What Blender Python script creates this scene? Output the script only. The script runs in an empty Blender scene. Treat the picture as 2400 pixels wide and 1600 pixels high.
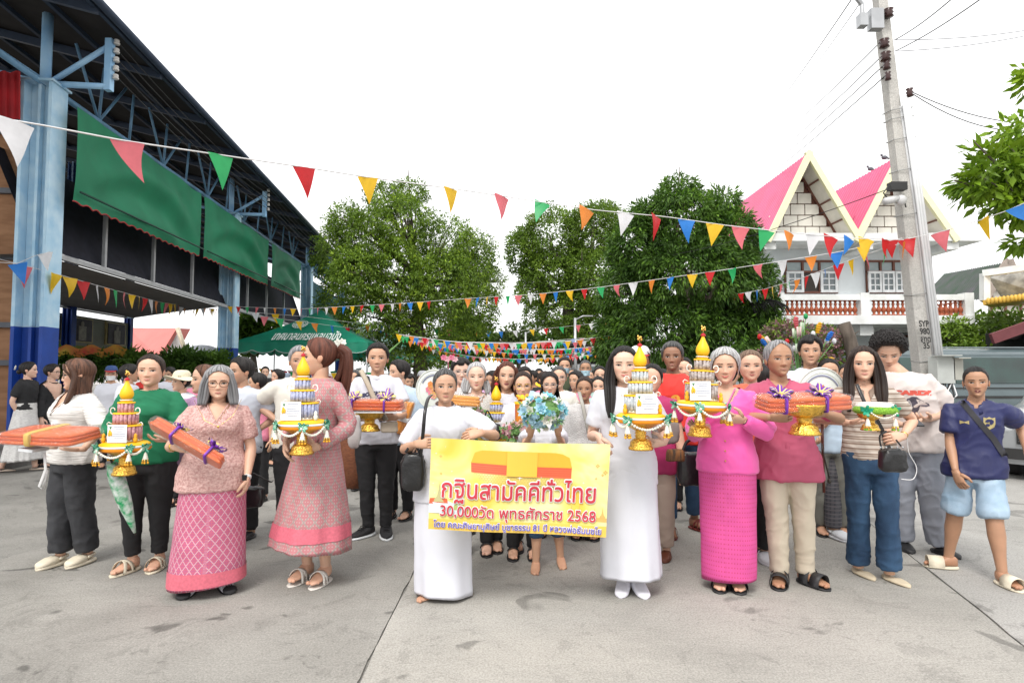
import bpy, math, random
import numpy as np
from mathutils import Vector, Matrix
rnd = random.Random(7)
pi = math.pi
SC = bpy.context.scene
COL = SC.collection
# ---------------------------------------------------------------- camera, world, sun, exposure
FOC, HOR, CAMZ = 1400.0, 872.0, 1.45
PITCH = math.atan((HOR - 800) / FOC)
cd = bpy.data.cameras.new('camera')
cam = bpy.data.objects.new('camera', cd); COL.objects.link(cam)
cd.sensor_width = 36; cd.lens = 36 * FOC / 2400; cd.clip_start = 0.05; cd.clip_end = 900
cam.location = (0, 0, CAMZ); cam.rotation_euler = (pi / 2 + PITCH, 0, 0)
SC.camera = cam
W = bpy.data.worlds.new('World'); SC.world = W; W.use_nodes = True
wn = W.node_tree.nodes; wl = W.node_tree.links
sky = wn.new('ShaderNodeTexSky'); sky.sky_type = 'NISHITA'; sky.sun_disc = False
SUN_EL, SUN_AZ = math.radians(52), math.radians(200)      # behind the camera, a little to the left
sky.sun_elevation = SUN_EL; sky.sun_rotation = SUN_AZ
sky.air_density = 1.0; sky.dust_density = 6.0; sky.ozone_density = 1.0
bgs = wn['Background']; bgs.inputs[1].default_value = 0.06
wl.new(sky.outputs[0], bgs.inputs[0])
bgc = wn.new('ShaderNodeBackground')                       # bright closed cloud deck in front of the blue sky
bgc.inputs[0].default_value = (1.0, 1.0, 1.0, 1); bgc.inputs[1].default_value = 1.0
cl = wn.new('ShaderNodeTexNoise'); cl.inputs['Scale'].default_value = 1.6; cl.inputs['Detail'].default_value = 4
ctc = wn.new('ShaderNodeTexCoord'); wl.new(ctc.outputs['Generated'], cl.inputs['Vector'])
cr = wn.new('ShaderNodeMapRange'); cr.inputs[1].default_value = .3; cr.inputs[2].default_value = .7
cr.inputs[3].default_value = .82; cr.inputs[4].default_value = .97
wl.new(cl.outputs[0], cr.inputs[0])
mx = wn.new('ShaderNodeMixShader'); wl.new(cr.outputs[0], mx.inputs[0])
wl.new(bgs.outputs[0], mx.inputs[1]); wl.new(bgc.outputs[0], mx.inputs[2])
wl.new(mx.outputs[0], wn['World Output'].inputs[0])
sd = bpy.data.lights.new('sun', 'SUN'); sun = bpy.data.objects.new('sun', sd); COL.objects.link(sun)
sd.energy = 1.5; sd.angle = math.radians(22); sd.color = (1.0, .965, .92)
sdir = Vector((math.sin(SUN_AZ) * math.cos(SUN_EL), math.cos(SUN_AZ) * math.cos(SUN_EL), math.sin(SUN_EL)))
sun.rotation_euler = (-sdir).to_track_quat('-Z', 'Y').to_euler()
SC.view_settings.view_transform = 'Standard'; SC.view_settings.look = 'None'
SC.view_settings.exposure = 0.82; SC.view_settings.gamma = 1; SC.view_settings.use_curve_mapping = False
try:
    SC.cycles.max_bounces = 6; SC.cycles.diffuse_bounces = 3; SC.cycles.glossy_bounces = 3
    SC.cycles.transparent_max_bounces = 6; SC.cycles.transmission_bounces = 4
    SC.cycles.caustics_reflective = False; SC.cycles.caustics_refractive = False
except Exception: pass
# ---------------------------------------------------------------- placing helpers (metres; camera at the origin looks along +Y)
def P(px, py, Y):
    u = (px - 1200) / FOC; v = (800 - py) / FOC
    d = Vector((u, math.cos(PITCH) - v * math.sin(PITCH), math.sin(PITCH) + v * math.cos(PITCH)))
    return Vector((0, 0, CAMZ)) + d * (Y / d.y)
def G(px, py, z=0.0):
    u = (px - 1200) / FOC; v = (800 - py) / FOC
    d = Vector((u, math.cos(PITCH) - v * math.sin(PITCH), math.sin(PITCH) + v * math.cos(PITCH)))
    return Vector((0, 0, CAMZ)) + d * ((z - CAMZ) / d.z)
def V3(*a): return Vector(a)
# ---------------------------------------------------------------- numpy value noise
def vnoise(Pn, seed=0):
    Pn = np.asarray(Pn, float); i = np.floor(Pn).astype(np.int64); f = Pn - i; f = f * f * (3 - 2 * f)
    def h(a, b, c):
        n = (a * 374761393 + b * 668265263 + c * 2147483647 + seed * 144665) & 0x7fffffff
        n = ((n ^ (n >> 13)) * 1274126177) & 0x7fffffff
        return ((n ^ (n >> 16)) & 0xffff) / 32767.5 - 1
    r = 0
    for dx in (0, 1):
        for dy in (0, 1):
            for dz in (0, 1):
                w = (f[:, 0] if dx else 1 - f[:, 0]) * (f[:, 1] if dy else 1 - f[:, 1]) * (f[:, 2] if dz else 1 - f[:, 2])
                r = r + w * h(i[:, 0] + dx, i[:, 1] + dy, i[:, 2] + dz)
    return r
# ---------------------------------------------------------------- materials
MC = {}
def mat(key, col, rough=.75, metal=0, var=.12, sc=6., bump=0., bsc=60., spec=.4, col2=None, stretch=(1, 1, 1), attr=False, trans=0, sss=0, sheen=0, coat=0, thin=0, uv=False):
    if key in MC: return MC[key]
    m = bpy.data.materials.new(key); m.use_nodes = True; MC[key] = m
    n = m.node_tree.nodes; l = m.node_tree.links; b = n['Principled BSDF']
    b.inputs['Roughness'].default_value = rough; b.inputs['Metallic'].default_value = metal
    b.inputs['Specular IOR Level'].default_value = spec
    if sss: b.inputs['Subsurface Weight'].default_value = sss; b.inputs['Subsurface Radius'].default_value = (.01, .004, .002)
    if sheen: b.inputs['Sheen Weight'].default_value = sheen
    if coat: b.inputs['Coat Weight'].default_value = coat; b.inputs['Coat Roughness'].default_value = .08
    if trans: b.inputs['Transmission Weight'].default_value = trans
    tc = n.new('ShaderNodeTexCoord'); mp = n.new('ShaderNodeMapping'); mp.inputs['Scale'].default_value = stretch
    l.new(tc.outputs['UV' if uv else 'Object'], mp.inputs[0])
    nz = n.new('ShaderNodeTexNoise'); nz.inputs['Scale'].default_value = sc; nz.inputs['Detail'].default_value = 5
    l.new(mp.outputs[0], nz.inputs['Vector'])
    c2 = col2 if col2 else tuple(c * (1 - var) for c in col); c1 = col if col2 else tuple(min(1, c * (1 + var * .6)) for c in col)
    rp = n.new('ShaderNodeValToRGB'); rp.color_ramp.elements[0].position = .35; rp.color_ramp.elements[1].position = .65
    rp.color_ramp.elements[0].color = (*c2, 1); rp.color_ramp.elements[1].color = (*c1, 1)
    l.new(nz.outputs[0], rp.inputs[0]); out = rp.outputs[0]
    if attr:
        at = n.new('ShaderNodeVertexColor'); at.layer_name = 'tint'
        mu = n.new('ShaderNodeMix'); mu.data_type = 'RGBA'; mu.blend_type = 'MULTIPLY'; mu.inputs[0].default_value = 1
        l.new(out, mu.inputs[6]); l.new(at.outputs[0], mu.inputs[7]); out = mu.outputs[2]
    l.new(out, b.inputs['Base Color'])
    if bump:
        nb = n.new('ShaderNodeTexNoise'); nb.inputs['Scale'].default_value = bsc; nb.inputs['Detail'].default_value = 3
        l.new(mp.outputs[0], nb.inputs['Vector'])
        bp = n.new('ShaderNodeBump'); bp.inputs['Strength'].default_value = bump; bp.inputs['Distance'].default_value = .01
        l.new(nb.outputs[0], bp.inputs['Height']); l.new(bp.outputs[0], b.inputs['Normal'])
    if thin:
        tr = n.new('ShaderNodeBsdfTranslucent'); l.new(out, tr.inputs[0]); ms = n.new('ShaderNodeMixShader'); ms.inputs[0].default_value = thin
        l.new(b.outputs[0], ms.inputs[1]); l.new(tr.outputs[0], ms.inputs[2]); l.new(ms.outputs[0], n['Material Output'].inputs[0])
    return m
def pattern_mat(key, base, c2, c3, kind='diamond', sc=30, rough=.6, squash=1.6):
    """woven cloth: lattice of lozenges, flower dots or stripes printed on real UVs (metres)"""
    if key in MC: return MC[key]
    m = bpy.data.materials.new(key); m.use_nodes = True; MC[key] = m
    n = m.node_tree.nodes; l = m.node_tree.links; b = n['Principled BSDF']; b.inputs['Roughness'].default_value = rough
    b.inputs['Specular IOR Level'].default_value = .3
    tc = n.new('ShaderNodeTexCoord'); sp = n.new('ShaderNodeSeparateXYZ'); l.new(tc.outputs['UV'], sp.inputs[0])
    def mth(op, a, bb=None, v=None):
        x = n.new('ShaderNodeMath'); x.operation = op
        for k, s in enumerate((a, bb)):
            if s is None: continue
            if isinstance(s, (int, float)): x.inputs[k].default_value = s
            else: l.new(s, x.inputs[k])
        return x.outputs[0]
    U = mth('MULTIPLY', sp.outputs[0], sc); Vv = mth('MULTIPLY', sp.outputs[1], sc / squash)
    nz = n.new('ShaderNodeTexNoise'); nz.inputs['Scale'].default_value = 9; nz.inputs['Detail'].default_value = 4; l.new(tc.outputs['UV'], nz.inputs['Vector'])
    if kind == 'stripe':
        f = mth('SINE', mth('MULTIPLY', Vv, 2 * pi)); g = mth('SINE', mth('MULTIPLY', Vv, 2 * pi * 2.3))
    elif kind == 'check':
        f = mth('SINE', mth('MULTIPLY', U, 2 * pi)); g = mth('SINE', mth('MULTIPLY', Vv, 2 * pi))
    else:
        a = mth('SINE', mth('MULTIPLY', mth('ADD', U, Vv), 2 * pi)); c = mth('SINE', mth('MULTIPLY', mth('SUBTRACT', U, Vv), 2 * pi))
        f = mth('MAXIMUM', a, c)
        a2 = mth('SINE', mth('MULTIPLY', mth('ADD', U, Vv), 2 * pi * 2)); c2n = mth('SINE', mth('MULTIPLY', mth('SUBTRACT', U, Vv), 2 * pi * 2))
        g = mth('MULTIPLY', a2, c2n)
    def step(x, lo, hi):
        r = n.new('ShaderNodeMapRange'); r.interpolation_type = 'SMOOTHSTEP'; l.new(x, r.inputs[0]); r.inputs[1].default_value = lo; r.inputs[2].default_value = hi; return r.outputs[0]
    def mix(fac, A, B):
        x = n.new('ShaderNodeMix'); x.data_type = 'RGBA'; l.new(fac, x.inputs[0])
        for k, s in ((6, A), (7, B)):
            if isinstance(s, tuple): x.inputs[k].default_value = (*s, 1)
            else: l.new(s, x.inputs[k])
        return x.outputs[2]
    lo, hi = (.8, .97) if kind in ('diamond',) else (.2, .6)
    if kind == 'dots': lo, hi = 2, 3
    o = mix(step(f, lo, hi), base, c2); o = mix(step(g, .45 if kind != 'dots' else .6, .75 if kind != 'dots' else .85), o, c3)
    o = mix(step(nz.outputs[0], .35, .75), o, tuple(x * .8 for x in base)) if False else o
    dk = n.new('ShaderNodeMix'); dk.data_type = 'RGBA'; dk.blend_type = 'MULTIPLY'; dk.inputs[0].default_value = .35; l.new(o, dk.inputs[6]); l.new(nz.outputs[0], dk.inputs[7])
    l.new(dk.outputs[2], b.inputs['Base Color'])
    return m
# ---------------------------------------------------------------- mesh builder
class MB:
    def __init__(s): s.v = []; s.f = []; s.n = 0; s.c = []; s.u = []; s.col = False; s.uvs = False
    def add(s, V, F, mi=0, col=None, uv=None, T=None):
        V = np.asarray(V, float).reshape(-1, 3)
        if T is not None:
            M = np.array(T); V = V @ M[:3, :3].T + M[:3, 3]
        if not isinstance(F, np.ndarray):
            by = {}
            for q in F: by.setdefault(len(q), []).append(q)
            F = [np.array(x, int) for x in by.values()]
        else: F = [F]
        for A in F:
            if len(A): s.f.append((A.astype(np.int64) + s.n, mi))
        s.v.append(V); N = len(V)
        if col is not None: s.col = True; col = np.asarray(col, float); col = np.tile(col, (N, 1)) if col.ndim == 1 else col
        s.c.append(np.ones((N, 3)) if col is None else col)
        if uv is not None: s.uvs = True
        s.u.append(np.zeros((N, 2)) if uv is None else np.asarray(uv, float))
        s.n += N; return s
    def box(s, c, d, R=None, mi=0, col=None, taper=(1, 1)):
        x, y, z = (q / 2 for q in d)
        V = np.array([(-x, -y, -z), (x, -y, -z), (x, y, -z), (-x, y, -z), (-x * taper[0], -y * taper[1], z), (x * taper[0], -y * taper[1], z), (x * taper[0], y * taper[1], z), (-x * taper[0], y * taper[1], z)])
        if R is not None: V = V @ np.array(R)[:3, :3].T
        F = np.array([(0, 3, 2, 1), (4, 5, 6, 7), (0, 1, 5, 4), (1, 2, 6, 5), (2, 3, 7, 6), (3, 0, 4, 7)])
        return s.add(V + np.array(c, float), F, mi, col)
    def grid(s, V, closed_u=False, closed_v=False, mi=0, col=None, uv=None, flip=False, T=None):
        V = np.asarray(V, float); nu, nv = V.shape[:2]
        i, j = np.meshgrid(np.arange(nu if closed_u else nu - 1), np.arange(nv if closed_v else nv - 1), indexing='ij')
        i = i.ravel(); j = j.ravel(); i2 = (i + 1) % nu; j2 = (j + 1) % nv
        F = np.stack([i * nv + j, i2 * nv + j, i2 * nv + j2, i * nv + j2], 1)
        if flip: F = F[:, ::-1]
        return s.add(V.reshape(-1, 3), F, mi, None if col is None else np.asarray(col).reshape(-1, 3) if np.asarray(col).ndim == 3 else col, None if uv is None else np.asarray(uv).reshape(-1, 2), T)
    def sweep(s, pts, ra, rb=None, n=10, side=None, caps=True, mi=0, col=None, uvm=False, T=None, sq=2.0):
        """rings along a path; ra along the side vector, rb across"""
        Pn = np.array([list(p) for p in pts], float); m = len(Pn)
        ra = np.broadcast_to(np.asarray(ra, float), (m,)); rb = ra if rb is None else np.broadcast_to(np.asarray(rb, float), (m,))
        t = np.gradient(Pn, axis=0); t /= np.linalg.norm(t, axis=1)[:, None] + 1e-12
        sd = np.array(list(side), float) if side is not None else (np.array([1., 0, 0]) if abs(t[0][0]) < .8 else np.array([0, 1., 0]))
        R = []
        a = np.linspace(0, 2 * pi, n, endpoint=False); ca = np.cos(a); sa = np.sin(a)
        if sq != 2: ca = np.sign(ca) * np.abs(ca) ** (2 / sq); sa = np.sign(sa) * np.abs(sa) ** (2 / sq)
        for k in range(m):
            sd = sd - t[k] * np.dot(sd, t[k]); sd /= np.linalg.norm(sd) + 1e-12; u = np.cross(t[k], sd)
            R.append(Pn[k] + np.outer(ca * ra[k], sd) + np.outer(sa * rb[k], u))
        R = np.array(R); L = np.concatenate([[0], np.cumsum(np.linalg.norm(np.diff(Pn, axis=0), axis=1))])
        uv = None
        if uvm:
            uu = np.tile(a / (2 * pi) * float(np.max(ra)) * 6.28, (m, 1)); vv = np.tile(L[:, None], (1, n)); uv = np.stack([uu, vv], 2)
        s.grid(R, closed_v=True, mi=mi, col=col, uv=uv, T=T)
        if caps:
            off = s.n - m * n
            s.f.append((np.array([list(range(off, off + n))]), mi)); s.f.append((np.array([list(range(off + m * n - 1, off + (m - 1) * n - 1, -1))]), mi))
        return s
    def lathe(s, prof, n=16, c=(0, 0, 0), T=None, mi=0, col=None, mod=None):
        a = np.linspace(0, 2 * pi, n, endpoint=False)
        V = np.array([[(r * math.cos(x) * (mod(x, z) if mod else 1) + c[0], r * math.sin(x) * (mod(x, z) if mod else 1) + c[1], z + c[2]) for x in a] for r, z in prof])
        return s.grid(V, closed_v=True, mi=mi, col=col, T=T, flip=True)
    def ell(s, c, r, R=None, n=12, m=8, mi=0, col=None, sq=2.0):
        th = np.linspace(0, pi, m + 1); ph = np.linspace(0, 2 * pi, n, endpoint=False)
        f = lambda x: np.sign(x) * np.abs(x) ** (2 / sq)
        V = np.stack([np.outer(f(np.sin(th)), f(np.cos(ph))) * r[0], np.outer(f(np.sin(th)), f(np.sin(ph))) * r[1], np.outer(f(np.cos(th)), np.ones(n)) * r[2]], 2)
        if R is not None: V = V @ np.array(R)[:3, :3].T
        return s.grid(V + np.array(list(c), float), closed_v=True, mi=mi, col=col, flip=True)
    def quad(s, a, b, c, d, mi=0, uv=None): return s.add([list(a), list(b), list(c), list(d)], np.array([(0, 1, 2, 3)]), mi, uv=uv)
    def bar(s, a, b, w, h=None, mi=0, up=(0, 0, 1)):
        """square bar between two points"""
        a = Vector(a); b = Vector(b); h = w if h is None else h; d = (b - a); L = d.length; d.normalize()
        u = Vector(up); sx = d.cross(u)
        if sx.length < 1e-3: sx = d.cross(Vector((1, 0, 0)))
        sx.normalize(); uz = sx.cross(d)
        R = Matrix((sx, d, uz)).transposed(); return s.box((a + b) / 2, (w, L, h), R, mi)
    def arrays(s): return np.concatenate(s.v), s.f
    def mesh(s, name, off=(0, 0, 0), smooth=True):
        V = np.concatenate(s.v) - np.array(list(off), float); me = bpy.data.meshes.new(name)
        me.vertices.add(len(V)); me.vertices.foreach_set('co', V.ravel())
        tot = np.concatenate([np.full(len(A), A.shape[1]) for A, _ in s.f]); lv = np.concatenate([A.ravel() for A, _ in s.f])
        me.loops.add(len(lv)); me.polygons.add(len(tot)); me.loops.foreach_set('vertex_index', lv)
        st = np.concatenate([[0], np.cumsum(tot)[:-1]]); me.polygons.foreach_set('loop_start', st)
        try: me.polygons.foreach_set('loop_total', tot)
        except Exception: pass
        me.polygons.foreach_set('material_index', np.concatenate([np.full(len(A), mi) for A, mi in s.f]))
        me.polygons.foreach_set('use_smooth', np.full(len(tot), bool(smooth)))
        me.update(calc_edges=True); me.validate()
        if s.col:
            c = np.concatenate(s.c); c4 = np.concatenate([c, np.ones((len(c), 1))], 1)
            a = me.color_attributes.new('tint', 'FLOAT_COLOR', 'POINT'); a.data.foreach_set('color', c4.ravel())
        if s.uvs:
            u = np.concatenate(s.u); uvl = me.uv_layers.new(name='uv')
            li = np.empty(len(me.loops), int); me.loops.foreach_get('vertex_index', li); uvl.data.foreach_set('uv', u[li].ravel())
        return me
    def build(s, name, m, parent=None, smooth=True, **tags):
        off = parent.matrix_world.translation if False else (ABS.get(parent.name, (0, 0, 0)) if parent else (0, 0, 0))
        me = s.mesh(name, off, smooth)
        for x in (m if isinstance(m, (list, tuple)) else [m]): me.materials.append(x)
        return link(name, me, parent, **tags)
ABS = {}          # world position of each root, parts are stored relative to it
def link(name, data, parent=None, **tags):
    o = bpy.data.objects.new(name, data); COL.objects.link(o)
    if parent: o.parent = parent; ABS[o.name] = ABS.get(parent.name, (0, 0, 0))
    for k, v in tags.items():
        if v is not None: o[k] = v
    return o
def thing(name, label, category, loc=(0, 0, 0), group=None, kind=None):
    o = bpy.data.objects.new(name, None); COL.objects.link(o); o.location = loc; o.empty_display_size = .1; ABS[o.name] = tuple(loc)
    o['label'] = label; o['category'] = category
    if group: o['group'] = group
    if kind: o['kind'] = kind
    return o
def solo(mb, name, m, label, category, group=None, kind=None, smooth=True):
    """a thing that is one mesh: origin at its own base"""
    V = np.concatenate(mb.v); off = ((V[:, 0].min() + V[:, 0].max()) / 2, (V[:, 1].min() + V[:, 1].max()) / 2, V[:, 2].min())
    me = mb.mesh(name, off, smooth)
    for x in (m if isinstance(m, (list, tuple)) else [m]): me.materials.append(x)
    o = link(name, me, None, label=label, category=category, group=group, kind=kind); o.location = off; ABS[o.name] = off; return o
def struct(mb, name, m, smooth=False):
    o = mb.build(name, m, None, smooth); o['kind'] = 'structure'; return o
# voxel remesh queue: cloth is built as one solid per garment, fused, relaxed and folded
RQ = []
def queue_cloth(mb, voxel, name, m, root, fold=.006, cut=None, seed=0, uvf=None, smooth_it=4, tags=None):
    RQ.append(dict(mb=mb, voxel=voxel, name=name, m=m, root=root, fold=fold, cut=cut, seed=seed, uvf=uvf, it=smooth_it, tags=tags or {}))
def flush_cloth():
    tmp = bpy.data.scenes.new('tmp'); obs = []
    for q in RQ:
        me = q['mb'].mesh('raw'); o = bpy.data.objects.new('raw', me); tmp.collection.objects.link(o)
        r = o.modifiers.new('r', 'REMESH'); r.mode = 'VOXEL'; r.voxel_size = q['voxel']; r.use_smooth_shade = True
        s = o.modifiers.new('s', 'SMOOTH'); s.factor = .6; s.iterations = q['it']; obs.append(o)
    vl = tmp.view_layers[0]; vl.update(); dg = vl.depsgraph; dg.update()
    for q, o in zip(RQ, obs):
        ev = o.evaluated_get(dg); me = ev.data
        nv = len(me.vertices); V = np.empty(nv * 3); me.vertices.foreach_get('co', V); V = V.reshape(-1, 3)
        N = np.empty(nv * 3); me.vertices.foreach_get('normal', N); N = N.reshape(-1, 3)
        L = np.empty(len(me.loops), int); me.loops.foreach_get('vertex_index', L); F = L.reshape(-1, 4) if len(L) == 4 * len(me.polygons) else None
        if F is None:
            F = [tuple(p.vertices) for p in me.polygons]; F = np.array([f if len(f) == 4 else (*f, f[-1]) for f in F])
        sd = q['seed']; c = V.mean(0)
        if q['fold']:
            X = V - c
            wp = np.stack([vnoise(X * 4, sd + 3), vnoise(X * 4 + 9, sd + 4), vnoise(X * 4 + 5, sd + 6)], 1) * .9
            r1 = (1 - np.abs(vnoise(X * np.array([8, 8, 5]) + wp, sd + 1)) * 1.6); r2 = (1 - np.abs(vnoise(X * np.array([7, 7, 13]) + wp * 1.6 + X[:, [2, 0, 1]] * 5, sd + 2)) * 1.8)
            r3 = np.clip(1 - np.abs(vnoise(X * np.array([17, 17, 9]) + wp * 2.2, sd + 8)) * 2.2, 0, 1)
            d = vnoise(X * np.array([5, 5, 3]) + wp, sd) * .4 + np.clip(r1, -.4, 1) ** 2 * .8 + np.clip(r2, 0, 1) ** 2 * .6 + r3 ** 2 * .5
            V = V + N * (d * q['fold'])[:, None]
        if q['cut'] is not None:
            keep = ~q['cut'](V); F = F[keep[F].all(1)]
            used = np.unique(F); mp = np.full(len(V), -1); mp[used] = np.arange(len(used)); V = V[used]; F = mp[F]
        b = MB(); b.add(V, F, uv=None if q['uvf'] is None else q['uvf'](V)); b.build(q['name'], q['m'], q['root'], True, **q['tags'])
    for o in obs: bpy.data.objects.remove(o)
    bpy.data.scenes.remove(tmp); RQ.clear()
# ================================================================ GROUND
def gquad(mb, pts, z, mi=0):
    V = []
    for q in pts:
        g = G(*q) if len(q) == 2 else Vector(q); V.append((g.x, g.y, z))
    mb.add(V, [tuple(range(len(V)))], mi)
def concrete(key, base, dark, stain=.5, seed=0, rx=1.):
    m = bpy.data.materials.new(key); m.use_nodes = True; n = m.node_tree.nodes; l = m.node_tree.links; b = n['Principled BSDF']
    tc = n.new('ShaderNodeTexCoord'); mp = n.new('ShaderNodeMapping'); mp.inputs['Location'].default_value = (seed, seed * 2, 0); l.new(tc.outputs['Object'], mp.inputs[0])
    def noise(sc, det=6, ro=.6, v=None, dist=0):
        x = n.new('ShaderNodeTexNoise'); x.inputs['Scale'].default_value = sc; x.inputs['Detail'].default_value = det; x.inputs['Roughness'].default_value = ro; x.inputs['Distortion'].default_value = dist; l.new(v or mp.outputs[0], x.inputs['Vector']); return x.outputs[0]
    def rng(x, a, c, o0=0, o1=1):
        r = n.new('ShaderNodeMapRange'); r.interpolation_type = 'SMOOTHSTEP'; l.new(x, r.inputs[0])
        for k, v in zip((1, 2, 3, 4), (a, c, o0, o1)): r.inputs[k].default_value = v
        return r.outputs[0]
    def mul(c, f):
        x = n.new('ShaderNodeMix'); x.data_type = 'RGBA'; x.blend_type = 'MULTIPLY'; x.inputs[0].default_value = 1; l.new(c, x.inputs[6]); l.new(f, x.inputs[7]); return x.outputs[2]
    r = n.new('ShaderNodeValToRGB'); r.color_ramp.elements[0].color = (*dark, 1); r.color_ramp.elements[1].color = (*base, 1); r.color_ramp.elements[0].position = .30; r.color_ramp.elements[1].position = .62
    l.new(noise(.9, 10, .66, dist=.6), r.inputs[0]); c = r.outputs[0]
    st = n.new('ShaderNodeMapping'); st.inputs['Scale'].default_value = (1.2, 14, 1); l.new(tc.outputs['Object'], st.inputs[0])
    c = mul(c, rng(noise(3.2, 5, .6, st.outputs[0]), .25, .75, .95, 1.03))          # broom marks
    c = mul(c, rng(noise(90, 2), .3, .7, .80, 1.12)); c = mul(c, rng(noise(7, 6, .7, dist=1.5), .60, .74, 1, 1 - .38 * stain))
    c = mul(c, rng(noise(2.1, 3, .5, dist=.8), .63, .68, 1, 1 - .5 * stain)); c = mul(c, rng(noise(14, 8, .8, dist=3), .54, .62, 1, .84)); c = mul(c, rng(noise(.35, 4, .6, dist=1), .35, .65, .90, 1.05))          # oil and water stains
    c = mul(c, rng(noise(28, 3, .5), .68, .76, 1, .68)); c = mul(c, rng(noise(1.6, 9, .75, dist=2.2), .56, .60, 1, .86)); c = mul(c, rng(noise(240, 2), .35, .65, .86, 1.08))
    l.new(c, b.inputs['Base Color']); l.new(rng(noise(2.1, 3, .5), .6, .7, .92, .75), b.inputs['Roughness']); b.inputs['Specular IOR Level'].default_value = .25
    bp = n.new('ShaderNodeBump'); bp.inputs['Strength'].default_value = .35; bp.inputs['Distance'].default_value = .006; l.new(noise(70, 6, .8), bp.inputs['Height']); l.new(bp.outputs[0], b.inputs['Normal'])
    return m
b = MB(); b.quad((-300, -40, -.012), (300, -40, -.012), (300, 700, -.012), (-300, 700, -.012)); struct(b, 'ground', concrete('worn_asphalt', (.28, .272, .25), (.20, .194, .178), .8, 3))
cA = concrete('pale_concrete', (.42, .405, .37), (.325, .315, .288), .8, 0); cB = concrete('grey_concrete', (.36, .348, .32), (.26, .252, .23), 1.0, 11); cC = concrete('light_concrete', (.41, .40, .38), (.33, .322, .30), .6, 21)
# joints as seen: long joint from lower centre towards the vanishing point, another at the right, a rough edge at the left
j0, j1 = G(838, 1600), G(995, 1290); dj = (j1 - j0).normalized()
def jl(y, o=0): t = (y - j0.y) / dj.y; q = j0 + dj * t; return (q.x + o, q.y)
k0, k1 = G(2400, 1512), G(1905, 1120); dk = (k1 - k0).normalized()
def kl(y, o=0): t = (y - k0.y) / dk.y; q = k0 + dk * t; return (q.x + o, q.y)
def slab(name, pts, m, z=0.0, jag=None):
    b = MB(); V = [(p[0], p[1], z) for p in pts]; n = len(V); b.add(V, [tuple(range(n))]); b.add([(p[0], p[1], z) for p in pts] + [(p[0], p[1], -.03) for p in pts], [(i, (i + 1) % n, (i + 1) % n + n, i + n) for i in range(n)]); return struct(b, name, m)
def jagged(p0, p1, n, amp, sd): 
    r = random.Random(sd); return [(p0[0] + (p1[0] - p0[0]) * k / n + r.uniform(-amp, amp), p0[1] + (p1[1] - p0[1]) * k / n + r.uniform(-amp, amp)) for k in range(n + 1)]
ga, gb, gc = G(0, 1345), G(300, 1225), G(520, 1150)
yL = 5.8
slab('road_slab', [jl(-2, -.006)] + jagged(jl(-1.9, -.006), jl(5.75, -.006), 46, .006, 1) + jagged((jl(5.8)[0] - .02, 5.8), (gc.x, gc.y), 14, .03, 2) + jagged((gc.x, gc.y), (gb.x, gb.y), 14, .03, 3) + jagged((gb.x, gb.y), (ga.x - .4, ga.y - .05), 22, .03, 4) + [(-14, 3.9), (-14, -2)], cB)
slab('road_slab', jagged(jl(-2, .006), jl(5.75, .006), 46, .006, 5) + [jl(9), (-4.2, 12.5), (-4.2, 70), (9, 70)] + [kl(9.4, -.008)] + jagged(kl(9.3, -.008), kl(-2, -.008), 50, .007, 6), cA)
slab('road_slab', jagged(kl(-2, .008), kl(5.7, .008), 40, .007, 7) + jagged(kl(5.9, .008), kl(9.4, .008), 14, .007, 9) + [(14, 9.4), (14, -2)], cC)
# ================================================================ THE OPEN HALL AT THE LEFT
HO, HD, HN = Vector((-8.8, 11, 0)), Vector((-.1057, .9944, 0)), Vector((.9944, .1057, 0))
def hl_(s, w, z): return HO + HD * s + HN * w + Vector((0, 0, z))
def HP(px, py, w=0.):
    g = P(px, py, 10) - Vector((0, 0, CAMZ)); o = HO + HN * w - Vector((0, 0, 0)); t = (o.x * HN.x + o.y * HN.y) / (g.x * HN.x + g.y * HN.y); return Vector((0, 0, CAMZ)) + g * t
def sw_(p): d = p - HO; return d.dot(HD)
hall = thing('open_hall', 'tall blue steel hall with a dark roof, green curtains and open sides', 'hall', (HO.x, HO.y, 0))
lb = mat('light_blue_paint', (.34, .56, .76), .55, sc=2.2, col2=(.22, .43, .68), var=.2); ub = mat('worn_sky_paint', (.50, .68, .80), .6, sc=3.5, col2=(.33, .55, .73)); db = mat('royal_blue_paint', (.012, .055, .30), .5, var=.15, sc=3)
steel_b = mat('blue_steel', (.13, .27, .42), .5, var=.25, sc=3); drk = mat('dark_roof_sheet', (.022, .020, .020), .8, var=.3, sc=2); greym = mat('grey_steel', (.36, .37, .38), .5, var=.1)
tA, tB = HP(158, 240), HP(704, 617); bA, bB = HP(143, 469), HP(704, 704); rA, rB = HP(120, 596), HP(645, 752); eA, eB = HP(214, 0, 1.5), HP(765, 561, 1.5)
sA, sB = sw_(tA), sw_(tB); zt = lambda s: tA.z + (tB.z - tA.z) * (s - sA) / (sB - sA); zb_ = lambda s: bA.z + (bB.z - bA.z) * (s - sw_(bA)) / (sw_(bB) - sw_(bA)); zr = lambda s: rA.z + (rB.z - rA.z) * (s - sw_(rA)) / (sw_(rB) - sw_(rA))
ze = (eA.z + eB.z) / 2
cA_, cB_, dA_, dB_ = HP(160, 243, .42), HP(704, 620, .42), HP(143, 469, .42), HP(704, 704, .42)
czt = lambda s: cA_.z + (cB_.z - cA_.z) * (s - sw_(cA_)) / (sw_(cB_) - sw_(cA_)); czb = lambda s: dA_.z + (dB_.z - dA_.z) * (s - sw_(dA_)) / (sw_(dB_) - sw_(dA_))
cols = [0.0, sw_(HP(533, 860)), sw_(HP(716, 860)), sw_(HP(716, 860)) + 10.2]
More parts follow.
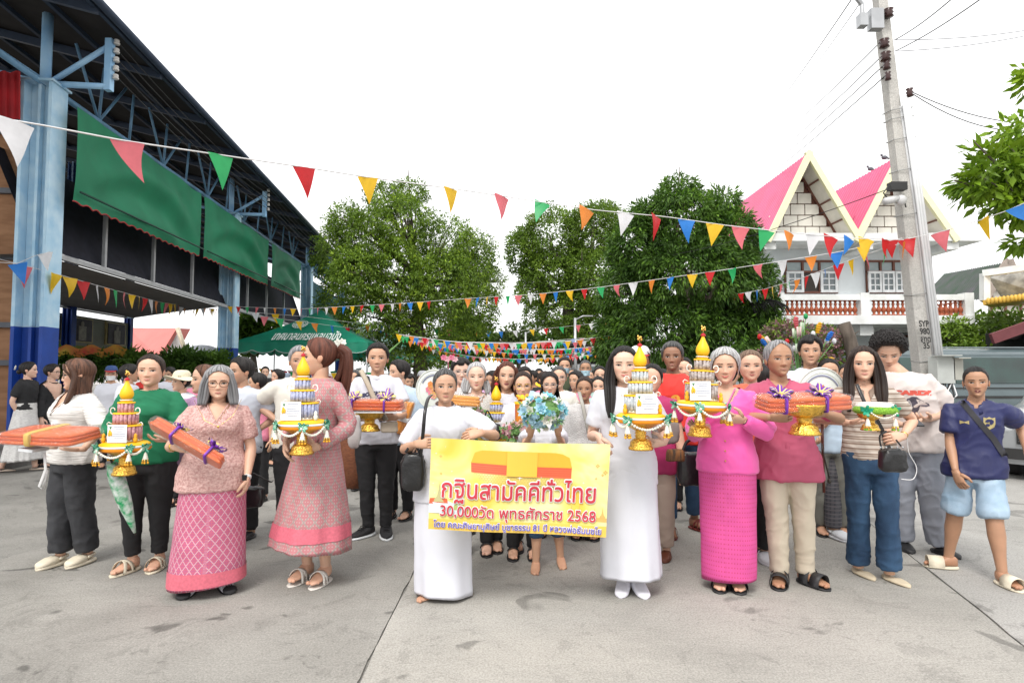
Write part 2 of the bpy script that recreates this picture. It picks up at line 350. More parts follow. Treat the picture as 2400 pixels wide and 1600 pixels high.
def hcol(s, w=0, hgt=None, sc_=1.0, paint=2.28):
    zt_ = hgt or zt(max(s, .5)); b = MB(); R = Matrix((HN, HD, Vector((0, 0, 1)))).transposed()
    for z0, z1, mi in ((0, paint, 1), (paint, zt_, 0)):
        for o in (-1, 1): b.box(hl_(s, w + o * .24 * sc_, (z0 + z1) / 2), (.06 * sc_, .46 * sc_, z1 - z0), R, mi)
        b.box(hl_(s, w, (z0 + z1) / 2), (.41 * sc_, .05, z1 - z0), R, mi)
        for o in (-1, 1): b.box(hl_(s + o * .09, w, (z0 + z1) / 2), (.05, .10, z1 - z0 - .02), R, mi)
    b.box(hl_(s, w, zt_ + .02), (.62 * sc_, .56 * sc_, .04), R, 0); b.build('column', [ub, db], hall, False)
for s in cols: hcol(s)
def hbar(name, a, c, w, m, h=None): b = MB(); b.bar(a, c, w, h); return b.build(name, m, hall, False)
def htube(name, a, c, r, m): b = MB(); b.sweep([a, c], r, n=8); return b.build(name, m, hall)
htube('bottom_chord', hl_(-4, 0, zt(-4) + .05), hl_(cols[2], 0, zt(cols[2]) + .05), .06, steel_b); hbar('bottom_chord', hl_(cols[2], 0, zt(cols[2])), hl_(cols[3] + 4, 0, zt(cols[2]) - .3), .12, steel_b)

for x in (227, 300, 382, 436, 488, 532, 574, 606, 637, 664, 689):
    p = HP(x, 400); s = sw_(p)
    for ds in ((-1.0, 0, .9) if x in (227, 382, 488, 574, 637, 689) else (0,)): htube('truss_member', hl_(s, 0, zt(s) + .05), hl_(s + ds, .08, ze + .15), .030, steel_b)
for s in (cols[2] + 2, cols[2] + 4.5, cols[2] + 7):
    for ds in (-1, 0, 1): htube('truss_member', hl_(s, 0, zt(cols[2])), hl_(s + ds, .08, ze + .15), .03, steel_b)
for s in cols:
    z = zt(max(s, .3)) + .06
    htube('bracket_strut', hl_(s, 0, z), hl_(s, 1.12, z), .06, lb); hbar('bracket_post', hl_(s, 1.12, z - .08), hl_(s, 1.12, ze - .12), .12, lb); htube('bracket_brace', hl_(s, .05, z), hl_(s, 1.1, ze - .25), .05, lb)
    htube('king_post', hl_(s, 0, z), hl_(s, 0, ze + .3), .09, lb); htube('bracket_strut', hl_(s, 0, z), hl_(s, -3.5, z + .75), .05, lb); htube('bracket_brace', hl_(s, -.1, z + .1), hl_(s, -2.4, ze + .6), .045, lb)
    for k in range(5):
        b = MB(); b.lathe([(0, 0), (.05, 0), (.055, .03), (.03, .045), (.05, .06), (.045, .09), (0, .10)], 10, hl_(s, 1.24, z + .15 + k * .17)); b.build('insulator', mat('porcelain', (.55, .54, .52), .3), hall)
for k in range(5):
    for i in range(len(cols) - 1):
        a, c = hl_(cols[i], 1.26, zt(cols[i]) + .26 + k * .17), hl_(cols[i + 1], 1.26, zt(cols[i + 1]) + .26 + k * .17); pts = [a.lerp(c, t) - Vector((0, 0, .22 * 4 * t * (1 - t))) for t in np.linspace(0, 1, 9)]
        b = MB(); b.sweep(pts, .010, n=5); b.build('cable', mat('cable_black', (.02, .02, .02), .6), hall)
# roof: corrugated sheets, each a long strip over rafters and purlins
rb = MB(); S = np.arange(-9, 34.01, .085); prof = .022 * np.sign(np.sin(S * 2 * pi / .17)) 
Wd = [1.5, -13]; sl = .23
Vr = np.array([[list(hl_(s, w_, ze + (1.5 - w_) * sl + prof[i])) for w_ in Wd] for i, s in enumerate(S)]); rb.grid(Vr); Vr2 = Vr + np.array([0, 0, .03]); rb.grid(Vr2); rb.build('roof', drk, hall, False)
for s in np.arange(-8, 33, 2.35): hbar('rafter', hl_(s, 1.42, ze - .10), hl_(s, -12.8, ze - .10 + 14.2 * sl), .09, mat('dark_blue_steel', (.025, .04, .07), .6), .16)
for w_ in (1.38, .4, -.8, -2, -3.2, -4.6, -6, -8): hbar('purlin', hl_(-9, w_, ze + (1.5 - w_) * sl - .08), hl_(33.5, w_, ze + (1.5 - w_) * sl - .08), .07, mat('dark_blue_steel', (.02, .035, .06), .6), .09)
b = MB(); b.sweep([hl_(-9, 1.52, ze - .05), hl_(34, 1.52, ze - .05)], .07, n=8); b.build('eaves_edge', mat('dark_blue_steel', (.02, .035, .06), .6), hall)
# green curtains: hanging folded cloth with a scalloped, red trimmed foot
gcl = mat('green_curtain', (.010, .175, .085), .75, var=.14, sc=1.2, bump=.15, bsc=30); redt = mat('red_trim', (.40, .035, .04), .7)
def curtain(sa, sb, seed):
    n = max(60, int((sb - sa) * 16)); m = 22; b = MB(); V = []; r = random.Random(seed); L = sb - sa; f1, f2 = r.uniform(.6, 1.6), r.uniform(2, 4)
    for i in range(n + 1):
        s = sa + L * i / n; u = i / n; col = []
        for j in range(m + 1):
            v = j / m; top = czt(s); bot = czb(s); sag = .10 * math.sin(pi * u) * v; sc_ = .055 * abs(math.sin(pi * s / .34)) if j == m else 0
            z = top + (bot - top) * v + sc_; swag = math.sin((u - .5) * 7 * (1 - v * .5) + v * 3.3) * .05 * v * math.sin(pi * u) ** .6
            a = abs(u - .5) * 2; drape = .10 * math.sin(((v - .12) * 9 + (1 - a * a) * 5.0 + seed)) * (v * (1 - v) * 4) * (1 - a ** 4) + .045 * math.sin(15 * (v * .8 + .55 * (1 - a * a)) + seed) * min(1, v * 4) * (1 - v) * (1 - a ** 6) * 1.6 + .028 * math.sin(u * L * 3.3 + 1.4 * math.sin(v * 3)) * (1 - v * .5)
            col.append(list(hl_(s, .50 + drape + swag + .02 * vnoise([[s * 2, v * 3, seed]])[0], z)))
        V.append(col)
    V = np.array(V); b.grid(V); c = b.build('curtain', gcl, hall); t = MB(); t.sweep([Vector(V[i, -1]) for i in range(n + 1)], .014, n=5); t.build('trim', redt, c)
    t = MB(); t.sweep([hl_(sa, .62, czb(sa) + .22), hl_(sb, .62, czb(sb) + .22)], .022, n=6); t.build('curtain_rod', mat('dark_green_pipe', (.01, .05, .035), .5), hall)
for i, (xa, xb) in enumerate(((160, 463), (472, 625), (634, 703))): curtain(sw_(HP(xa, 500, .42)), sw_(HP(xb, 500, .42)), i + 2)
sc2 = MB()
for i in range(40):
    pass
V = [[list(hl_(cols[2] + .5 + k * .13, .0 + .03 * math.sin(k * 1.7), z)) for z in (2.2, zt(cols[2]) - .5)] for k in range(70)]; sc2.grid(np.array(V)); sc2.build('screen_cloth', mat('teal_screen', (.03, .10, .12), .8, var=.2, sc=2), hall)
hbar('rail', hl_(.2, .0, zr(.2)), hl_(cols[2], .0, zr(cols[2])), .10, greym)
for x in (247, 362, 453, 583, 628, 668):
    p = HP(x, 600); s = sw_(p); hbar('rail_post', hl_(s, -.02, zr(s)), hl_(s, -.02, zb_(s) + .5), .07, greym)
# inner ceiling, drape, portraits board
b = MB(); zi = HP(313, 745, -6).z; s_in, s_out = sw_(HP(313, 745, -6)), sw_(HP(520, 690, 0))
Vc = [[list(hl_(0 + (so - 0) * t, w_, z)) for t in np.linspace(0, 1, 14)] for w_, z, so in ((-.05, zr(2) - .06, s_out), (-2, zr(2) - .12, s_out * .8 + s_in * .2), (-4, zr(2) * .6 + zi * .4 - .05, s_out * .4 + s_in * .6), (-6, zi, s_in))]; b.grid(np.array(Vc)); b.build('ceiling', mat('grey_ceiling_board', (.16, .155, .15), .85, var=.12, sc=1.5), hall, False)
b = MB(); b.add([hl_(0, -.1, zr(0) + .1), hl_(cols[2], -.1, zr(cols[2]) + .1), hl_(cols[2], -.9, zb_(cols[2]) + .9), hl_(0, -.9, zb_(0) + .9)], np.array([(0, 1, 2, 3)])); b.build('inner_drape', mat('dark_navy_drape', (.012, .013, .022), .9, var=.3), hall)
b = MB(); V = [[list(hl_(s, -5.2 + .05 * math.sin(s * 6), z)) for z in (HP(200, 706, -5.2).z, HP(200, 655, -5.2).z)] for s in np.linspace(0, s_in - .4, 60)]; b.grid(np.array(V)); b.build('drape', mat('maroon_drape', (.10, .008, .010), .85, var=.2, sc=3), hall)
bz0, bz1 = HP(300, 826, -6.2).z, HP(300, 757, -6.2).z; s0b, s1b = sw_(HP(60, 760, -6.2)), sw_(HP(303, 760, -6.2))
b = MB(); b.box(hl_((s0b + s1b) / 2, -6.3, (bz0 + bz1) / 2), (.1, s1b - s0b, bz1 - bz0), Matrix((HN, HD, Vector((0, 0, 1)))).transposed()); b.build('portrait_board', mat('pale_board', (.30, .31, .26), .8, var=.2, sc=.8), hall, False)
for x in (112, 190, 272):
    sx = sw_(HP(x, 780, -6.2)); b = MB(); Rm = Matrix((HN, HD, Vector((0, 0, 1)))).transposed(); wS = 1.5; bh = bz1 - bz0
    b.box(hl_(sx, -6.22, (bz0 + bz1) / 2 + .1), (.05, wS, bh * .74), Rm, 0); b.box(hl_(sx, -6.18, (bz0 + bz1) / 2 + .1), (.04, wS * .84, bh * .66), Rm, 1); b.box(hl_(sx, -6.15, (bz0 + bz1) / 2 - .02), (.02, wS * .3, bh * .42), Rm, 2); b.ell(hl_(sx, -6.15, (bz0 + bz1) / 2 + bh * .25), (.02, .10, .13), Rm, 8, 6, 2); b.box(hl_(sx, -6.18, bz0 + bh * .06), (.04, wS * .95, bh * .10), Rm, 3)
    b.build('portrait_frame', [mat('gilt_frame', (.45, .36, .15), .4, var=.2), mat('portrait_dark', (.05, .04, .05), .6, var=.4, sc=4), mat('portrait_figure', (.35, .33, .28), .7, var=.3, sc=6), mat('moss_band', (.20, .25, .04), .8)], hall, False)
hcol(s1b + .15, -6.3, zi, .5, 9)
hcol(sw_(HP(155, 760, -6.0)), -5.9, zi + .2, .6, 9)
htube('painted_gap_light', hl_(.5, -5.9, HP(200, 728, -5.9).z), hl_(s_in - .8, -5.9, HP(200, 728, -5.9).z), .035, mat('painted_daylight_white', (.8, .8, .8), .4))  # white bar painted in for the daylight showing through the gap, no lamp
# plywood end wall with steel rails and a red banner
wl_ = HP(80, 600); b0 = hl_(.35, -.35, 0)
def wallp(z0, z1): 
    b = MB(); b.add([hl_(.35, -.35, z0), hl_(.35, -4.5, z0), hl_(.35, -4.5, z1), hl_(.35, -.35, z1)], np.array([(0, 1, 2, 3)])); return b.build('plywood_panel', mat('plywood', (.36, .19, .10), .8, sc=2.5, col2=(.26, .13, .065), stretch=(1, 1, 4)), hall, False)
zs = [(P(40, y, 11.3).z) for y in (850, 762, 605, 451, 312)]
for i in range(4): wallp(zs[i] + .05, zs[i + 1] - .05)
wallp(.3, zs[0] - .05)
for z in zs: hbar('wall_rail', hl_(.30, -.3, z), hl_(.30, -4.6, z), .10, mat('dark_steel', (.10, .11, .13), .5))
b = MB(); V = [[list(P(x, y, 10.6 + .05 * math.sin(x * .35)) + Vector((0, 0, .02 * math.sin(x * .2)))) for y in (168, 225, 281)] for x in range(-60, 49, 6)]; b.grid(np.array(V))
b.build('red_banner', mat('red_cloth', (.36, .012, .018), .7, var=.2, sc=3), hall)
b = MB(); b.box(hl_(18, -6, -.17), (14, 44, .5), Matrix((HN, HD, Vector((0, 0, 1)))).transposed()); struct(b, 'hall_floor', concrete('hall_concrete', (.22, .21, .20), (.16, .155, .15), .5, 41))
# ================================================================ GREEN TENTS
tentm = mat('green_tarpaulin', (.014, .27, .165), .42, sc=1.1, col2=(.010, .20, .125), bump=.3, bsc=5, spec=.5, thin=.25); pole_m = mat('galvanised_steel', (.42, .43, .44), .4, .6, var=.1)
def tent(x0, x1, y0, y1, ze_, za, label, front=2.4):
    t = thing('canopy_tent', label, 'tent', ((x0 + x1) / 2, y0, 0), 'green tents along the left side'); xm = (x0 + x1) / 2; b = MB(); n = 16
    def face(a, c, ap0, ap1, bulge=.10):
        V = []
        for i in range(n + 1):
            e = Vector(a).lerp(Vector(c), i / n); ap = Vector(ap0).lerp(Vector(ap1), i / n); V.append([list(e.lerp(ap, j / 8) - Vector((0, 0, bulge * math.sin(pi * j / 8)))) for j in range(9)])
        V = np.array(V); V[..., 2] += .03 * vnoise(V.reshape(-1, 3) * 1.6).reshape(V.shape[:2]); b.grid(V)
    A1, A2 = (xm + .05, y0 + front, za), (xm + .05, y1 - front, za)
    face((x0, y0, ze_), (x1, y0, ze_), A1, A1); face((x1, y0, ze_), (x1, y1, ze_), A1, A2); face((x1, y1, ze_), (x0, y1, ze_), A2, A2); face((x0, y1, ze_), (x0, y0, ze_), A2, A1)
    b.build('tent_roof', tentm, t)
    for (a, c) in (((x0, y0), (x1, y0)), ((x1, y0), (x1, y1)), ((x0, y0), (x0, y1))):
        v = MB(); L = math.dist(a, c); k = int(L / .08); V = []
        for i in range(k + 1):
            u = i / k; x, y = a[0] + (c[0] - a[0]) * u, a[1] + (c[1] - a[1]) * u; sag = .0; wob = .02 * math.sin(i * .9); zl = ze_ - .25 - .14 * abs(math.sin(pi * u * L / .85)) ** .6
            V.append([[x + wob * (c[1] != a[1]), y + wob * (c[0] != a[0]), ze_ + .01], [x, y - .03, zl]])
        v.grid(np.array(V)); vo = v.build('valance', tentm, t); w = MB(); w.sweep([Vector(q[1]) for q in V], .012, n=4); w.build('trim', mat('white_trim', (.55, .62, .60), .7), vo)
    for x in (x0 + .05, x1 - .05):
        for y in np.arange(y0 + .05, y1, 4):
            v = MB(); v.sweep([(x, y, 0), (x, y, ze_)], .03, n=8); v.build('tent_pole', pole_m, t)
    return t
x0t, x1t = (537 - 1200) / 1400 * 22, (862 - 1200) / 1400 * 22
tent1 = tent(x0t, x1t, 22, 34, 2.55, 3.98, 'green municipal tent with white emblem and Thai lettering on its front slope')
tent(x0t, x1t, 35, 47, 2.55, 4.05, 'second green tent down the street, directly behind the lettered one'); tent(x0t, x1t, 48, 60, 2.55, 4.05, 'farthest green tent, half hidden behind the second one')
def text_mesh(body, size, bold=.0, align='CENTER', sp=1.0):
    d = bpy.data.curves.new('t', 'FONT'); d.body = body; d.size = size; d.align_x = align; d.offset = bold; d.space_character = sp; d.resolution_u = 4; o = bpy.data.objects.new('t', d)
    tmp = bpy.data.scenes.new('tx'); tmp.collection.objects.link(o); tmp.view_layers[0].update(); dg = tmp.view_layers[0].depsgraph; dg.update(); me = bpy.data.meshes.new_from_object(o.evaluated_get(dg)); bpy.data.objects.remove(o); bpy.data.scenes.remove(tmp); bpy.data.curves.remove(d); return me
def place_text(body, O, ex, ez, size, m, name='lettering', parent=None, bold=0., en=None, fit=None, sp=1.0, yoff=0, thick=0):
    """flat letters in the plane (ex, ez) starting at O (centre of the line)"""
    me = text_mesh(body, size, bold, sp=sp); n = len(me.vertices); co = np.empty(n * 3); me.vertices.foreach_get('co', co); co = co.reshape(-1, 3)
    if fit: w = co[:, 0].max() - co[:, 0].min(); k = fit / w; co[:, 0] = (co[:, 0] - (co[:, 0].max() + co[:, 0].min()) / 2) * k
    ex, ez = Vector(ex), Vector(ez); off = ABS.get(parent.name, (0, 0, 0)) if parent else (0, 0, 0); W_ = np.outer(co[:, 0], list(ex)) + np.outer(co[:, 1], list(ez)) + np.array(list(O)) - np.array(list(off))
    me.vertices.foreach_set('co', W_.ravel()); me.update(); me.materials.clear(); me.materials.append(m); return link(name, me, parent)
# front slope of tent 1
slx = Vector((1, 0, 0)); a_ = Vector((0, 2.4, 3.98 - 2.55)).normalized(); nrm_ = Vector((0, -a_.z, a_.y)); whp = mat('white_print', (.62, .70, .67), .6, var=.2, sc=8)
def on_slope(px, py): 
    g = P(px, py, 10) - Vector((0, 0, CAMZ)); o = Vector((0, 22, 2.55)); t = (o - Vector((0, 0, CAMZ))).dot(nrm_) / g.dot(nrm_); return Vector((0, 0, CAMZ)) + g * t
place_text('เทศบาลนครแหลมฉบัง', on_slope(715, 799) + nrm_ * .06, slx, a_ * 1.75, .52, mat('white_letter', (.78, .82, .80), .6), 'lettering', tent1, .008, fit=2.5)
ce = on_slope(704, 762) + nrm_ * .05; em = MB()
for r0, r1 in ((.30, .275), (.225, .205)):
    V = [[list(ce + slx * math.cos(t) * r + a_ * math.sin(t) * r * 1.15) for r in (r0, r1)] for t in np.linspace(0, 2 * pi, 33)]; em.grid(np.array(V))
for k in range(9):
    t = pi + k * pi / 8; em.ell(ce + slx * math.cos(t) * .25 + a_ * math.sin(t) * .29, (.025, .01, .025), None, 6, 4)
wv = lambda y, am: [ce + slx * x + a_ * (y + am * math.sin(x * 22)) for x in np.linspace(-.18, .18, 14)]
em.sweep(wv(-.02, .04), .035, .008, n=6, side=a_); em.sweep(wv(-.12, .02), .03, .008, n=6, side=a_); em.ell(ce + slx * .06 + a_ * .12, (.04, .01, .04), None, 8, 5); em.sweep([ce - slx * .1 + a_ * .02, ce - slx * .03 + a_ * .12, ce + slx * .03 + a_ * .02], .02, .008, n=6)
em.build('emblem', whp, tent1)
# ================================================================ FAR LEFT BUILDINGS
fb = thing('house', 'far pink roofed white building seen through the open hall', 'house', tuple(P(380, 870, 46).xy) + (0,))
b = MB(); a1, a2, a3, a4 = P(300, 768, 52), P(414, 769, 46), P(372, 838, 44), P(290, 838, 50); b.add([a1, a2, a3, a4, a1 + Vector((0, 2, .1)), a2 + Vector((0, 2, .1)), a3 + Vector((0, 2, -.1)), a4 + Vector((0, 2, -.1))], [(0, 1, 2, 3), (0, 1, 5, 4), (1, 2, 6, 5)]); b.build('roof', mat('salmon_roof', (.62, .17, .15), .6, var=.08, sc=.6), fb, False)
b = MB(); b.add([P(414, 770, 46.2), P(372, 840, 44.3), P(372, 880, 44.3), P(436, 880, 46.2), P(436, 838, 46.2)], [(0, 1, 2, 3, 4)]); b.box(P(330, 868, 50), (6, 4, 2.2)); b.build('wall', mat('white_render', (.72, .70, .70), .8, var=.05), fb, False)
b = MB(); b.bar(P(416, 768, 45.9), P(440, 838, 45.9), .25); b.build('barge_board', mat('cream_board', (.62, .55, .42), .7), fb)
b = MB(); c = P(472, 872, 38); V = [[list(c + Vector((2.3 * math.cos(t) * r, 1.5 * math.sin(t) * r, 1.55 * (1 - r ** 2.2) + .2))) for r in np.linspace(0, 1, 9)] for t in np.linspace(0, 2 * pi, 25)]; b.grid(np.array(V)); solo(b, 'marquee', mat('white_canvas', (.70, .74, .80), .7, var=.04), 'white domed marquee behind the hedge, left of the second blue column', 'tent')
# ================================================================ HOUSE AT THE RIGHT
HY = 17.0; hs0 = thing('house', 'two storey white house with twin pink gabled roofs and a balcony', 'house', (P(2000, 870, HY).x, HY, 0))
wm = mat('white_blue_wall', (.72, .77, .79), .8, var=.06, sc=1.5); wm2 = mat('white_trim_paint', (.78, .80, .80), .75, var=.10, sc=3, col2=(.64, .65, .63)); pk = mat('pink_roof_sheet', (.62, .085, .20), .45, var=.12, sc=1.2); yl = mat('cream_yellow_board', (.80, .77, .50), .6, var=.05); brn = mat('brown_trim', (.16, .065, .045), .7, var=.1); crm = mat('cream_panel', (.76, .73, .66), .8, var=.06)
def D2(x, y, Y): return P(x * 1.0204, y * 1.0204, Y)
def hb(name, x0, y0, x1, y1, Y0, Y1, m):                                              # box from photo rectangle on plane Y0 back to Y1
    a, c = D2(x0, y1, Y0), D2(x1, y0, Y0); b = MB(); b.box(((a.x + c.x) / 2, (Y0 + Y1) / 2, (a.z + c.z) / 2), (c.x - a.x, abs(Y1 - Y0), c.z - a.z)); return b.build(name, m, hs0, False)
hb('wall', 1700, 556, 2140, 735, HY, HY + 6, wm); hb('wall', 1700, 744, 2168, 1010, HY + .25, HY + 6, wm)
hb('roof_slab', 1690, 535, 2258, 553, HY - 1.1, HY + 7, wm2); hb('balcony_floor', 1700, 724, 2238, 744, HY - 1.5, HY, wm2); hb('hand_rail', 1700, 676, 2232, 689, HY - 1.45, HY - 1.25, wm2)
hb('floor_beam', 1900, 752, 2170, 762, HY - .3, HY + .2, wm2)
for x in (1793, 1988, 2228): hb('balcony_post', x - 9, 672, x + 9, 744, HY - 1.47, HY - 1.2, wm2)
for x in (1770, 1993, 2190): hb('corbel', x - 14, 553, x + 12, 572, HY - 1.0, HY, wm2)
for x in (1990, 2190): hb('corbel', x - 14, 744, x + 16, 770, HY - 1.3, HY + .2, wm2)
hb('pillar', 1915, 744, 1945, 1012, HY - .1, HY + .3, wm2); hb('pillar', 2130, 744, 2160, 1012, HY - .1, HY + .3, wm2)
a, c = D2(2140, 690, HY - 1.3), D2(2228, 690, HY - 1.3)
bal = MB(); zz0, zz1 = D2(1800, 724, HY - 1.35).z, D2(1800, 689, HY - 1.35).z; bh = zz1 - zz0
bal.lathe([(.062, 0), (.062, .05 * bh), (.030, .1 * bh), (.034, .18 * bh), (.064, .30 * bh), (.060, .42 * bh), (.028, .56 * bh), (.026, .66 * bh), (.052, .72 * bh), (.026, .78 * bh), (.030, .9 * bh), (.060, .94 * bh), (.060, bh)], 10)
bme = bal.mesh('baluster'); terr = mat('terracotta', (.34, .085, .035), .6, var=.15, sc=9); bme.materials.append(terr)
xs0, xs1 = D2(1803, 700, HY - 1.35).x, D2(2222, 700, HY - 1.35).x; nb_ = 38
for i in range(nb_):
    x = xs0 + (xs1 - xs0) * (i + .5) / nb_; px_ = x / (HY - 1.35) * 1400 + 1200
    if abs(px_ / 1.0204 - 1988) < 12: continue
    o = link('baluster', bme, hs0); o.location = (x - hs0.location.x, -1.35, zz0)
for i in range(7):
    o = link('baluster', bme, hs0); o.location = (D2(2222, 700, HY - 1.35).x - hs0.location.x + .02, -1.1 + i * .2, zz0)
# windows
gl = mat('window_glass', (.10, .13, .14), .08, var=.2, sc=2, spec=.9); frm = mat('white_window_frame', (.70, .72, .73), .5)
def window(x0, y0, x1, y1, leaves, Y=HY):
    a, c = D2(x0, y1, Y), D2(x1, y0, Y); w = MB(); W_, Hh = c.x - a.x, c.z - a.z; mid = (a.x + c.x) / 2, (a.z + c.z) / 2
    w.box((mid[0], Y - .02, mid[1]), (W_, .05, Hh)); win = w.build('window', mat('dark_recess', (.06, .05, .045), .8), hs0, False)
    f = MB(); t = .06
    for z in (a.z, a.z + Hh * .66, c.z): f.box((mid[0], Y - .06, z), (W_ + t, .07, t))
    for k in range(leaves + 1): f.box((a.x + W_ * k / leaves, Y - .062, mid[1]), (t, .07, Hh - .01))
    f.build('frame', brn, win, False)
    for k in range(leaves):
        g = MB(); g.box((a.x + W_ * (k + .5) / leaves, Y - .05, a.z + Hh * .83), (W_ / leaves - .08, .02, Hh * .30)); g.build('pane', mat('top_pane', (.30, .36, .37), .15, var=.1), win, False)
        if (x0, k) in ((1803, 1), (1990, 9)): continue
        s_ = MB(); cx = a.x + W_ * (k + .5) / leaves; lw, lh = W_ / leaves * .86, Hh * .60; zc = a.z + Hh * .33
        for dx in (-1, 1): s_.box((cx + dx * lw / 2, Y - .12, zc), (.07, .05, lh))
        for dz in (-1, 1): s_.box((cx, Y - .121, zc + dz * lh / 2), (lw + .07, .05, .07))
        s_.box((cx, Y - .115, zc), (.035, .03, lh)); 
        for q in (-.17, .17): s_.box((cx, Y - .118, zc + q * lh), (lw, .03, .03))
        lf = s_.build('shutter', frm, win, False); g = MB(); g.box((cx, Y - .105, zc), (lw, .012, lh)); g.build('pane', gl, win, False)
window(1803, 601, 1917, 672, 3); window(1990, 601, 2078, 672, 3); window(2032, 772, 2130, 790, 2, HY + .24)
# gables
GY = HY - 1.05
def gable(ax, ay, lx, ly, rx, ry, back):
    ap, L, R_ = D2(ax, ay, GY), D2(lx, ly, GY), D2(rx, ry, GY); bk = Vector((0, back, 0)); r = MB()
    for A, B in ((ap, L), (ap, R_)):
        n = 64; V = []
        for i in range(n + 1):
            y = back * i / n; ri = .03 * (i % 2); V.append([list(A + Vector((0, y, ri))), list(B + Vector((0, y, ri)))])
        r.grid(np.array(V)); 
    r.build('roof', pk, hs0, False)
    for A, B in ((ap, L), (ap, R_)):
        q = MB(); d = (B - A).normalized(); q.bar(A - d * .05 + Vector((0, -.06, .03)), B + d * .25 + Vector((0, -.06, .03)), .10, .34, up=(0, 1, 0)) if False else q.bar(A - d * .10 + Vector((0, -.05 + (.006 if B is R_ else 0), -.06)), B + d * .2 + Vector((0, -.05 + (.006 if B is R_ else 0), -.06)), .10 + (.004 if B is R_ else 0), .16); q.build('barge_board', yl, hs0, False)
        q = MB(); off = Vector((0, 0, -.14)); V = [list(A + off), list(B + off), list(B + off + Vector((0, 0.75, 0))), list(A + off + Vector((0, 0.75, 0)))]; q.add(V, np.array([(0, 1, 2, 3)])); q.build('soffit', crm, hs0, False)
        for t in (.25, .5, .75):
            p_ = A.lerp(B, t) + off + Vector((0, 0, -.02)); q = MB(); q.bar(p_, p_ + Vector((0, .70, 0)), .07, .03); q.build('soffit_batten', brn, hs0, False)
        q = MB(); q.bar(A.lerp(B, .08) + off + Vector((0, .66, -.04)), B + off + Vector((0, .66, -.04)), .06, .06); q.build('gable_edge', brn, hs0, False)
    wy = GY + .72; zt0 = ap.z - .25; zb0 = D2(ax, 533, GY).z; xc = ap.x; hw = (R_.x - L.x) / 2 * .97; q = MB(); q.add([(xc - hw, wy, zb0), (xc + hw, wy, zb0), (xc, wy, zt0)], [(0, 1, 2)]); q.build('gable_wall', brn, hs0, False)
    rows = max(5, int((zt0 - zb0) / .30)); rh = (zt0 - zb0) / rows
    pm = MB(); pm.box((0, 0, 0), (.375, .05, rh - .032)); pme = pm.mesh('panel', smooth=False); pme.materials.append(crm)
    for k in range(rows - 1):
        zc = zb0 + rh * (k + .5); w_ = hw * (1 - (k + 1.0) / rows); st = .405; o = .2025 * (k % 2)
        for i in range(-12, 13):
            x = i * st + o
            if abs(x) + .19 < w_ + .20:
                ob = link('wall_panel', pme, hs0); ob.location = (xc + x - hs0.location.x, wy - .03 - HY, zc)
gable(1856, 352, 1768, 535, 1965, 535, 5.2); gable(2062, 360, 1972, 535, 2185, 535, 5.0)
b = MB(); a = D2(2163, 760, HY + .1); b.box((a.x, HY, a.z), (.42, .35, .62)); 
ac = b.build('air_conditioner', mat('ac_white', (.66, .66, .64), .5), None, False); ac['label'] = 'small white air conditioner unit on the side of the white house'; ac['category'] = 'air conditioner'
for k in range(8):
    g = MB(); g.box((a.x, HY - .19, a.z - .24 + k * .068), (.30, .02, .02)); g.build('grille_bar', mat('dark_grille', (.08, .08, .08), .6), ac, False)
a = D2(2118, 768, HY - .2); b = MB(); b.box((a.x, HY - .35, a.z), (.28, .12, .10)); b.sweep([a + Vector((0, -.3, .02)), a + Vector((.35, .1, .12))], .02, n=6); solo(b, 'flood_lamp', mat('black_plastic', (.03, .03, .03), .5), 'black flood lamp under the balcony of the white house', 'lamp', smooth=False)
for i, (x, y, lb_) in enumerate(((2040, 388, 'pigeon on the second pink roof ridge, nearer the gable'), (2073, 362, 'pigeon on the pink roof ridge beside the pole'))):
    p_ = D2(x * .98 - 0, y, GY + 2.2 - i * 1.6) ; b = MB(); b.ell(p_, (.09, .06, .06), None, 10, 6); b.ell(p_ + Vector((-.08, 0, .07)), (.035, .03, .04), None, 8, 5); b.sweep([p_ + Vector((.05, 0, 0)), p_ + Vector((.17, 0, -.05))], [.035, .01], n=5); b.sweep([p_ + Vector((-.08, 0, .07)), p_ + Vector((-.14, 0, .065))], [.012, .002], n=4); solo(b, 'pigeon', mat('pigeon_grey', (.12, .13, .15), .7), lb_, 'bird', 'pigeons on the roof')
# grey old house and gilded roof at the far right
oh = thing('house', 'old timber gabled house with a mossy dark grey roof beyond the white house', 'house', (P(2300, 870, 26).x, 26, 0))
A, B_, C_, D_ = D2(2318, 602, 24), D2(2262, 690, 24), D2(2110, 690, 30), D2(2168, 630, 31); b = MB(); n = 60
V = [[list(A.lerp(D_, i / n) + Vector((0, 0, .05 * (i % 2)))), list(B_.lerp(C_, i / n) + Vector((0, 0, .05 * (i % 2))))] for i in range(n + 1)]; b.grid(np.array(V)); b.build('roof', mat('mossy_fibre_cement', (.085, .085, .09), .85, sc=1.2, col2=(.04, .07, .045)), oh, False)
b = MB(); b.add([D2(2316, 612, 24.3), D2(2270, 690, 24.3), D2(2268, 740, 24.3), D2(2400, 740, 24.3), D2(2380, 690, 24.3)], [(0, 1, 2, 3, 4)]); b.build('wall', crm, oh, False)
for (p0, p1) in (((2278, 640), (2278, 740)), ((2310, 610), (2310, 740)), ((2345, 640), (2345, 740)), ((2268, 700), (2380, 700)), ((2285, 665), (2355, 665))):
    b = MB(); b.bar(D2(*p0, 24.2), D2(*p1, 24.2), .07); b.build('timber_strip', brn, oh, False)
for p1 in ((2258, 694), (2350, 675)): b = MB(); b.bar(D2(2317, 597, 23.8), D2(*p1, 23.8), .12, .30); b.build('barge_board', mat('weathered_timber', (.33, .28, .24), .8, var=.2, sc=6), oh, False)
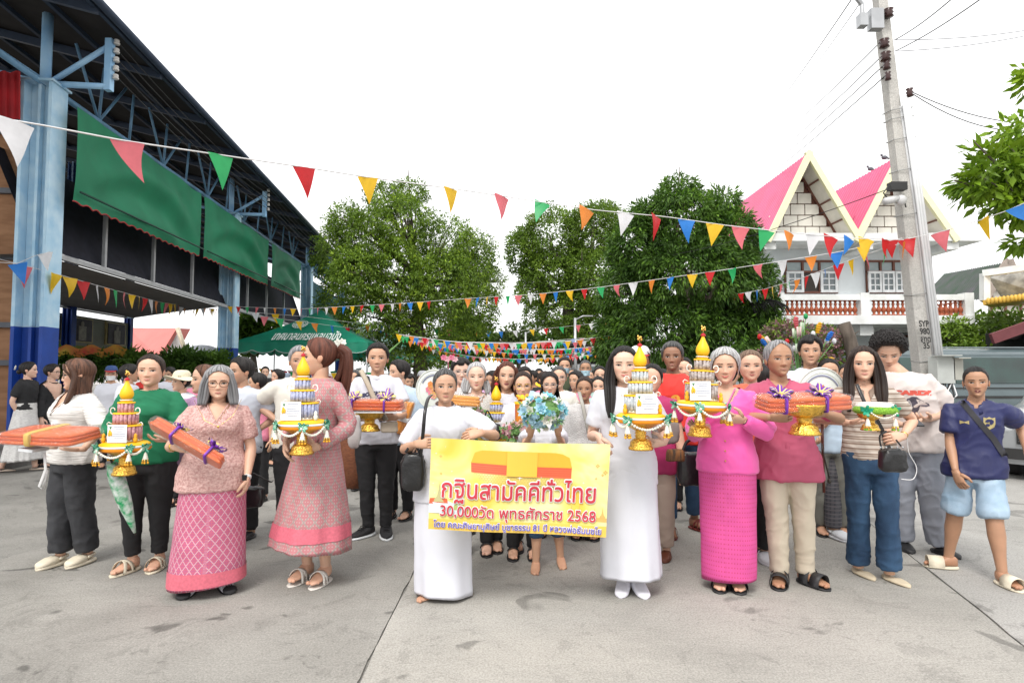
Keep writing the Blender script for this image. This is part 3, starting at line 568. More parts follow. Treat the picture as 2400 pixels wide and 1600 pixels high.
gr = thing('gilded_canopy', 'white concrete canopy with gilded roof edge at the right border', 'building', (P(2390, 870, 15).x, 15, 0))
b = MB(); b.bar(D2(2262, 690, 15), D2(2262, 628, 15), .16); b.bar(D2(2258, 628, 15), D2(2420, 606, 14), .16); b.build('frame', wm2, gr, False)
b = MB(); b.add([D2(2270, 636, 15.2), D2(2420, 614, 14.2), D2(2420, 684, 14.2), D2(2300, 684, 15.2)], [(0, 1, 2, 3)]); b.build('stained_panel', mat('stained_white', (.55, .55, .53), .8, sc=6, col2=(.28, .28, .27)), gr, False)
b = MB(); b.bar(D2(2268, 698, 14.8), D2(2430, 680, 13.8), .9, .12); b.build('gilded_eave', mat('gilded_paint', (.62, .38, .06), .4, var=.2, sc=8), gr, False)
for i in range(18):
    p_ = D2(2270 + i * 9, 692 - i * 1.1, 14.3 - i * .05); b = MB(); b.ell(p_, (.05, .05, .09), None, 8, 5); b.build('roof_finial', mat('gilded_paint', (.6, .4, .06), .4), gr)
rs = thing('shelter', 'low dark red edged roof shelter at the right border', 'shelter', (P(2400, 870, 13).x, 13, 0)); b = MB(); b.add([D2(2280, 775, 13), D2(2430, 722, 13), D2(2430, 790, 15), D2(2300, 782, 15)], [(0, 1, 2, 3)]); b.build('roof', mat('dark_tile', (.05, .035, .035), .8), rs, False); b = MB(); b.bar(D2(2278, 778, 12.9), D2(2430, 724, 12.9), .08, .22); b.build('fascia', mat('maroon_paint', (.14, .035, .04), .6), rs, False)
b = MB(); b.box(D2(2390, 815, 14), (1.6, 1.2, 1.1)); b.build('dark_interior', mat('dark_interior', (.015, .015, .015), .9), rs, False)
# ================================================================ SHELTER AND POSTS DOWN THE STREET
st_ = thing('shelter', 'low grey roofed shelter far down the street beside the tree', 'shelter', (P(1400, 870, 34).x, 34, 0)); b = MB(); b.box(P(1405, 812, 34), (4.2, 5, .12)); b.build('roof', mat('dark_tile', (.05, .035, .035), .8), st_, False)
b = MB(); b.box(P(1415, 845, 35.5), (3.4, .15, 1.5)); b.build('wall', mat('shelter_dark', (.035, .035, .035), .9), st_, False)
for x in (1370, 1440): b = MB(); b.box(P(x, 848, 33), (.12, .12, 1.75)); b.build('post', greym, st_, False)
vb = thing('minibus', 'small grey minibus parked far down the street', 'van', (P(1390, 872, 30).x, 30, 0)); b = MB(); p_ = P(1392, 870, 30); b.box((p_.x, 31.5, 1.1), (1.8, 3.5, 1.5), taper=(.9, .95)); b.build('body', mat('grey_paint', (.35, .36, .37), .4), vb, False)
b = MB(); b.box((p_.x, 29.70, 1.45), (1.35, .06, .55)); b.build('windscreen', gl, vb, False)
for x, y0, Y, lb_ in ((1348, 745, 30, 'grey lamp post right of the street end'), (1232, 778, 44, 'thin white post in the middle distance')):
    b = MB(); q = P(x, y0, Y); b.sweep([(q.x, Y, 0), (q.x, Y, q.z)], .07, n=8); b.sweep([(q.x, Y, q.z - .1), (q.x + .4, Y, q.z + .1), (q.x + .9, Y, q.z + .1)], .04, n=6); solo(b, 'lamp_post', pole_m, lb_, 'lamp post')
# ================================================================ VEGETATION
def leafmat(key, c, c2): return mat(key, c, col2=c2, rough=.5, sc=2.5, attr=True, thin=.30, spec=.35)
LM = dict(mid=leafmat('leaf_mid', (.085, .165, .022), (.045, .105, .015)), deep=leafmat('leaf_deep', (.085, .175, .03), (.040, .095, .018)), lime=leafmat('leaf_lime', (.21, .34, .022), (.13, .25, .018)), fresh=leafmat('leaf_fresh', (.165, .27, .04), (.095, .175, .025)), mauve=leafmat('blossom_mauve', (.40, .22, .30), (.22, .14, .17)), dull=leafmat('leaf_dull', (.10, .15, .05), (.06, .10, .035)))
bark = mat('bark', (.13, .105, .085), .9, sc=9, col2=(.065, .052, .042), stretch=(1, 1, .3), bump=.8, bsc=25)
def foliage(seed, blobs, n, k, L, W_, droop=.3, light=.35, out=.6, shell=.45, bright=None):
    rg = np.random.RandomState(seed); vol = np.array([b[1][0] * b[1][2] for b in blobs]) ** 1.0; pr = vol / vol.sum(); bi = rg.choice(len(blobs), n, p=pr)
    C = np.array([list(b[0]) for b in blobs])[bi]; Rr = np.array([list(b[1]) for b in blobs])[bi]
    d = rg.normal(size=(n, 3)); d /= np.linalg.norm(d, axis=1)[:, None]; r = (shell + (1 - shell) * rg.rand(n)) ** .8 * (1 + .16 * vnoise(d * 3 + bi[:, None] * 7.3, seed))
    cen = C + d * Rr * r[:, None]; N = n * k
    cen = np.repeat(cen, k, 0); dd = np.repeat(d, k, 0)
    e = rg.normal(size=(N, 3)); e /= np.linalg.norm(e, axis=1)[:, None]; ax = dd * out + e * .8; ax[:, 2] -= droop * rg.rand(N) * 1.6; ax /= np.linalg.norm(ax, axis=1)[:, None]
    s = np.cross(ax, np.array([0, 0, 1.]) + rg.normal(size=(N, 3)) * .6); s /= np.linalg.norm(s, axis=1)[:, None] + 1e-9; u = np.cross(s, ax)
    l = L * (.65 + .7 * rg.rand(N))[:, None]; w = W_ * (.7 + .6 * rg.rand(N))[:, None]; b0 = cen + ax * l * .12 + e * L * .35
    V = np.stack([b0, b0 + ax * l * .5 + s * w * .5 - u * w * .12, b0 + ax * l - u * l * .12, b0 + ax * l * .5 - s * w * .5 - u * w * .12], 1).reshape(-1, 3)
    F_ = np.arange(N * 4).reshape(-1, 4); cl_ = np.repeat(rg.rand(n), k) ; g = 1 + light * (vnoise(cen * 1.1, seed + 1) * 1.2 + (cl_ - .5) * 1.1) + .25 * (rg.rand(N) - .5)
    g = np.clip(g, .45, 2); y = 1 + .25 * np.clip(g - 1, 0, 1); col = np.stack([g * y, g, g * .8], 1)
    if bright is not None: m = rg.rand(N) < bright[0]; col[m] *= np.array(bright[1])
    mb = MB(); mb.add(V, F_, col=np.repeat(col, 4, 0)); return mb
def limbs(t, base, top, blobs, r, seed, n=3):
    rr = random.Random(seed); base, top = Vector(base), Vector(top); b = MB(); pts = [base.lerp(top, q) + Vector((rr.uniform(-.12, .12), rr.uniform(-.12, .12), 0)) * (q > 0) for q in (0, .03, .3, .6, 1)]; b.sweep(pts, [r * 1.6, r * 1.15, r, r * .85, r * .55], n=12); b.build('trunk', bark, t)
    for c, R_ in blobs:
        c = Vector(c); s0 = base.lerp(top, rr.uniform(.45, .95)); b = MB(); mid = s0.lerp(c, .55) + Vector((rr.uniform(-.3, .3), rr.uniform(-.3, .3), rr.uniform(-.2, .3))); b.sweep([s0, s0.lerp(mid, .5), mid, mid.lerp(c, .6), c + (c - mid) * .4], [r * .5, r * .42, r * .30, r * .2, r * .05], n=7)
        for k in range(n):
            e = c + Vector((rr.uniform(-.8, .8) * R_[0], rr.uniform(-.8, .8) * R_[1], rr.uniform(-.5, .8) * R_[2])); b.sweep([mid, mid.lerp(e, .5) + Vector((0, 0, rr.uniform(-.1, .2))), e], [r * .2, r * .13, r * .03], n=5)
        b.build('branch', bark, t)
def B3(px, py, Y, rx, ry=None, rz=None):
    """blob from the photo: centre pixel, depth, radii in pixels"""
    k = Y / FOC; rz = rx if rz is None else rz; ry = rx if ry is None else ry; return (P(px, py, Y), (rx * k, ry * k, rz * k))
def tree(label, base, topp, blobs, r, lm, seed, n, k, L, W_, **kw):
    t = thing('tree', label, 'tree', base, 'trees along the street'); limbs(t, base, topp, blobs, r, seed); foliage(seed, blobs, n, k, L, W_, **kw).build('crown', lm, t, False, kind='stuff'); return t
bl = [B3(940, 520, 25, 85, 90, 75), B3(860, 560, 25, 85, 90, 75), B3(1040, 570, 26, 85, 90, 65), B3(840, 640, 24, 75, 80, 70), B3(930, 650, 25, 100, 90, 85), B3(1040, 670, 25, 95, 90, 85), B3(1110, 600, 27, 60, 70, 65), B3(1000, 770, 26, 120, 90, 60), B3(880, 745, 25, 90, 90, 60), B3(1110, 730, 27, 65, 70, 70), B3(905, 470, 26, 50, 60, 45), B3(810, 520, 25, 55, 60, 45), B3(1155, 660, 28, 30, 40, 45), B3(960, 835, 26, 130, 70, 35), B3(790, 600, 25.5, 60, 60, 70), B3(960, 450, 26, 50, 50, 30), B3(1085, 640, 26, 70, 60, 60), B3(800, 700, 26, 60, 60, 50)]
base = P(985, 872, 26); base.z = 0
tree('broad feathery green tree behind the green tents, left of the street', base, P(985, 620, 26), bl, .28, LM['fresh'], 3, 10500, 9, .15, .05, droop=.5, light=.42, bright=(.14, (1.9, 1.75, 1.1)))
bl = [B3(1290, 560, 33, 85, 80, 75), B3(1390, 540, 33, 70, 80, 70), B3(1230, 590, 33, 50, 60, 60), B3(1420, 520, 34, 50, 50, 45), B3(1310, 640, 33, 100, 90, 60), B3(1400, 650, 32, 80, 80, 70), B3(1250, 680, 33, 45, 60, 40), B3(1330, 730, 33, 75, 80, 55), B3(1255, 740, 35, 30, 40, 35), B3(1380, 780, 33, 80, 80, 60)]
base = P(1345, 872, 33); base.z = 0
tree('tall rounded tree with dense small leaves, right of the white gap of sky', base, P(1330, 600, 33), bl, .35, LM['fresh'], 5, 8000, 8, .16, .075, droop=.2, light=.35, shell=.6)
bl = [B3(1590, 520, 15, 105, 90, 80), B3(1700, 560, 15, 80, 80, 85), B3(1500, 580, 15, 75, 80, 75), B3(1620, 640, 14.6, 150, 110, 100), B3(1745, 680, 15, 75, 80, 100), B3(1480, 690, 15, 80, 80, 90), B3(1560, 780, 14.6, 130, 100, 90), B3(1700, 800, 14.8, 100, 90, 80), B3(1450, 800, 15.2, 60, 70, 80), B3(1590, 450, 15.2, 50, 50, 35), B3(1780, 760, 15, 50, 60, 60), B3(1690, 485, 15, 45, 45, 45), B3(1520, 505, 15, 45, 45, 40)]
base = P(1625, 872, 15); base.z = 0
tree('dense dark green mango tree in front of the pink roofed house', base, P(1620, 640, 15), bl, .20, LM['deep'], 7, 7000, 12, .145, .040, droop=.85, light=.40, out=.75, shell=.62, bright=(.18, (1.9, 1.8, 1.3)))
bl = [B3(2440, 330, 7.2, 130, 120, 60), B3(2350, 400, 7, 100, 80, 60), B3(2420, 470, 7, 120, 90, 50), B3(2300, 440, 7, 45, 50, 28), B3(2430, 560, 7.3, 55, 50, 30), B3(2440, 180, 7.6, 60, 60, 40), B3(2500, 400, 7.4, 120, 100, 120)]
base = Vector((9.4, 8.6, 0))
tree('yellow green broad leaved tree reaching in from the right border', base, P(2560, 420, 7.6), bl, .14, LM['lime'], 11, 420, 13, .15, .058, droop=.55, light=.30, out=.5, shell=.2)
bl = [B3(2230, 800, 15.5, 60, 60, 50), B3(2300, 780, 16, 80, 70, 50), B3(2380, 770, 15, 70, 60, 45), B3(2330, 830, 15, 110, 70, 40)]
tree('bright green bushy tree between the white house and the right border', tuple(P(2300, 872, 16).xy) + (0,), P(2300, 800, 16), bl, .12, LM['fresh'], 13, 900, 9, .16, .06, droop=.5, light=.4)
bl = [B3(1835, 775, 13, 55, 50, 26), B3(1930, 800, 13, 60, 50, 35), B3(1870, 850, 12.8, 110, 60, 50)]
t = tree('small mauve blossoming tree in front of the white house wall', tuple(P(1880, 872, 13).xy) + (0,), P(1880, 800, 13), bl, .07, LM['mauve'], 17, 700, 8, .075, .05, droop=.2, light=.4); foliage(19, bl, 420, 8, .09, .04, droop=.2).build('leaves', LM['fresh'], t, False, kind='stuff')
b = MB(); b.sweep([P(2005, 872, 12.5) - Vector((0, 0, 1.45)), P(2000, 830, 12.5), P(1990, 790, 12.5), P(1978, 757, 12.5)], [.16, .14, .13, .12], n=10); b.sweep([P(2003, 850, 12.5), P(2035, 825, 12.5), P(2070, 815, 12.4)], [.03, .022, .01], n=6); b.sweep([P(1990, 790, 12.5), P(2015, 775, 12.5)], [.02, .008], n=5); solo(b, 'tree_stump', bark, 'bare cut tree trunk with a thin branch in front of the white house', 'tree trunk')
for (px, py, Y, rx, rz, sd, lab) in ((1215, 800, 60, 70, 40, 23, 'hazy pale tree at the far end of the street'), (595, 770, 45, 55, 45, 25, 'round tree seen between the second blue column and the tent'), (450, 835, 60, 60, 14, 27, 'low pale trees beyond the white marquee'), (1090, 790, 48, 60, 60, 29, 'dark tree beyond the tents at the street end'), (1330, 800, 60, 90, 50, 31, 'dark tree behind the far shelter')):
    bb = [B3(px + dx * rx, py + dz * rz, Y, rx * .55, rx * .5, rz * .6) for dx, dz in ((-.5, .2), (.5, .1), (0, -.35), (.15, .5), (-.2, .6))]; tree(lab, tuple(P(px, 872, Y).xy) + (0,), P(px, py, Y), bb, .25, LM['dull' if sd in (23, 27) else 'mid'], sd, 700, 7, .45, .26, light=.4)
# hedge of potted shrubs inside the hall and a palm frond by the house
t = thing('hedge', 'dark leafy hedge with red and yellow bunting cloth behind the crowd at the left', 'hedge', tuple(P(330, 872, 17).xy) + (0,)); bb = [B3(q, 852 + 6 * math.sin(q), 17.5 - q * .001, 38, 30, 28) for q in range(120, 520, 36)]
foliage(33, bb, 1500, 8, .17, .06, droop=.1, light=.4, shell=.3).build('foliage', LM['deep'], t, False, kind='stuff')
b = MB(); V = [[P(x, y + 5 * math.sin(x * .11), 17.0) for x in range(118, 300, 6)] for y in (812, 822, 834)]; b.grid(np.array([[list(q) for q in r] for r in V])); b.build('cloth_swag', mat('swag_cloth', (.48, .34, .03), .7, sc=1.6, col2=(.42, .015, .015)), t)
b = MB()
for k in range(26):
    u = k / 25; c = P(1760 + 85 * u, 712 - 22 * math.sin(u * 2.4) + 20 * u, 14.2); b.sweep([c, c + Vector((.10, -.05, -.30 - .1 * math.sin(k)))], [.018, .003], .004, n=4)
b.sweep([P(1755 + 85 * u, 712 - 22 * math.sin(u * 2.4) + 20 * u, 14.2) for u in np.linspace(0, 1, 8)], .012, n=5); solo(b, 'palm_frond', LM['deep'], 'dark drooping palm frond in front of the balcony', 'palm frond')
# ================================================================ POLE, CABLES, VEHICLES
conc = concrete('pole_concrete', (.56, .545, .51), (.40, .39, .37), .5, 51); pvc = mat('white_pvc', (.66, .67, .68), .45, var=.06, sc=3); blk = mat('cable_black', (.02, .02, .02), .6)
pl = thing('utility_pole', 'leaning concrete utility pole with white conduits and stencilled black letters', 'utility pole', G(2195, 1143))
pb, ptp = G(2195, 1143), P(2052, -90, 7.5); dp = (ptp - pb).normalized()
def pp(py, dx=0, dy=0): 
    t = 0
    for _ in range(30):
        q = pb.lerp(ptp, t); e = q - Vector((0, 0, CAMZ)); v = e.z * math.cos(PITCH) - e.y * math.sin(PITCH); w_ = e.y * math.cos(PITCH) + e.z * math.sin(PITCH); y = 800 - v / w_ * FOC; t += (y - py) / 1300
    q = pb.lerp(ptp, t); return q + Vector((dx, dy, 0))
b = MB(); b.sweep([pb - Vector((0, 0, .1)), pb.lerp(ptp, .5), ptp], [.128, .102, .084], [.128, .102, .084], n=4, side=Vector((1, 1, 0))); b.build('shaft', conc, pl, False)
b = MB(); b.box(pb + Vector((-.03, 0, .35)), (.42, .36, .9), taper=(.8, .8)); b.build('footing', conc, pl, False)
for k in range(6):
    b = MB(); o = .088 + .034 * (k % 3); yy = -.03 + .05 * (k // 3); b.sweep([pp(880, o + .012, yy - .10), pp(500, o, yy - .10), pp(228 + 9 * k, o - .025, yy - .09)], .020, n=6); b.build('conduit', pvc, pl)
for y in (262, 282, 330, 402, 505, 690, 845):
    b = MB(); c = pp(y); s_ = .086; b.sweep([c + Vector((-s_, -s_, -.02)), c + Vector((s_, -s_ - .02, .01)), c + Vector((s_ + .09, -s_ - .03, .01)), c + Vector((s_ + .09, .0, .0)), c + Vector((-s_, s_, 0)), c + Vector((-s_, -s_, -.02))], .006, n=4, caps=False); b.build('strap', mat('steel_band', (.45, .45, .44), .4, .5), pl)
for (y, dx, r) in ((45, .0, .06), (115, -.10, .062), (145, -.10, .062), (165, -.10, .046), (190, -.10, .038), (228, .15, .045)):
    b = MB(); c = pp(y, dx, -.13); b.lathe([(0, -.06), (r, -.05), (r * .7, -.02), (r, 0), (r * .6, .02), (r, .045), (0, .06)], 10, c); b.build('insulator', mat('brown_porcelain', (.05, .022, .02), .25), pl)
b = MB(); c = pp(60, -.17, -.12); b.box(c, (.16, .10, .26)); b.box(pp(62, -.34, -.12), (.10, .10, .16)); b.sweep([pp(62, -.34, -.12), pp(25, -.32, -.12), pp(-15, -.48, -.14), pp(-30, -.60, -.14)], .03, n=8); b.build('lamp_bracket', pole_m, pl, False)
b = MB(); c = pp(478, -.20, -.16); b.sweep([c + Vector((-.17, -.06, -.03)), c + Vector((.02, 0, .02))], .045, n=10); b.ell(c + Vector((.06, 0, .0)), (.07, .06, .07), None, 10, 7); b.build('cctv_camera', mat('cctv_white', (.60, .60, .60), .35), pl)
b = MB(); b.box(pp(446, -.16, -.15), (.20, .10, .10)); b.sweep([pp(446, -.28, -.16), pp(462, -.36, -.18), pp(480, -.30, -.18), pp(470, -.12, -.18), pp(495, -.10, -.18)], .009, n=5); b.build('junction_box', mat('black_plastic', (.03, .03, .03), .5), pl, False)
for (x0, x1, y0, y1, m_) in ((2201, 2240, 834, 898, (.42, .44, .42)), (2240, 2260, 840, 890, (.36, .36, .32))):
    a, c = P(x0, y1, 7.2), P(x1, y0, 7.2); b = MB(); b.box(((a.x + c.x) / 2, 7.3, (a.z + c.z) / 2), (c.x - a.x, .16, c.z - a.z)); b.box(((a.x + c.x) / 2, 7.21, c.z + .005), (c.x - a.x + .03, .2, .012)); b.build('electrical_box', mat('box_grey_%d' % x0, m_, .6, var=.1), pl, False)
rr = random.Random(4)
for k in range(12):
    b = MB(); x0 = 2205 + rr.uniform(-8, 30); b.sweep([P(x0, 895, 7.25), P(x0 + rr.uniform(-14, 14), 925 + rr.uniform(-8, 8), 7.2), P(x0 - 20 + rr.uniform(-10, 14), 945 + rr.uniform(-10, 10), 7.22), P(2160 + rr.uniform(-30, 40), 915 + rr.uniform(-12, 14), 7.25)], .006 + .004 * rr.random(), n=5); b.build('loose_cable', blk if k % 4 else pvc, pl)
stc = mat('black_stencil', (.03, .03, .03), .8, var=.5, sc=20)
for t_, y in (('SYP', 762), ('980', 779), ('สทต', 797), ('35', 812)):
    c = pp(y, -.035, -.17); place_text(t_, c + Vector((0, 0, -.03)), Vector((1, 0, 0)), dp, .105, stc, 'lettering', pl, .004, fit=.125 if len(t_) > 2 else .08)
def cable(p0, p1, r, sag, label, n=14, m=blk, twist=0):
    b = MB(); pts = [Vector(p0).lerp(Vector(p1), t) - Vector((0, 0, sag * 4 * t * (1 - t))) for t in np.linspace(0, 1, n)]; b.sweep(pts, r, n=5); o = solo(b, 'cable', m, label, 'cable', 'overhead cables on the concrete pole'); return pts
thinc = mat('thin_cable', (.16, .16, .18), .6)
cable(pp(108, -.12, -.12), P(1850, 300, 19), .007, .05, 'cable running left from the pole, topmost of the lower four'); cable(pp(140, -.12, -.12), P(1830, 350, 20), .007, .05, 'cable running left from the pole, second of the lower four'); cable(pp(163, -.12, -.12), P(1810, 385, 21), .007, .05, 'cable running left from the pole, third of the lower four'); cable(pp(188, -.12, -.12), P(1790, 420, 21), .007, .05, 'cable running left from the pole, lowest of the lower four')
cable(pp(-20, -.3, -.12), P(1790, 285, 30), .008, .1, 'upper cable running left from the pole top, outer one'); cable(pp(-10, -.2, -.12), P(1830, 255, 30), .006, .1, 'upper cable running left from the pole top, inner one')
cable(pp(105, .05, -.1), P(2240, -10, 5.2), .006, .03, 'cable rising right from the pole past the top edge, left one'); cable(pp(130, .05, -.1), P(2310, -10, 5.0), .006, .03, 'cable rising right from the pole past the top edge, right one')
cable(pp(104, .08, -.1), P(2460, 62, 8), .005, .05, 'thin cable from the pole to the right border, upper one', m=thinc); cable(pp(130, .08, -.1), P(2460, 72, 8), .005, .05, 'thin cable from the pole to the right border, second one', m=thinc)
cable(pp(228, .19, -.13), P(2460, 290, 8), .006, .12, 'cable pair from the brown insulator to the right tree, upper one'); cable(pp(232, .19, -.13), P(2460, 300, 8), .006, .2, 'cable pair from the brown insulator to the right tree, lower one')
cable(pp(450, -.25, -.15), P(1560, 600, 14.2), .006, .1, 'black cable from the pole camera down to the mango tree')
# ---- van
tealp = mat('grey_teal_paint', (.105, .14, .15), .35, .2, var=.05, coat=.5); dgl = mat('dark_green_glass', (.008, .035, .028), .06, var=.5, sc=1.5, spec=.8)
vx0, vx1, vy, vyb = P(1962, 870, 12.6).x, P(1962, 870, 12.6).x + 5.0, 12.6, 14.4
vn = thing('van', 'grey teal passenger van with dark green windows parked behind the pole', 'van', ((vx0 + vx1) / 2, 13.5, 0)); b = MB(); V = []
for k, x in enumerate(np.linspace(0, 5, 26)):
    e = min(1, (x / .9)) if x < .9 else min(1, (5 - x) / .25); top = 1.30 + .68 * math.sin(min(1, max(e, 0)) * pi / 2) ** .7; row = []
    for (yy, zz) in ((0, .30), (-.02, .62), (-.03, .95), (.0, 1.18), (.06, 1.5), (.16, 1.82), (.30, 1.95), (.6, 1.985), (1.2, 1.985), (1.5, 1.95), (1.7, 1.5), (1.8, .95), (1.8, .30)): row.append([vx0 + x, vy + yy + (.25 * (1 - e) * (1 if yy < .9 else -1)), .28 + (zz - .28) * (top - .28) / 1.705])
    V.append(row)
b.grid(np.array(V)); b.add(V[0], [tuple(range(13))]); b.add(V[-1], [tuple(range(13))]); b.build('body', tealp, vn)
for (xa, xb) in ((.45, 1.25), (1.38, 2.35), (2.50, 4.85)):
    b = MB(); b.grid(np.array([[[vx0 + x + sl_, vy + .075 + yy, z] for x in np.linspace(xa, xb, 6)] for z, yy, sl_ in ((1.22, -.09, 0), (1.45, -.045, .0), (1.68, .015, .0), (1.76, .05, .0))])); b.build('window', dgl, vn)
b = MB(); b.box((vx0 + 2.8, vy - .035, .93), (4.2, .02, .05)); b.box((vx0 + 2.8, vy - .03, 1.12), (4.3, .02, .02)); b.box((vx0 + 2.6, vy - .03, .52), (4.8, .05, .16)); b.build('trim_strip', mat('black_plastic', (.03, .03, .03), .5), vn, False)
b = MB(); b.box((vx0 + 2.7, vy + .28, 1.985), (4.2, .02, .02)); b.box((vx0 + 2.7, vy + .12, 1.865), (4.3, .015, .015)); b.build('roof_gutter', mat('light_grey_paint', (.24, .28, .30), .4), vn, False)
def wheel(x, y, z, r, parent, ax=(0, 1, 0)):
    b = MB(); R = Matrix(((1, 0, 0), (0, 0, -1), (0, 1, 0))) if ax[1] else Matrix(((0, 0, 1), (0, 1, 0), (-1, 0, 0))); T = Matrix.Translation((x, y, z)) @ R.to_4x4(); b.lathe([(r * .55, -.09), (r * .95, -.10), (r, -.05), (r, .05), (r * .95, .10), (r * .55, .09)], 20, T=T); o = b.build('wheel', black_rub_, parent); b = MB(); b.lathe([(0, -.05), (r * .5, -.08), (r * .58, -.05), (r * .58, .05), (r * .5, .08), (0, .05)], 16, T=T); b.build('rim', mat('alloy', (.5, .5, .5), .3, .8), o)
black_rub_ = mat('tyre_rubber', (.025, .025, .026), .8)
wheel(vx0 + 1.0, vy + .12, .33, .33, vn); wheel(vx0 + 3.9, vy + .12, .33, .33, vn)
# ---- silver car, front corner at the right border
sc_ = thing('car', 'silver grey car with a slatted front grille at the right border behind the boy', 'car', (P(2318, 1000, 8.3).x, 8.3, 0)); cx0 = P(2318, 1000, 8.3).x; sc_.rotation_euler = (0, 0, math.radians(-52)); sil = mat('silver_paint', (.46, .48, .50), .3, .5, var=.04, coat=.6)
b = MB(); V = []
for y, zt_, ins in ((8.30, .78, .14), (8.38, .86, .05), (8.6, .93, .0), (9.1, .98, 0), (9.6, 1.02, 0), (10.2, 1.40, .10), (10.9, 1.45, .12), (11.9, 1.42, .10), (12.3, 1.0, .02), (12.4, .6, .04)):
    V.append([[cx0 + ins + u * (1.75 - 2 * ins), y, z] for u, z in ((0, .22), (0, .5), (.0, zt_ * .88), (.05, zt_ * .97), (.2, zt_), (.5, zt_ + .02), (.8, zt_), (.95, zt_ * .97), (1, zt_ * .88), (1, .5), (1, .22))])
b.grid(np.array(V)); b.add(V[0], [tuple(range(11))]); b.build('body', sil, sc_)
for k in range(7): b = MB(); b.box((cx0 + .87, 8.27, .74 - k * .035), (1.1, .03, .014)); b.build('grille_bar', mat('chrome', (.6, .6, .6), .15, 1), sc_, False)
b = MB(); b.box((cx0 + .87, 8.285, .63), (1.15, .02, .28)); b.box((cx0 + .87, 8.26, .36), (1.5, .05, .14)); b.build('grille', mat('black_plastic', (.03, .03, .03), .5), sc_, False)
for o in (.16, 1.59): b = MB(); b.ell((cx0 + o, 8.34, .70), (.15, .06, .08), None, 12, 8); b.build('headlight', mat('lamp_glass', (.55, .58, .6), .1), sc_)
b = MB(); b.grid(np.array([[[cx0 + .25 + u * 1.25, y, z] for u in (0, .5, 1)] for y, z in ((9.66, 1.055), (10.15, 1.385))])); b.build('windscreen', dgl, sc_)
wheel(cx0 + .12, 8.95, .31, .31, sc_, (1, 0, 0)); wheel(cx0 + 1.63, 8.95, .31, .31, sc_, (1, 0, 0)); wheel(cx0 + .12, 11.5, .31, .31, sc_, (1, 0, 0)); wheel(cx0 + 1.63, 11.5, .31, .31, sc_, (1, 0, 0))
# ================================================================ BUNTING
FC = dict(r=(.62, .02, .025), p=(.74, .17, .20), y=(.84, .52, .02), g=(.03, .42, .13), b=(.03, .22, .68), w=(.78, .78, .80), o=(.80, .26, .04))
FM = {k: mat('pennant_' + k, v, .4, var=.06, sc=3, thin=.45, spec=.5) for k, v in FC.items()}
def pennant_mesh(c, var):
    b = MB(); n = 7; r = random.Random(var); V = []
    for j in range(n + 1):
        v = j / n; w = (1 - v) * .5; row = []
        for i in (-1, -.5, 0, .5, 1): row.append([i * w + ((.30 * v * v) if var % 3 == 2 else 0), (.10 + .12 * (var % 2)) * math.sin(v * 2.6 + var) * v + .05 * math.cos(i * 2 + var) * (1 - v), -v * 1.3])
        V.append(row)
    b.grid(np.array(V)); return b
PMH = {}
def bunting(label, pts, spacing, size, seed, gaps=(), real=True, start=0., order='rgbpwyo', lean=0, tip=.0, places=None):
    """pts: (px, py, depth); a cord with pennants of real size hanging from it"""
    W3 = [P(*p) for p in pts]; L = [0]
    for a, c in zip(W3, W3[1:]): L.append(L[-1] + (c - a).length)
    tot = L[-1]; 
    def at(s):
        i = min(max(int(np.searchsorted(L, s)) - 1, 0), len(W3) - 2); return W3[i].lerp(W3[i + 1], (s - L[i]) / (L[i + 1] - L[i] + 1e-9)), (W3[i + 1] - W3[i]).normalized()
    t = thing('bunting', label, 'bunting', tuple(W3[0]), 'strings of pennants across the street'); b = MB(); n = max(20, len(pts) * 6)
    # smooth cord
    sm = [at(tot * k / n)[0] for k in range(n + 1)]; b.sweep(sm, .0052 if real else .006, n=4, caps=False); b.build('cord', mat('white_cord', (.66, .66, .66), .7), t)
    r = random.Random(seed); s = start; k = r.randrange(7); mb = MB(); mats = [FM[c] for c in order]
    sp_ = None
    if places:
        xs = [p[0] for p in pts]; sp_ = [(float(np.interp(x, xs, L)), c, ln) for x, c, ln in places]
    while s < tot:
        if sp_ is not None:
            if not sp_: break
            s, c0_, lean = sp_.pop(0); k = order.index(c0_)
        p, d = at(s); c = order[k % len(order)]; k += 1; s_next = s + spacing * r.uniform(.85, 1.15)
        if not any(a <= s / tot <= z for a, z in gaps):
            d2 = Vector((d.x, d.y, d.z)); x = d2 if d2.x > 0 else -d2; up = Vector((0, 0, 1)); y = up.cross(x).normalized(); z = x.cross(y); tl = r.uniform(-.12, .12) + lean; zz = (up * math.cos(tl) + x * math.sin(tl)); y2 = (y + up * 0).normalized(); sz = size * r.uniform(.92, 1.05); var = r.randrange(6)
            M = Matrix(((x.x, y2.x, zz.x), (x.y, y2.y, zz.y), (x.z, y2.z, zz.z))) * sz; yaw = Matrix.Rotation(r.uniform(-.5, .5), 3, 'Z'); M = M if not real else M @ yaw
            M4 = Matrix.Translation(p) @ M.to_4x4()
            if real:
                key_ = (c, var)
                if key_ not in PMH: me = pennant_mesh(c, var).mesh('pennant'); me.materials.append(FM[c]); PMH[key_] = me
                o = link('pennant', PMH[key_], t); o.matrix_basis = Matrix.Translation(-W3[0]) @ M4
            else:
                V = np.array([(-.5, 0, 0), (.5, 0, 0), (.05 * (var % 3), .15, -1.3)]); mb.add(V, [(0, 1, 2)], order.index(c), T=M4)
        s = s_next
    if not real: o = mb.build('pennants', mats, t, False); o['kind'] = 'stuff'
    return t
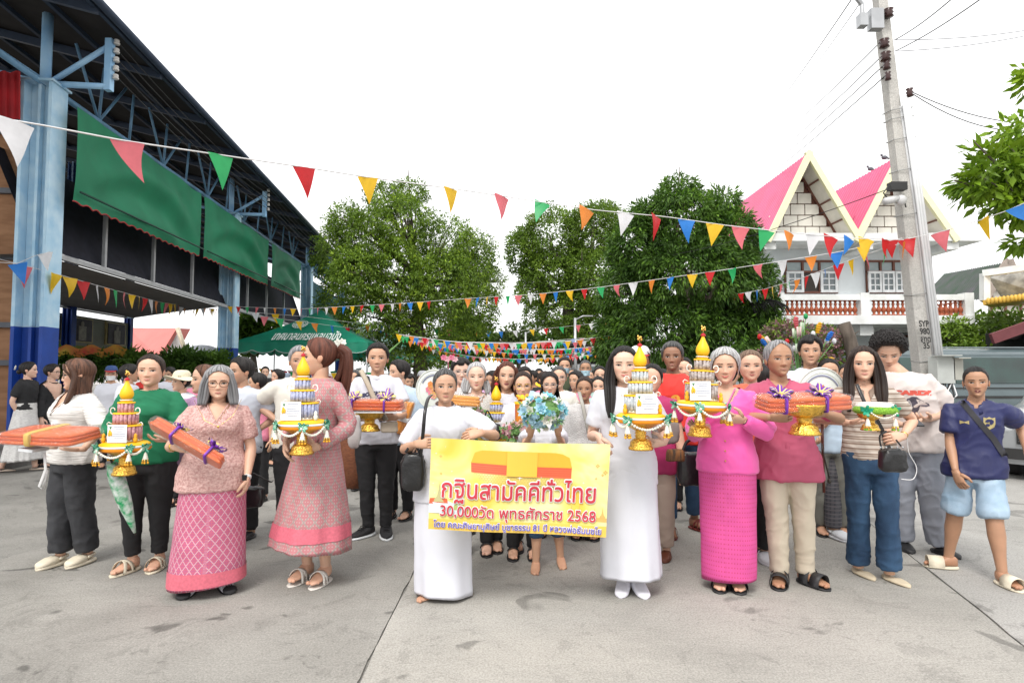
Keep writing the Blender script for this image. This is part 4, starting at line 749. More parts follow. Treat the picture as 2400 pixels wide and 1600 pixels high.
bunting('nearest pennant string, crossing from the upper left border over the street to the pole', [(-60, 268, 3.1), (90, 292, 3.35), (290, 330, 3.75), (520, 364, 4.3), (713, 392, 4.8), (865, 416, 5.3), (1060, 442, 5.8), (1180, 460, 6.1), (1270, 474, 6.2), (1400, 493, 6.35), (1560, 508, 6.6), (1700, 528, 6.8), (1850, 545, 7.0), (1990, 558, 7.2), (2118, 562, 7.4)], .36, .20, 3, order='wpgryob', places=[(30, 'w', .3), (298, 'p', 0), (517, 'g', 0), (713, 'r', -.1), (862, 'y', -.1), (1056, 'y', 0), (1176, 'p', .3), (1272, 'g', .9), (1375, 'o', .7), (1465, 'w', .5), (1537, 'r', .35), (1608, 'b', .25), (1675, 'y', .2), (1735, 'p', .4), (1795, 'g', .5), (1850, 'o', .35), (1905, 'w', .5), (1947, 'r', .8), (1990, 'b', .9), (2030, 'y', .9), (2075, 'r', .1)])
bunting('long pennant string rising from the blue column on the left to the right pole', [(540, 718, 19), (700, 724, 18), (920, 712, 16), (1120, 698, 14), (1250, 690, 12.5), (1400, 674, 11.2), (1560, 652, 10), (1700, 632, 9.2), (1830, 612, 8.6), (1970, 590, 8.1), (2115, 558, 7.5)], .36, .175, 5, gaps=((.44, .50),), order='pwobyrg')
bunting('short pennant string from the pole sloping back left past the balcony', [(2118, 568, 7.4), (2030, 596, 8.2), (1950, 625, 9.2), (1870, 655, 10.6), (1790, 678, 12.4), (1700, 694, 14.5), (1640, 706, 17)], .42, .19, 8, order='rogpyrbw')
bunting('pennant string from the pole to the yellow green tree at the right border', [(2125, 560, 7.4), (2200, 545, 7.2), (2290, 518, 6.9), (2360, 494, 6.6), (2460, 450, 6.3)], .40, .22, 10, order='rpyb', lean=-.3)
bunting('pennant string from the left blue column back under the hall roof', [(-30, 600, 10.2), (126, 640, 10.9), (250, 675, 13), (375, 708, 17), (480, 722, 24), (560, 728, 34)], .55, .30, 12, order='rwogpyy')
bunting('pennant string hanging from the left border across the first blue column', [(-30, 612, 9.8), (40, 618, 10), (80, 600, 10.2), (118, 590, 10.3)], .42, .27, 13, order='wrwb')
bunting('pennant string from the second blue column over the tents', [(545, 728, 21), (720, 742, 22), (860, 760, 24), (1000, 770, 27), (1180, 777, 29), (1300, 768, 29), (1440, 752, 28)], .72, .27, 14, gaps=((.12, .27),), order='bwyrgpwob')
bunting('lower pennant string over the tents towards the mango tree', [(620, 742, 20), (800, 766, 23), (960, 786, 27), (1100, 803, 31), (1250, 806, 33), (1360, 792, 33), (1440, 775, 32)], .74, .27, 15, order='wpgyobrw')
rr = random.Random(11)
for i in range(12):
    Y = 15 + i * 1.1; y0, y1 = 784 + i * 4.0 + rr.uniform(-6, 6), 780 + i * 4.6 + rr.uniform(-10, 10); sg = 12 + rr.uniform(-5, 12); xl, xr = 935 + i * 9, 1470 - i * 7
    bunting(['first', 'second', 'third', 'fourth', 'fifth', 'sixth', 'seventh', 'eighth', 'ninth', 'tenth', 'eleventh', 'farthest'][i] + ' of the crowded far pennant strings over the street end, counted from the front', [(xl, y0, Y), (xl + (xr - xl) * .25, y0 + sg * .8, Y), ((xl + xr) / 2, (y0 + y1) / 2 + sg, Y), (xl + (xr - xl) * .75, y1 + sg * .8, Y), (xr, y1, Y)], .30, .155, 20 + i, real=False)
for i, (x0, y0, x1, y1, Y) in enumerate(((560, 858, 880, 872, 20), (640, 866, 860, 860, 24))):
    bunting(('upper' if i == 0 else 'lower') + ' pennant string hanging under the green tents', [(x0, y0, Y), ((x0 + x1) / 2, (y0 + y1) / 2 + 10, Y), (x1, y1, Y)], .35, .26, 50 + i, real=False)
# ================================================================ PEOPLE
def smooth_tab(z, v):
    zz = np.linspace(z[0], z[-1], 200); y = np.interp(zz, z, v); k = np.exp(-np.linspace(-2, 2, 15) ** 2); k /= k.sum()
    yp = np.concatenate([np.full(7, y[0]) - (y[7:0:-1] - y[0]), y, np.full(7, y[-1]) - (y[-2:-9:-1] - y[-1])])
    return zz, np.convolve(yp, k, 'valid')
HZ = [-.02, 0, .05, .12, .2, .3, .4, .5, .6, .7, .8, .88, .94, .98, 1.0]
HA = [.05, .105, .165, .218, .262, .300, .330, .346, .352, .345, .312, .255, .185, .105, .0]
HF = [.30, .345, .375, .375, .372, .375, .38, .378, .385, .378, .34, .275, .195, .11, .0]
HB = [.0, .02, .06, .12, .22, .34, .43, .48, .50, .49, .44, .36, .27, .15, .0]
TA, TF, TB = smooth_tab(HZ, HA), smooth_tab(HZ, HF), smooth_tab(HZ, HB)
def gs(x, m, s): return np.exp(-((x - m) / s) ** 2)
class Head:
    """head shape in units of head height: x to the side, y forward, z from chin (0) to crown (1)"""
    def __init__(s, jaw=1., wide=1., age=0., nose=1., smile=0., chin=1., man=False, fat=0.):
        s.jaw, s.wide, s.age, s.nose, s.smile, s.chin, s.man, s.fat = jaw, wide, age, nose, smile, chin, man, fat
    def ab(s, z):
        a = np.interp(z, *TA); f = np.interp(z, *TF); b = np.interp(z, *TB)
        j = np.clip((.42 - z) / .35, 0, 1); a = a * s.wide * .985 * (1 + (s.jaw - 1) * j + s.fat * .12 * gs(z, .15, .15)); return a, f, b
    def disp(s, x, z):
        ax = np.abs(x); n = s.nose
        d = .085 * n * gs(x, 0, .042 + .02 * gs(z, .3, .07)) * gs(np.minimum(z - .305, 0), 0, .03) * np.clip(1 - (z - .305) / .26, 0.10, 1) * gs(np.maximum(z - .55, 0), 0, .06)
        d += .028 * n * gs(ax, .062, .03) * gs(z, .300, .032)                       # nostril wings
        d -= .032 * gs(ax, .150, .075) * gs(z, .475, .048)                          # eye sockets
        d += .014 * gs(ax, .150, .10) * gs(z, .565, .035)                           # brow
        d += .018 * gs(ax, .215, .085) * gs(z, .345, .085) * (1 + .5 * s.smile)     # cheeks
        mz = s.smile * .035 * (ax / .1) ** 2
        d += .022 * gs(x, 0, .085) * (gs(z - mz, .212, .020) + 1.1 * gs(z - mz, .170, .020)) - .012 * gs(x, 0, .10) * gs(z - mz, .192, .008)
        d -= .012 * gs(x, 0, .02) * gs(z, .238, .02)
        d -= .016 * gs(x, 0, .09) * gs(z, .128, .022)
        d += .022 * s.chin * gs(x, 0, .085) * gs(z, .06, .045)
        fold = .105 + (.30 - z) * .35
        d -= (.004 + .010 * s.age + .006 * s.smile) * gs(ax, fold, .016) * gs(z, .235, .07)
        d -= .006 * s.age * gs(ax, .15, .07) * gs(z, .418, .014)                      # bags
        d -= .004 * s.age * (gs(z, .66, .010) + gs(z, .70, .010) + gs(z, .74, .01)) * gs(x, 0, .18)
        return d
    def section(s, ph, z):
        a, f, b = s.ab(z); sp, cp = np.sin(ph), np.cos(ph); e = 2 / 2.25
        x = a * np.sign(sp) * np.abs(sp) ** e; y = np.where(cp > 0, f, b) * np.sign(cp) * np.abs(cp) ** e
        return x, y, z
    def front_y(s, x, z):
        a, f, b = s.ab(z); r = np.clip(np.abs(x) / np.maximum(a, 1e-4), 0, .995)
        return f * (1 - r ** 2.25) ** (1 / 2.25) + s.disp(x, z)
    def grid(s, nph, nz):
        t = np.linspace(0, 1, nz); z = -.02 + 1.02 * (t * .55 + .45 * (1 - (1 - t) ** 2)) ; z[-1] = 1
        u = np.linspace(-1, 1, nph, endpoint=False); ph = pi * (u * .62 + .38 * u ** 3)
        PH, Z = np.meshgrid(ph, z); x, y, zz = s.section(PH, Z)
        m = np.clip((np.cos(PH) - .05) * 3, 0, 1); y = y + s.disp(x, Z) * m
        c = np.ones(PH.shape + (3,)); ck = gs(np.abs(x), .2, .10) * gs(Z, .33, .10) * m
        c[..., 1] -= .10 * ck; c[..., 2] -= .12 * ck
        ns = gs(x, 0, .07) * gs(Z, .30, .05) * m; c[..., 1] -= .08 * ns; c[..., 2] -= .08 * ns
        ey = gs(np.abs(x), .15, .08) * gs(Z, .465, .04) * m; c *= (1 - (.10 + .08 * s.age) * ey)[..., None]
        if s.man:
            bd = (gs(Z, .13, .09) * np.clip((np.cos(PH) + .3) * 2, 0, 1)); c *= (1 - .10 * bd)[..., None]
        if s.age: c *= (1 - .10 * s.age * (vnoise(np.stack([x.ravel() * 9, y.ravel() * 9, Z.ravel() * 9], 1)).reshape(Z.shape) * .5 + .5))[..., None]
        return np.stack([x, y, Z], 2), c
SKIN = dict(fair=(.72, .47, .36), light=(.66, .41, .29), tan=(.55, .325, .215), brown=(.42, .232, .142), dark=(.30, .155, .095))
HAIRC = dict(black=((.008, .007, .007), (.026, .022, .021)), brown=((.035, .018, .012), (.17, .08, .05)), gray=((.10, .10, .105), (.42, .42, .43)), silver=((.22, .22, .225), (.62, .62, .62)),
             salt=((.02, .02, .02), (.14, .14, .14)), redbrown=((.05, .018, .012), (.16, .055, .035)), dkbrown=((.012, .009, .008), (.055, .032, .023)), light=((.10, .06, .04), (.25, .17, .12)))
def skin_mat(k): return mat('skin_' + k, SKIN[k], rough=.48, var=.06, sc=14, bump=.12, bsc=260, spec=.42, attr=True, sss=.06)
def hair_mat(k): return mat('hair_' + k, HAIRC[k][1], col2=HAIRC[k][0], rough=.5, sc=1, stretch=(34, 1.6, 1), bump=.8, bsc=2.4, spec=.28, uv=True)
def ring_loft(mb, rings, n=24, mi=0, col=None, sq=2.2, uv=False, wave=None):
    """rings: (center(3), side(3), front(3), a, bf, bb)"""
    an = np.linspace(0, 2 * pi, n, endpoint=False); V = []; e = 2 / sq
    for k, (c, sd, fr, a, bf, bb) in enumerate(rings):
        sn, cs = np.sin(an), np.cos(an); x = a * np.sign(sn) * np.abs(sn) ** e; y = np.where(cs > 0, bf, bb) * np.sign(cs) * np.abs(cs) ** e
        if wave is not None: k2 = 1 + wave(an, k); x = x * k2; y = y * k2
        V.append(np.array(list(c)) + np.outer(x, np.array(list(sd))) + np.outer(y, np.array(list(fr))))
    V = np.array(V); u = None
    if uv:
        zz = V[:, :, 2]; uu = np.tile(an / (2 * pi) * 2 * pi * max(r[3] for r in rings), (len(rings), 1)); u = np.stack([uu, zz], 2)
    off = mb.n; mb.grid(V, closed_v=True, mi=mi, col=col, uv=u); m = len(rings)
    mb.f.append((np.array([list(range(off, off + n))]), mi)); mb.f.append((np.array([list(range(off + m * n - 1, off + (m - 1) * n - 1, -1))]), mi))
TZ = [.47, .50, .53, .57, .62, .67, .72, .76, .785, .803, .817, .829, .84]
T_A = [.098, .102, .104, .099, .091, .092, .097, .101, .102, .096, .080, .060, .044]
T_F = [.058, .060, .062, .060, .058, .064, .070, .068, .060, .053, .047, .042, .037]
T_B = [.072, .074, .070, .056, .048, .054, .060, .062, .060, .055, .050, .045, .040]
def foot_solid(mb, O, fd, sd, L, Wd, hf, z0=.0, n=14, m=14, mi=0, col=None, point=0., back=.3, sq=2.6, rd=3.2):
    """shoe / foot volume: O is the middle of the foot on the ground"""
    V = []; an = np.linspace(0, 2 * pi, n, endpoint=False); O = np.array(list(O)); fd = np.array(list(fd)); sd = np.array(list(sd))
    for k in range(m + 1):
        u = k / m; e = (1 - abs(2 * u - 1) ** (rd - point)) ** .5 if 0 < u < 1 else 0
        w = Wd / 2 * e * (.80 + .20 * math.sin(u * pi * .9 + .2) if u < .5 else 1.0 - point * .25 * (u - .5)); w = max(w, .002)
        hh = np.interp(u, [0, .1, .3, .5, .75, .92, 1], [hf[0] * .7, hf[0], hf[1], hf[2], hf[3], hf[3] * .85, hf[3] * .35])
        ca, sa = np.cos(an), np.sin(an); f = lambda x: np.sign(x) * np.abs(x) ** (2 / sq)
        p = O + fd * (u - .5) * L; V.append(p + np.outer(f(ca) * w, sd) + np.outer(z0 + hh / 2 + f(sa) * hh / 2, np.array([0, 0, 1.])))
    off = mb.n; mb.grid(np.array(V), closed_v=True, mi=mi, col=col)
    mb.f.append((np.array([list(range(off, off + n))]), mi)); mb.f.append((np.array([list(range(off + (m + 1) * n - 1, off + m * n - 1, -1))]), mi))
def strap_arc(mb, O, fd, sd, L, Wd, u0, u1, w, hgt, z0, mi=0, u2=None, thick=.006):
    """band over the foot from the left edge at u0 to the right edge at u1"""
    rows = []; O = np.array(list(O)); fd = np.array(list(fd)); sd = np.array(list(sd))
    for k in range(11):
        t = k / 10; u = u0 + (u1 - u0) * t; x = -math.cos(t * pi) * Wd * .53; z = z0 + hgt * math.sin(t * pi) ** .7
        c = O + fd * (u - .5) * L + sd * x + np.array([0, 0, z]); rows.append([c - fd * w / 2, c + fd * w / 2, c + fd * w / 2 + np.array([0, 0, thick]), c - fd * w / 2 + np.array([0, 0, thick])])
    mb.grid(np.array(rows), closed_v=True, mi=mi)
def ik(S, Wp, l1, l2, hint):
    d = Wp - S; L = d.length; mxl = (l1 + l2) * .995
    if L > mxl: k = min(L / mxl, 1.25); l1 *= k; l2 *= k; 
    if L > (l1 + l2) * .995: Wp = S + d * ((l1 + l2) * .995 / L); d = Wp - S; L = d.length
    a = (l1 * l1 - l2 * l2 + L * L) / (2 * L); hh = math.sqrt(max(l1 * l1 - a * a, 1e-8)); d.normalize()
    p = hint - d * hint.dot(d)
    if p.length < 1e-4: p = Vector((0, 0, -1))
    p.normalize(); return S + d * a + p * hh, Wp
def hand(mb, Wp, d, nrm, h, curl=.5, thumb=1, mi=0, col=None, lod=0, spread=.05):
    d = Vector(d).normalized(); nrm = Vector(nrm); nrm = (nrm - d * nrm.dot(d)).normalized(); sd = d.cross(nrm)
    L = .104 * h; pw = .0235 * h; pt = .0095 * h
    pts = [Wp - d * L * .08, Wp + d * L * .1, Wp + d * L * .3, Wp + d * L * .46, Wp + d * L * .53]
    mb.sweep(pts, [.015 * h, .0185 * h, pw, pw, pw * .9], [.012 * h, .0115 * h, pt * 1.15, pt, pt * .7], n=10, side=sd, mi=mi, col=col, sq=2.5)
    if lod: return
    for k, (ln, o) in enumerate(((.42, -1.5), (.47, -.5), (.44, .5), (.35, 1.5))):
        o *= thumb * -1 if False else 1; oo = o * (-thumb)
        b = Wp + d * L * .48 + sd * (-oo * .0118 * h * -1)
        dd = (d + sd * (oo * spread)).normalized(); p = [b]; a = curl * .25
        for j, q in enumerate((.45, .30, .25)):
            a += curl * (.55 if j == 0 else .75); v = dd * math.cos(a) + nrm * math.sin(a); p.append(p[-1] + v * ln * L * q)
        mb.sweep([p[0], p[0].lerp(p[1], .5), p[1], p[2], p[3]], [.0062 * h, .0058 * h, .0057 * h, .0052 * h, .0036 * h], n=6, side=sd, mi=mi, col=col)
    tb = Wp + d * L * .14 - sd * thumb * pw * .75 ; td = (d * .75 - sd * thumb * .65 + nrm * (.15 + .5 * curl)).normalized()
    t2 = (d * .95 - sd * thumb * (.25 - .3 * curl) + nrm * (.15 + .6 * curl)).normalized()
    mb.sweep([tb, tb + td * L * .17, tb + td * L * .30 , tb + td * L * .30 + t2 * L * .16, tb + td * L * .30 + t2 * L * .24], [.0085 * h, .0085 * h, .0068 * h, .006 * h, .004 * h], n=6, side=sd, mi=mi, col=col)
PEOPLE = {}
def person(label, head, Y=None, feet=None, yaw=0, hyaw=None, pitch=0, roll=0, skin='tan', hair=('short_m', 'black'), w=1., d=1., bust=0, belly=0, face=None, lod=0,
           top=None, bottom=None, shoes=None, hr=None, hl=None, group='people in the procession', key=None, fyaw=None, lean_f=0, glasses=None, hat=None, mask=None, open_mouth=False, eyes_down=False, hs=1.06, tx=0., earring=False, neckl=None):
    R = math.radians; off_ = -math.degrees(math.atan((head[0] - 1200) / 1400)); hyaw = (yaw if hyaw is None else hyaw) + off_; yaw += off_; fyaw = (fyaw[0] + off_, fyaw[1] + off_) if fyaw else None
    if feet: fp = [G(*feet[0]), G(*feet[1])]; base = (fp[0] + fp[1]) / 2
    else: hp = P(head[0], head[1], Y); base = Vector((hp.x, Y, 0)); fp = None
    YY = base.y if Y is None else Y
    hp = P(head[0], head[1], YY + lean_f); h = hp.z - .012
    if hat or hair[0] == 'curly': h -= .045
    f = Vector((math.sin(R(yaw)), -math.cos(R(yaw)), 0)); s = Vector((math.cos(R(yaw)), math.sin(R(yaw)), 0)); Z = Vector((0, 0, 1))
    hyaw = yaw if hyaw is None else hyaw
    if fp is None: fp = [base - s * .055 * h, base + s * .055 * h]
    root = thing('person', label, 'person', (base.x, base.y, 0), group)
    lean = Vector((hp.x - base.x, hp.y - base.y, 0)); cen = lambda z: base + lean * min(max((z / h - .1) / .75, 0), 1) + Z * z + s * tx * math.exp(-((z / h - .66) / .22) ** 2)
    sk = skin_mat(skin); body = MB(); wt = (1, 1, 1)
    seed = int(abs(head[0] * 7 + head[1])) % 1000
    # --- head
    fr_ = random.Random(seed * 13 + 5); fd_ = dict(wide=fr_.uniform(.96, 1.03), nose=fr_.uniform(.85, 1.15), jaw=fr_.uniform(.93, 1.07), smile=fr_.uniform(-.1, .45), fat=fr_.uniform(0, .4), chin=fr_.uniform(.7, 1.2)); fd_.update(face or {}); eyj = fr_.uniform(-.004, .008); brj = fr_.uniform(-.012, .012); H = Head(**fd_); hh = .136 * h * hs; fh = Vector((math.sin(R(hyaw)), -math.cos(R(hyaw)), 0)); sh = Vector((math.cos(R(hyaw)), math.sin(R(hyaw)), 0))
    piv = cen(.845 * h) + f * .006 * h
    up = Z.copy(); fh2 = (fh * math.cos(R(pitch)) + Z * math.sin(R(pitch))); up = (Z * math.cos(R(pitch)) - fh * math.sin(R(pitch)))
    sh2 = sh * math.cos(R(roll)) + up * math.sin(R(roll)); up2 = up * math.cos(R(roll)) - sh * math.sin(R(roll))
    org = Vector((hp.x, hp.y, h)) - up2 * hh + fh * .0 + f * .012 * h
    A = np.array([list(sh2 * hh), list(fh2 * hh), list(up2 * hh)])
    def HW(Q): Q = np.asarray(Q, float); return Q @ A + np.array(list(org))
    nph, nz = ((56, 50) if lod == 0 else (36, 34) if lod == 1 else (20, 20))
    Vh, ch = H.grid(nph, nz); body.grid(HW(Vh), closed_v=True, col=ch)
    zm = .012 if eyes_down else 0
    for sg in (-1, 1):                                                             # ears
        a0 = H.ab(.45)[0]; c = HW([sg * (a0 + .012), -.04, .42]); Re = np.stack([A[0] / hh, A[1] / hh, A[2] / hh], 1)
        body.ell(c, (.030 * hh, .072 * hh, .115 * hh), Re, 8, 6, col=(1, .88, .85)); body.ell(HW([sg * (a0 + .028), -.055, .44]), (.022 * hh, .075 * hh, .10 * hh), Re, 8, 6, col=(.97, .86, .82))
    nk = [cen(.79 * h) - f * .004 * h, cen(.835 * h) - f * .002 * h, Vector(HW([0, -.07, .05])), Vector(HW([0, -.06, .30]))]
    kn = .97 if bust or not H.man else 1.12
    body.sweep(nk, [.056 * h * kn, .0315 * h * kn, .0280 * h * kn * (1 + .12 * H.fat), .030 * h * kn], [.042 * h, .033 * h * kn, .031 * h * kn, .031 * h], n=16, side=s, col=(.96, .94, .93))
    # --- torso (mostly under cloth)
    def rings(ea, eb, z0, z1, flare=0, n=14):
        out = []
        for zf in np.linspace(z0, z1, n):
            bl = belly * gs(zf, .585, .06); bs = bust * gs(zf, .735, .035)
            wz = 1 + (w - 1) * (1 if zf < .68 else max(.45, 1 - (zf - .68) * 6)); a = (np.interp(zf, TZ, T_A) * wz * (1 + .5 * bl * 4)) * h + ea; k = flare * .42 * max(0, (.64 - zf))
            bf = (np.interp(zf, TZ, T_F) * d + bs + bl) * h + eb; bb = np.interp(zf, TZ, T_B) * d * h + eb
            out.append((cen(zf * h), s, f, a + k * h, bf + k * h * .8, bb + k * h * .6))
        return out
    ring_loft(body, rings(-.007, -.005, .47, .838), 22, col=(.97, .95, .94))
    # --- arms
    sw = .094 * h * (.55 + .45 * w); Sh = {-1: cen(.795 * h) - s * sw, 1: cen(.795 * h) + s * sw}; arms = {}
    for sg, spec in ((1, hr), (-1, hl)):
        spec = dict(spec or {}); S = Sh[sg]; l1, l2 = .168 * h, .150 * h
        if 'p' in spec: q = spec['p']; Wt = P(q[0], q[1], YY - q[2])
        else: Wt = S + s * sg * .045 * h * max(1, w) + f * .03 * h - Z * .312 * h
        hint = Vector(spec.get('hint', s * sg * .5 - f * .5 - Z * .8)); E, Wt = ik(S, Wt, l1, l2, hint)
        dh = Vector(spec.get('d', (Wt - E).normalized())); nh = Vector(spec.get('n', -s * sg))
        arms[sg] = (S, E, Wt)
        pth = [S - s * sg * .02 * h, S, S.lerp(E, .35), S.lerp(E, .7), S.lerp(E, .92), E.lerp(Wt, .06), E.lerp(Wt, .25), E.lerp(Wt, .6), E.lerp(Wt, .9), Wt]
        ft = .5 + .5 * w
        body.sweep(pth, [.022 * h * ft, .024 * h * ft, .0245 * h * ft, .0235 * h * ft, .0215 * h * ft, .0215 * h * ft, .0225 * h * ft, .018 * h * ft, .0142 * h, .0140 * h], None, n=12, side=f)
        hand(body, Wt, dh, nh, h, spec.get('curl', .35), spec.get('thumb', 1 if sg > 0 else -1), lod=0 if lod < 2 else 1)
    # --- legs
    ft = .6 + .4 * w; bare = bottom and bottom.get('bare', 0); legs = []
    fy = fyaw or (yaw, yaw); SH = dict(shoes or {}); st = SH.get('t', 'slide'); fL = .145 * h; fW = .058 * h
    for k in (0, 1):
        sg = -1 if k == 0 else 1; hip = cen(.48 * h) + s * sg * .052 * h * w; fd = Vector((math.sin(R(fy[k])), -math.cos(R(fy[k])), 0)); sdv = Vector((math.cos(R(fy[k])), math.sin(R(fy[k])), 0))
        O = fp[k].copy(); z0 = SH.get('z', .022 if st in ('slide', 'xslide', 'thong', 'clog') else .0)
        ank = O - fd * fL * .24 + Z * (.045 * h + z0); knee = hip.lerp(ank, .47) + f * .012 * h; legs.append((hip, knee, ank, O, fd, sdv))
        body.sweep([hip, hip.lerp(knee, .4), hip.lerp(knee, .85), knee.lerp(ank, .06), knee.lerp(ank, .3), knee.lerp(ank, .7), ank, ank - Z * .02 * h], [.046 * h * ft, .046 * h * ft, .038 * h * ft, .035 * h * ft, .036 * h * ft, .025 * h * ft, .0205 * h, .022 * h], None, n=12, side=s)
        if st in ('slide', 'xslide', 'thong', 'bare', 'heel'):
            foot_solid(body, O, fd, sdv, fL, fW * .92, (.05 * h, .052 * h, .036 * h, .017 * h), z0, col=(1, .95, .93))
            for j in range(5):
                c = O + fd * fL * (.47 - .028 * j) + sdv * (-sg) * (fW * (.30 - .15 * j)); r = (.0088 if j == 0 else .0062) * h
                body.ell(c + Z * (z0 + r * .95), (r, r, r * .95), None, 7, 5, col=(1, .9, .87))
    body.build('body', sk, root)
    # --- face parts
    def patch(pts, e, thick=0.0, name='eye', m=None, rows=None, col=None):
        """strip patch lying on the face; rows = list of rows of (x,z)"""
        b = MB(); rr = np.array(rows, float); x, z = rr[..., 0], rr[..., 1]; y = H.front_y(x, z) + e
        b.grid(HW(np.stack([x, y, z], 2))); return b
    if lod < 3:
        ew, eh = (.074, .0205 + eyj * .5 - .005 * max(0, H.smile)) if not (face or {}).get('big') else (.082, .029)
        if H.age > .6: eh *= .82
        ex = .152 * H.wide
        for sg in (-1, 1):
            eye = MB()
            for (rw, rh, cx, cz, e, mi) in ((ew, eh, 0, 0, .010, 0), (.034, min(eh * 1.0, .0265), 0, .001 - zm, .0135, 1)):
                if eyes_down and mi == 1: rh *= .5
                u = np.linspace(-1, 1, 11 if mi == 0 else 7); rows = [[(sg * (ex + cx) + rw * q, .470 + cz - (.006 if mi == 0 else 0) * sg * 0 + (v) * rh * (1 - abs(q) ** 2.2) * (1 if mi == 0 else (1 - q * q) ** .0) + .010 * sg * q * (mi == 0)) for q in u] for v in (-1, 0, 1)]
                if mi == 1: rows = [[(sg * ex + rw * math.cos(t) * rr_, .471 - zm + rh * math.sin(t) * rr_) for t in np.linspace(0, 2 * pi, 12)] for rr_ in (0.01, 1)]
                rr = np.array(rows); x, z = rr[..., 0], rr[..., 1]; yc = H.front_y(np.array(sg * ex), np.array(.470))
                y = H.front_y(x, z) + e; eye.grid(HW(np.stack([x, y, z], 2)), mi=mi)
            u = np.linspace(-1, 1, 11); lid = [[(sg * ex + ew * 1.08 * q, .470 + eh * (1 - abs(q) ** 2.2) * k1 + k2 + .010 * sg * q) for q in u] for k1, k2 in ((1, -.004), (1.08, .0105 if not H.man else .007))]
            rr = np.array(lid); x, z = rr[..., 0], rr[..., 1]; eye.grid(HW(np.stack([x, H.front_y(x, z) + .016, z], 2)), mi=2)
            eye.build('eye', [mat('eye_white', (.48, .46, .44), .25, var=.03), mat('iris', (.018, .011, .008), .15, var=.02), mat('lash', (.02, .015, .012), .7)], root)
        hc = 'salt' if H.age > .8 else 'dkbrown'; bw = .088
        for sg in (-1, 1):
            br = MB()
            u = np.linspace(0, 1, 9); th = .012 if H.man else .0095
            rows = [[(sg * (.058 + q * bw * 2), .553 + brj * (1 - q) + .026 * math.sin(q * 2.4) - .010 * q + v * th * (1 - .65 * q)) for q in u] for v in (-1, 0, 1)]
            rr = np.array(rows); x, z = rr[..., 0], rr[..., 1]; e = np.array([.002, .014, .002])[:, None]; br.grid(HW(np.stack([x, H.front_y(x, z) + e, z], 2)))
            br.build('eyebrow', mat('brow_' + hc, (.10, .09, .085) if hc == 'salt' else (.03, .02, .016), .8, var=.2, sc=90), root)
        if not mask:
            lp = MB(); mw = .100 + .016 * H.smile; u = np.linspace(-1, 1, 13)
            def mzf(q): return .192 + H.smile * .038 * abs(q) ** 2 - .004 * (1 - q * q)
            op = (.036 if lod == 0 else .018) if open_mouth else 0
            uprow = [[(mw * q, mzf(q) + op * (1 - q * q) + v * (.021 * (1 - abs(q) ** 1.8) - .005 * gs(q, 0, .22) * (v == 1))) for q in u] for v in (0, .5, 1)]
            lorow = [[(mw * q * .95, mzf(q) - op * (1 - q * q) - v * .025 * (1 - q * q)) for q in u] for v in (0, .5, 1)]
            for rows in (uprow, lorow):
                rr = np.array(rows); x, z = rr[..., 0], rr[..., 1]; e = np.array([.004, .015, .003])[:, None]; lp.grid(HW(np.stack([x, H.front_y(x, z) + e, z], 2)))
            if open_mouth:
                rows = [[(mw * q * .9, mzf(q) + v * op * (1 - q * q)) for q in u] for v in (-1, 1)]; rr = np.array(rows); x, z = rr[..., 0], rr[..., 1]; lp.grid(HW(np.stack([x, H.front_y(x, z) + .005, z], 2)), mi=1)
            lc = (face or {}).get('man'); lk = 'lips_m' if lc else 'lips_f'
            if SH.get('lip'): lk = 'lips_red'
            lp.build('lips', [mat(lk, {'lips_m': (.47, .22, .18), 'lips_f': (.50, .155, .145), 'lips_red': (.55, .06, .075)}[lk], .35, var=.06), mat('mouth', (.13, .03, .03), .6)], root)
    # --- hair
    hs_, hc_ = hair; hm = hair_mat(hc_)
    def zb(ph):
        a = abs(ph)
        if hs_ in ('short_m', 'crop', 'curly', 'fringe'): pts = [(0, .83), (.5, .82), (.85, .74), (1.05, .60), (1.3, .47), (1.55, .44), (1.75, .40), (2.0, .28), (2.5, .16), (pi, .13)]
        elif hs_ in ('short_f', 'bob', 'cap_f'): pts = [(0, .84), (.45, .80), (.8, .70), (1.0, .60), (1.2, .50), (1.42, .42), (1.6, .30), (2.0, .15), (pi, .08)]
        else: pts = [(0, .86), (.5, .82), (.85, .73), (1.05, .62), (1.25, .50), (1.45, .42), (1.7, .32), (2.1, .18), (pi, .10)]
        z = np.interp(a, [p[0] for p in pts], [p[1] for p in pts])
        if hs_ == 'recede': z = z + .07 * gs(a, .0, .55)
        if hs_ == 'fringe': z = z - .11 * gs(a, 0.1, .55) + .10 * gs(ph, .35, .13)
        if hs_ in ('bangs',): z = z - .12 * gs(a, .2, .5)
        return z
    if hs_ != 'none' and lod < 3 or hs_ != 'none':
        hb = MB(); nP, nT = (128, 18) if lod == 0 else (56, 12); nz_amp = {'curly': .07, 'crop': .004}.get(hs_, .011)
        TH = {'short_m': .075, 'crop': .022, 'short_f': .085, 'bob': .075, 'curly': .23, 'tied': .045, 'pony': .055, 'long': .05, 'fringe': .10, 'recede': .055, 'bangs': .085, 'cap_f': .05}.get(hs_, .06)
        ph = np.linspace(-pi, pi, nP, endpoint=False); t = np.linspace(0, 1, nT); PHg, Tg = np.meshgrid(ph, t)
        zbv = np.array([zb(p) for p in ph]); Zg = zbv[None, :] + (1.0 - zbv[None, :]) * np.sin(Tg * pi / 2)
        x, y, z = H.section(PHg, Zg); c0 = np.array([0, -.05, .55]); Q = np.stack([x, y, z], 2)
        jag = vnoise(np.stack([ph * 14, ph * 0, ph * 0 + seed], 1)) * .012
        th = TH * np.clip(Tg * 6, .10 if hs_ not in ('short_f', 'bob') else .35, 1) ** .6
        part = -.02 * gs(PHg, .25, .10) * (TH < .12) * np.clip(Tg * 3, 0, 1)
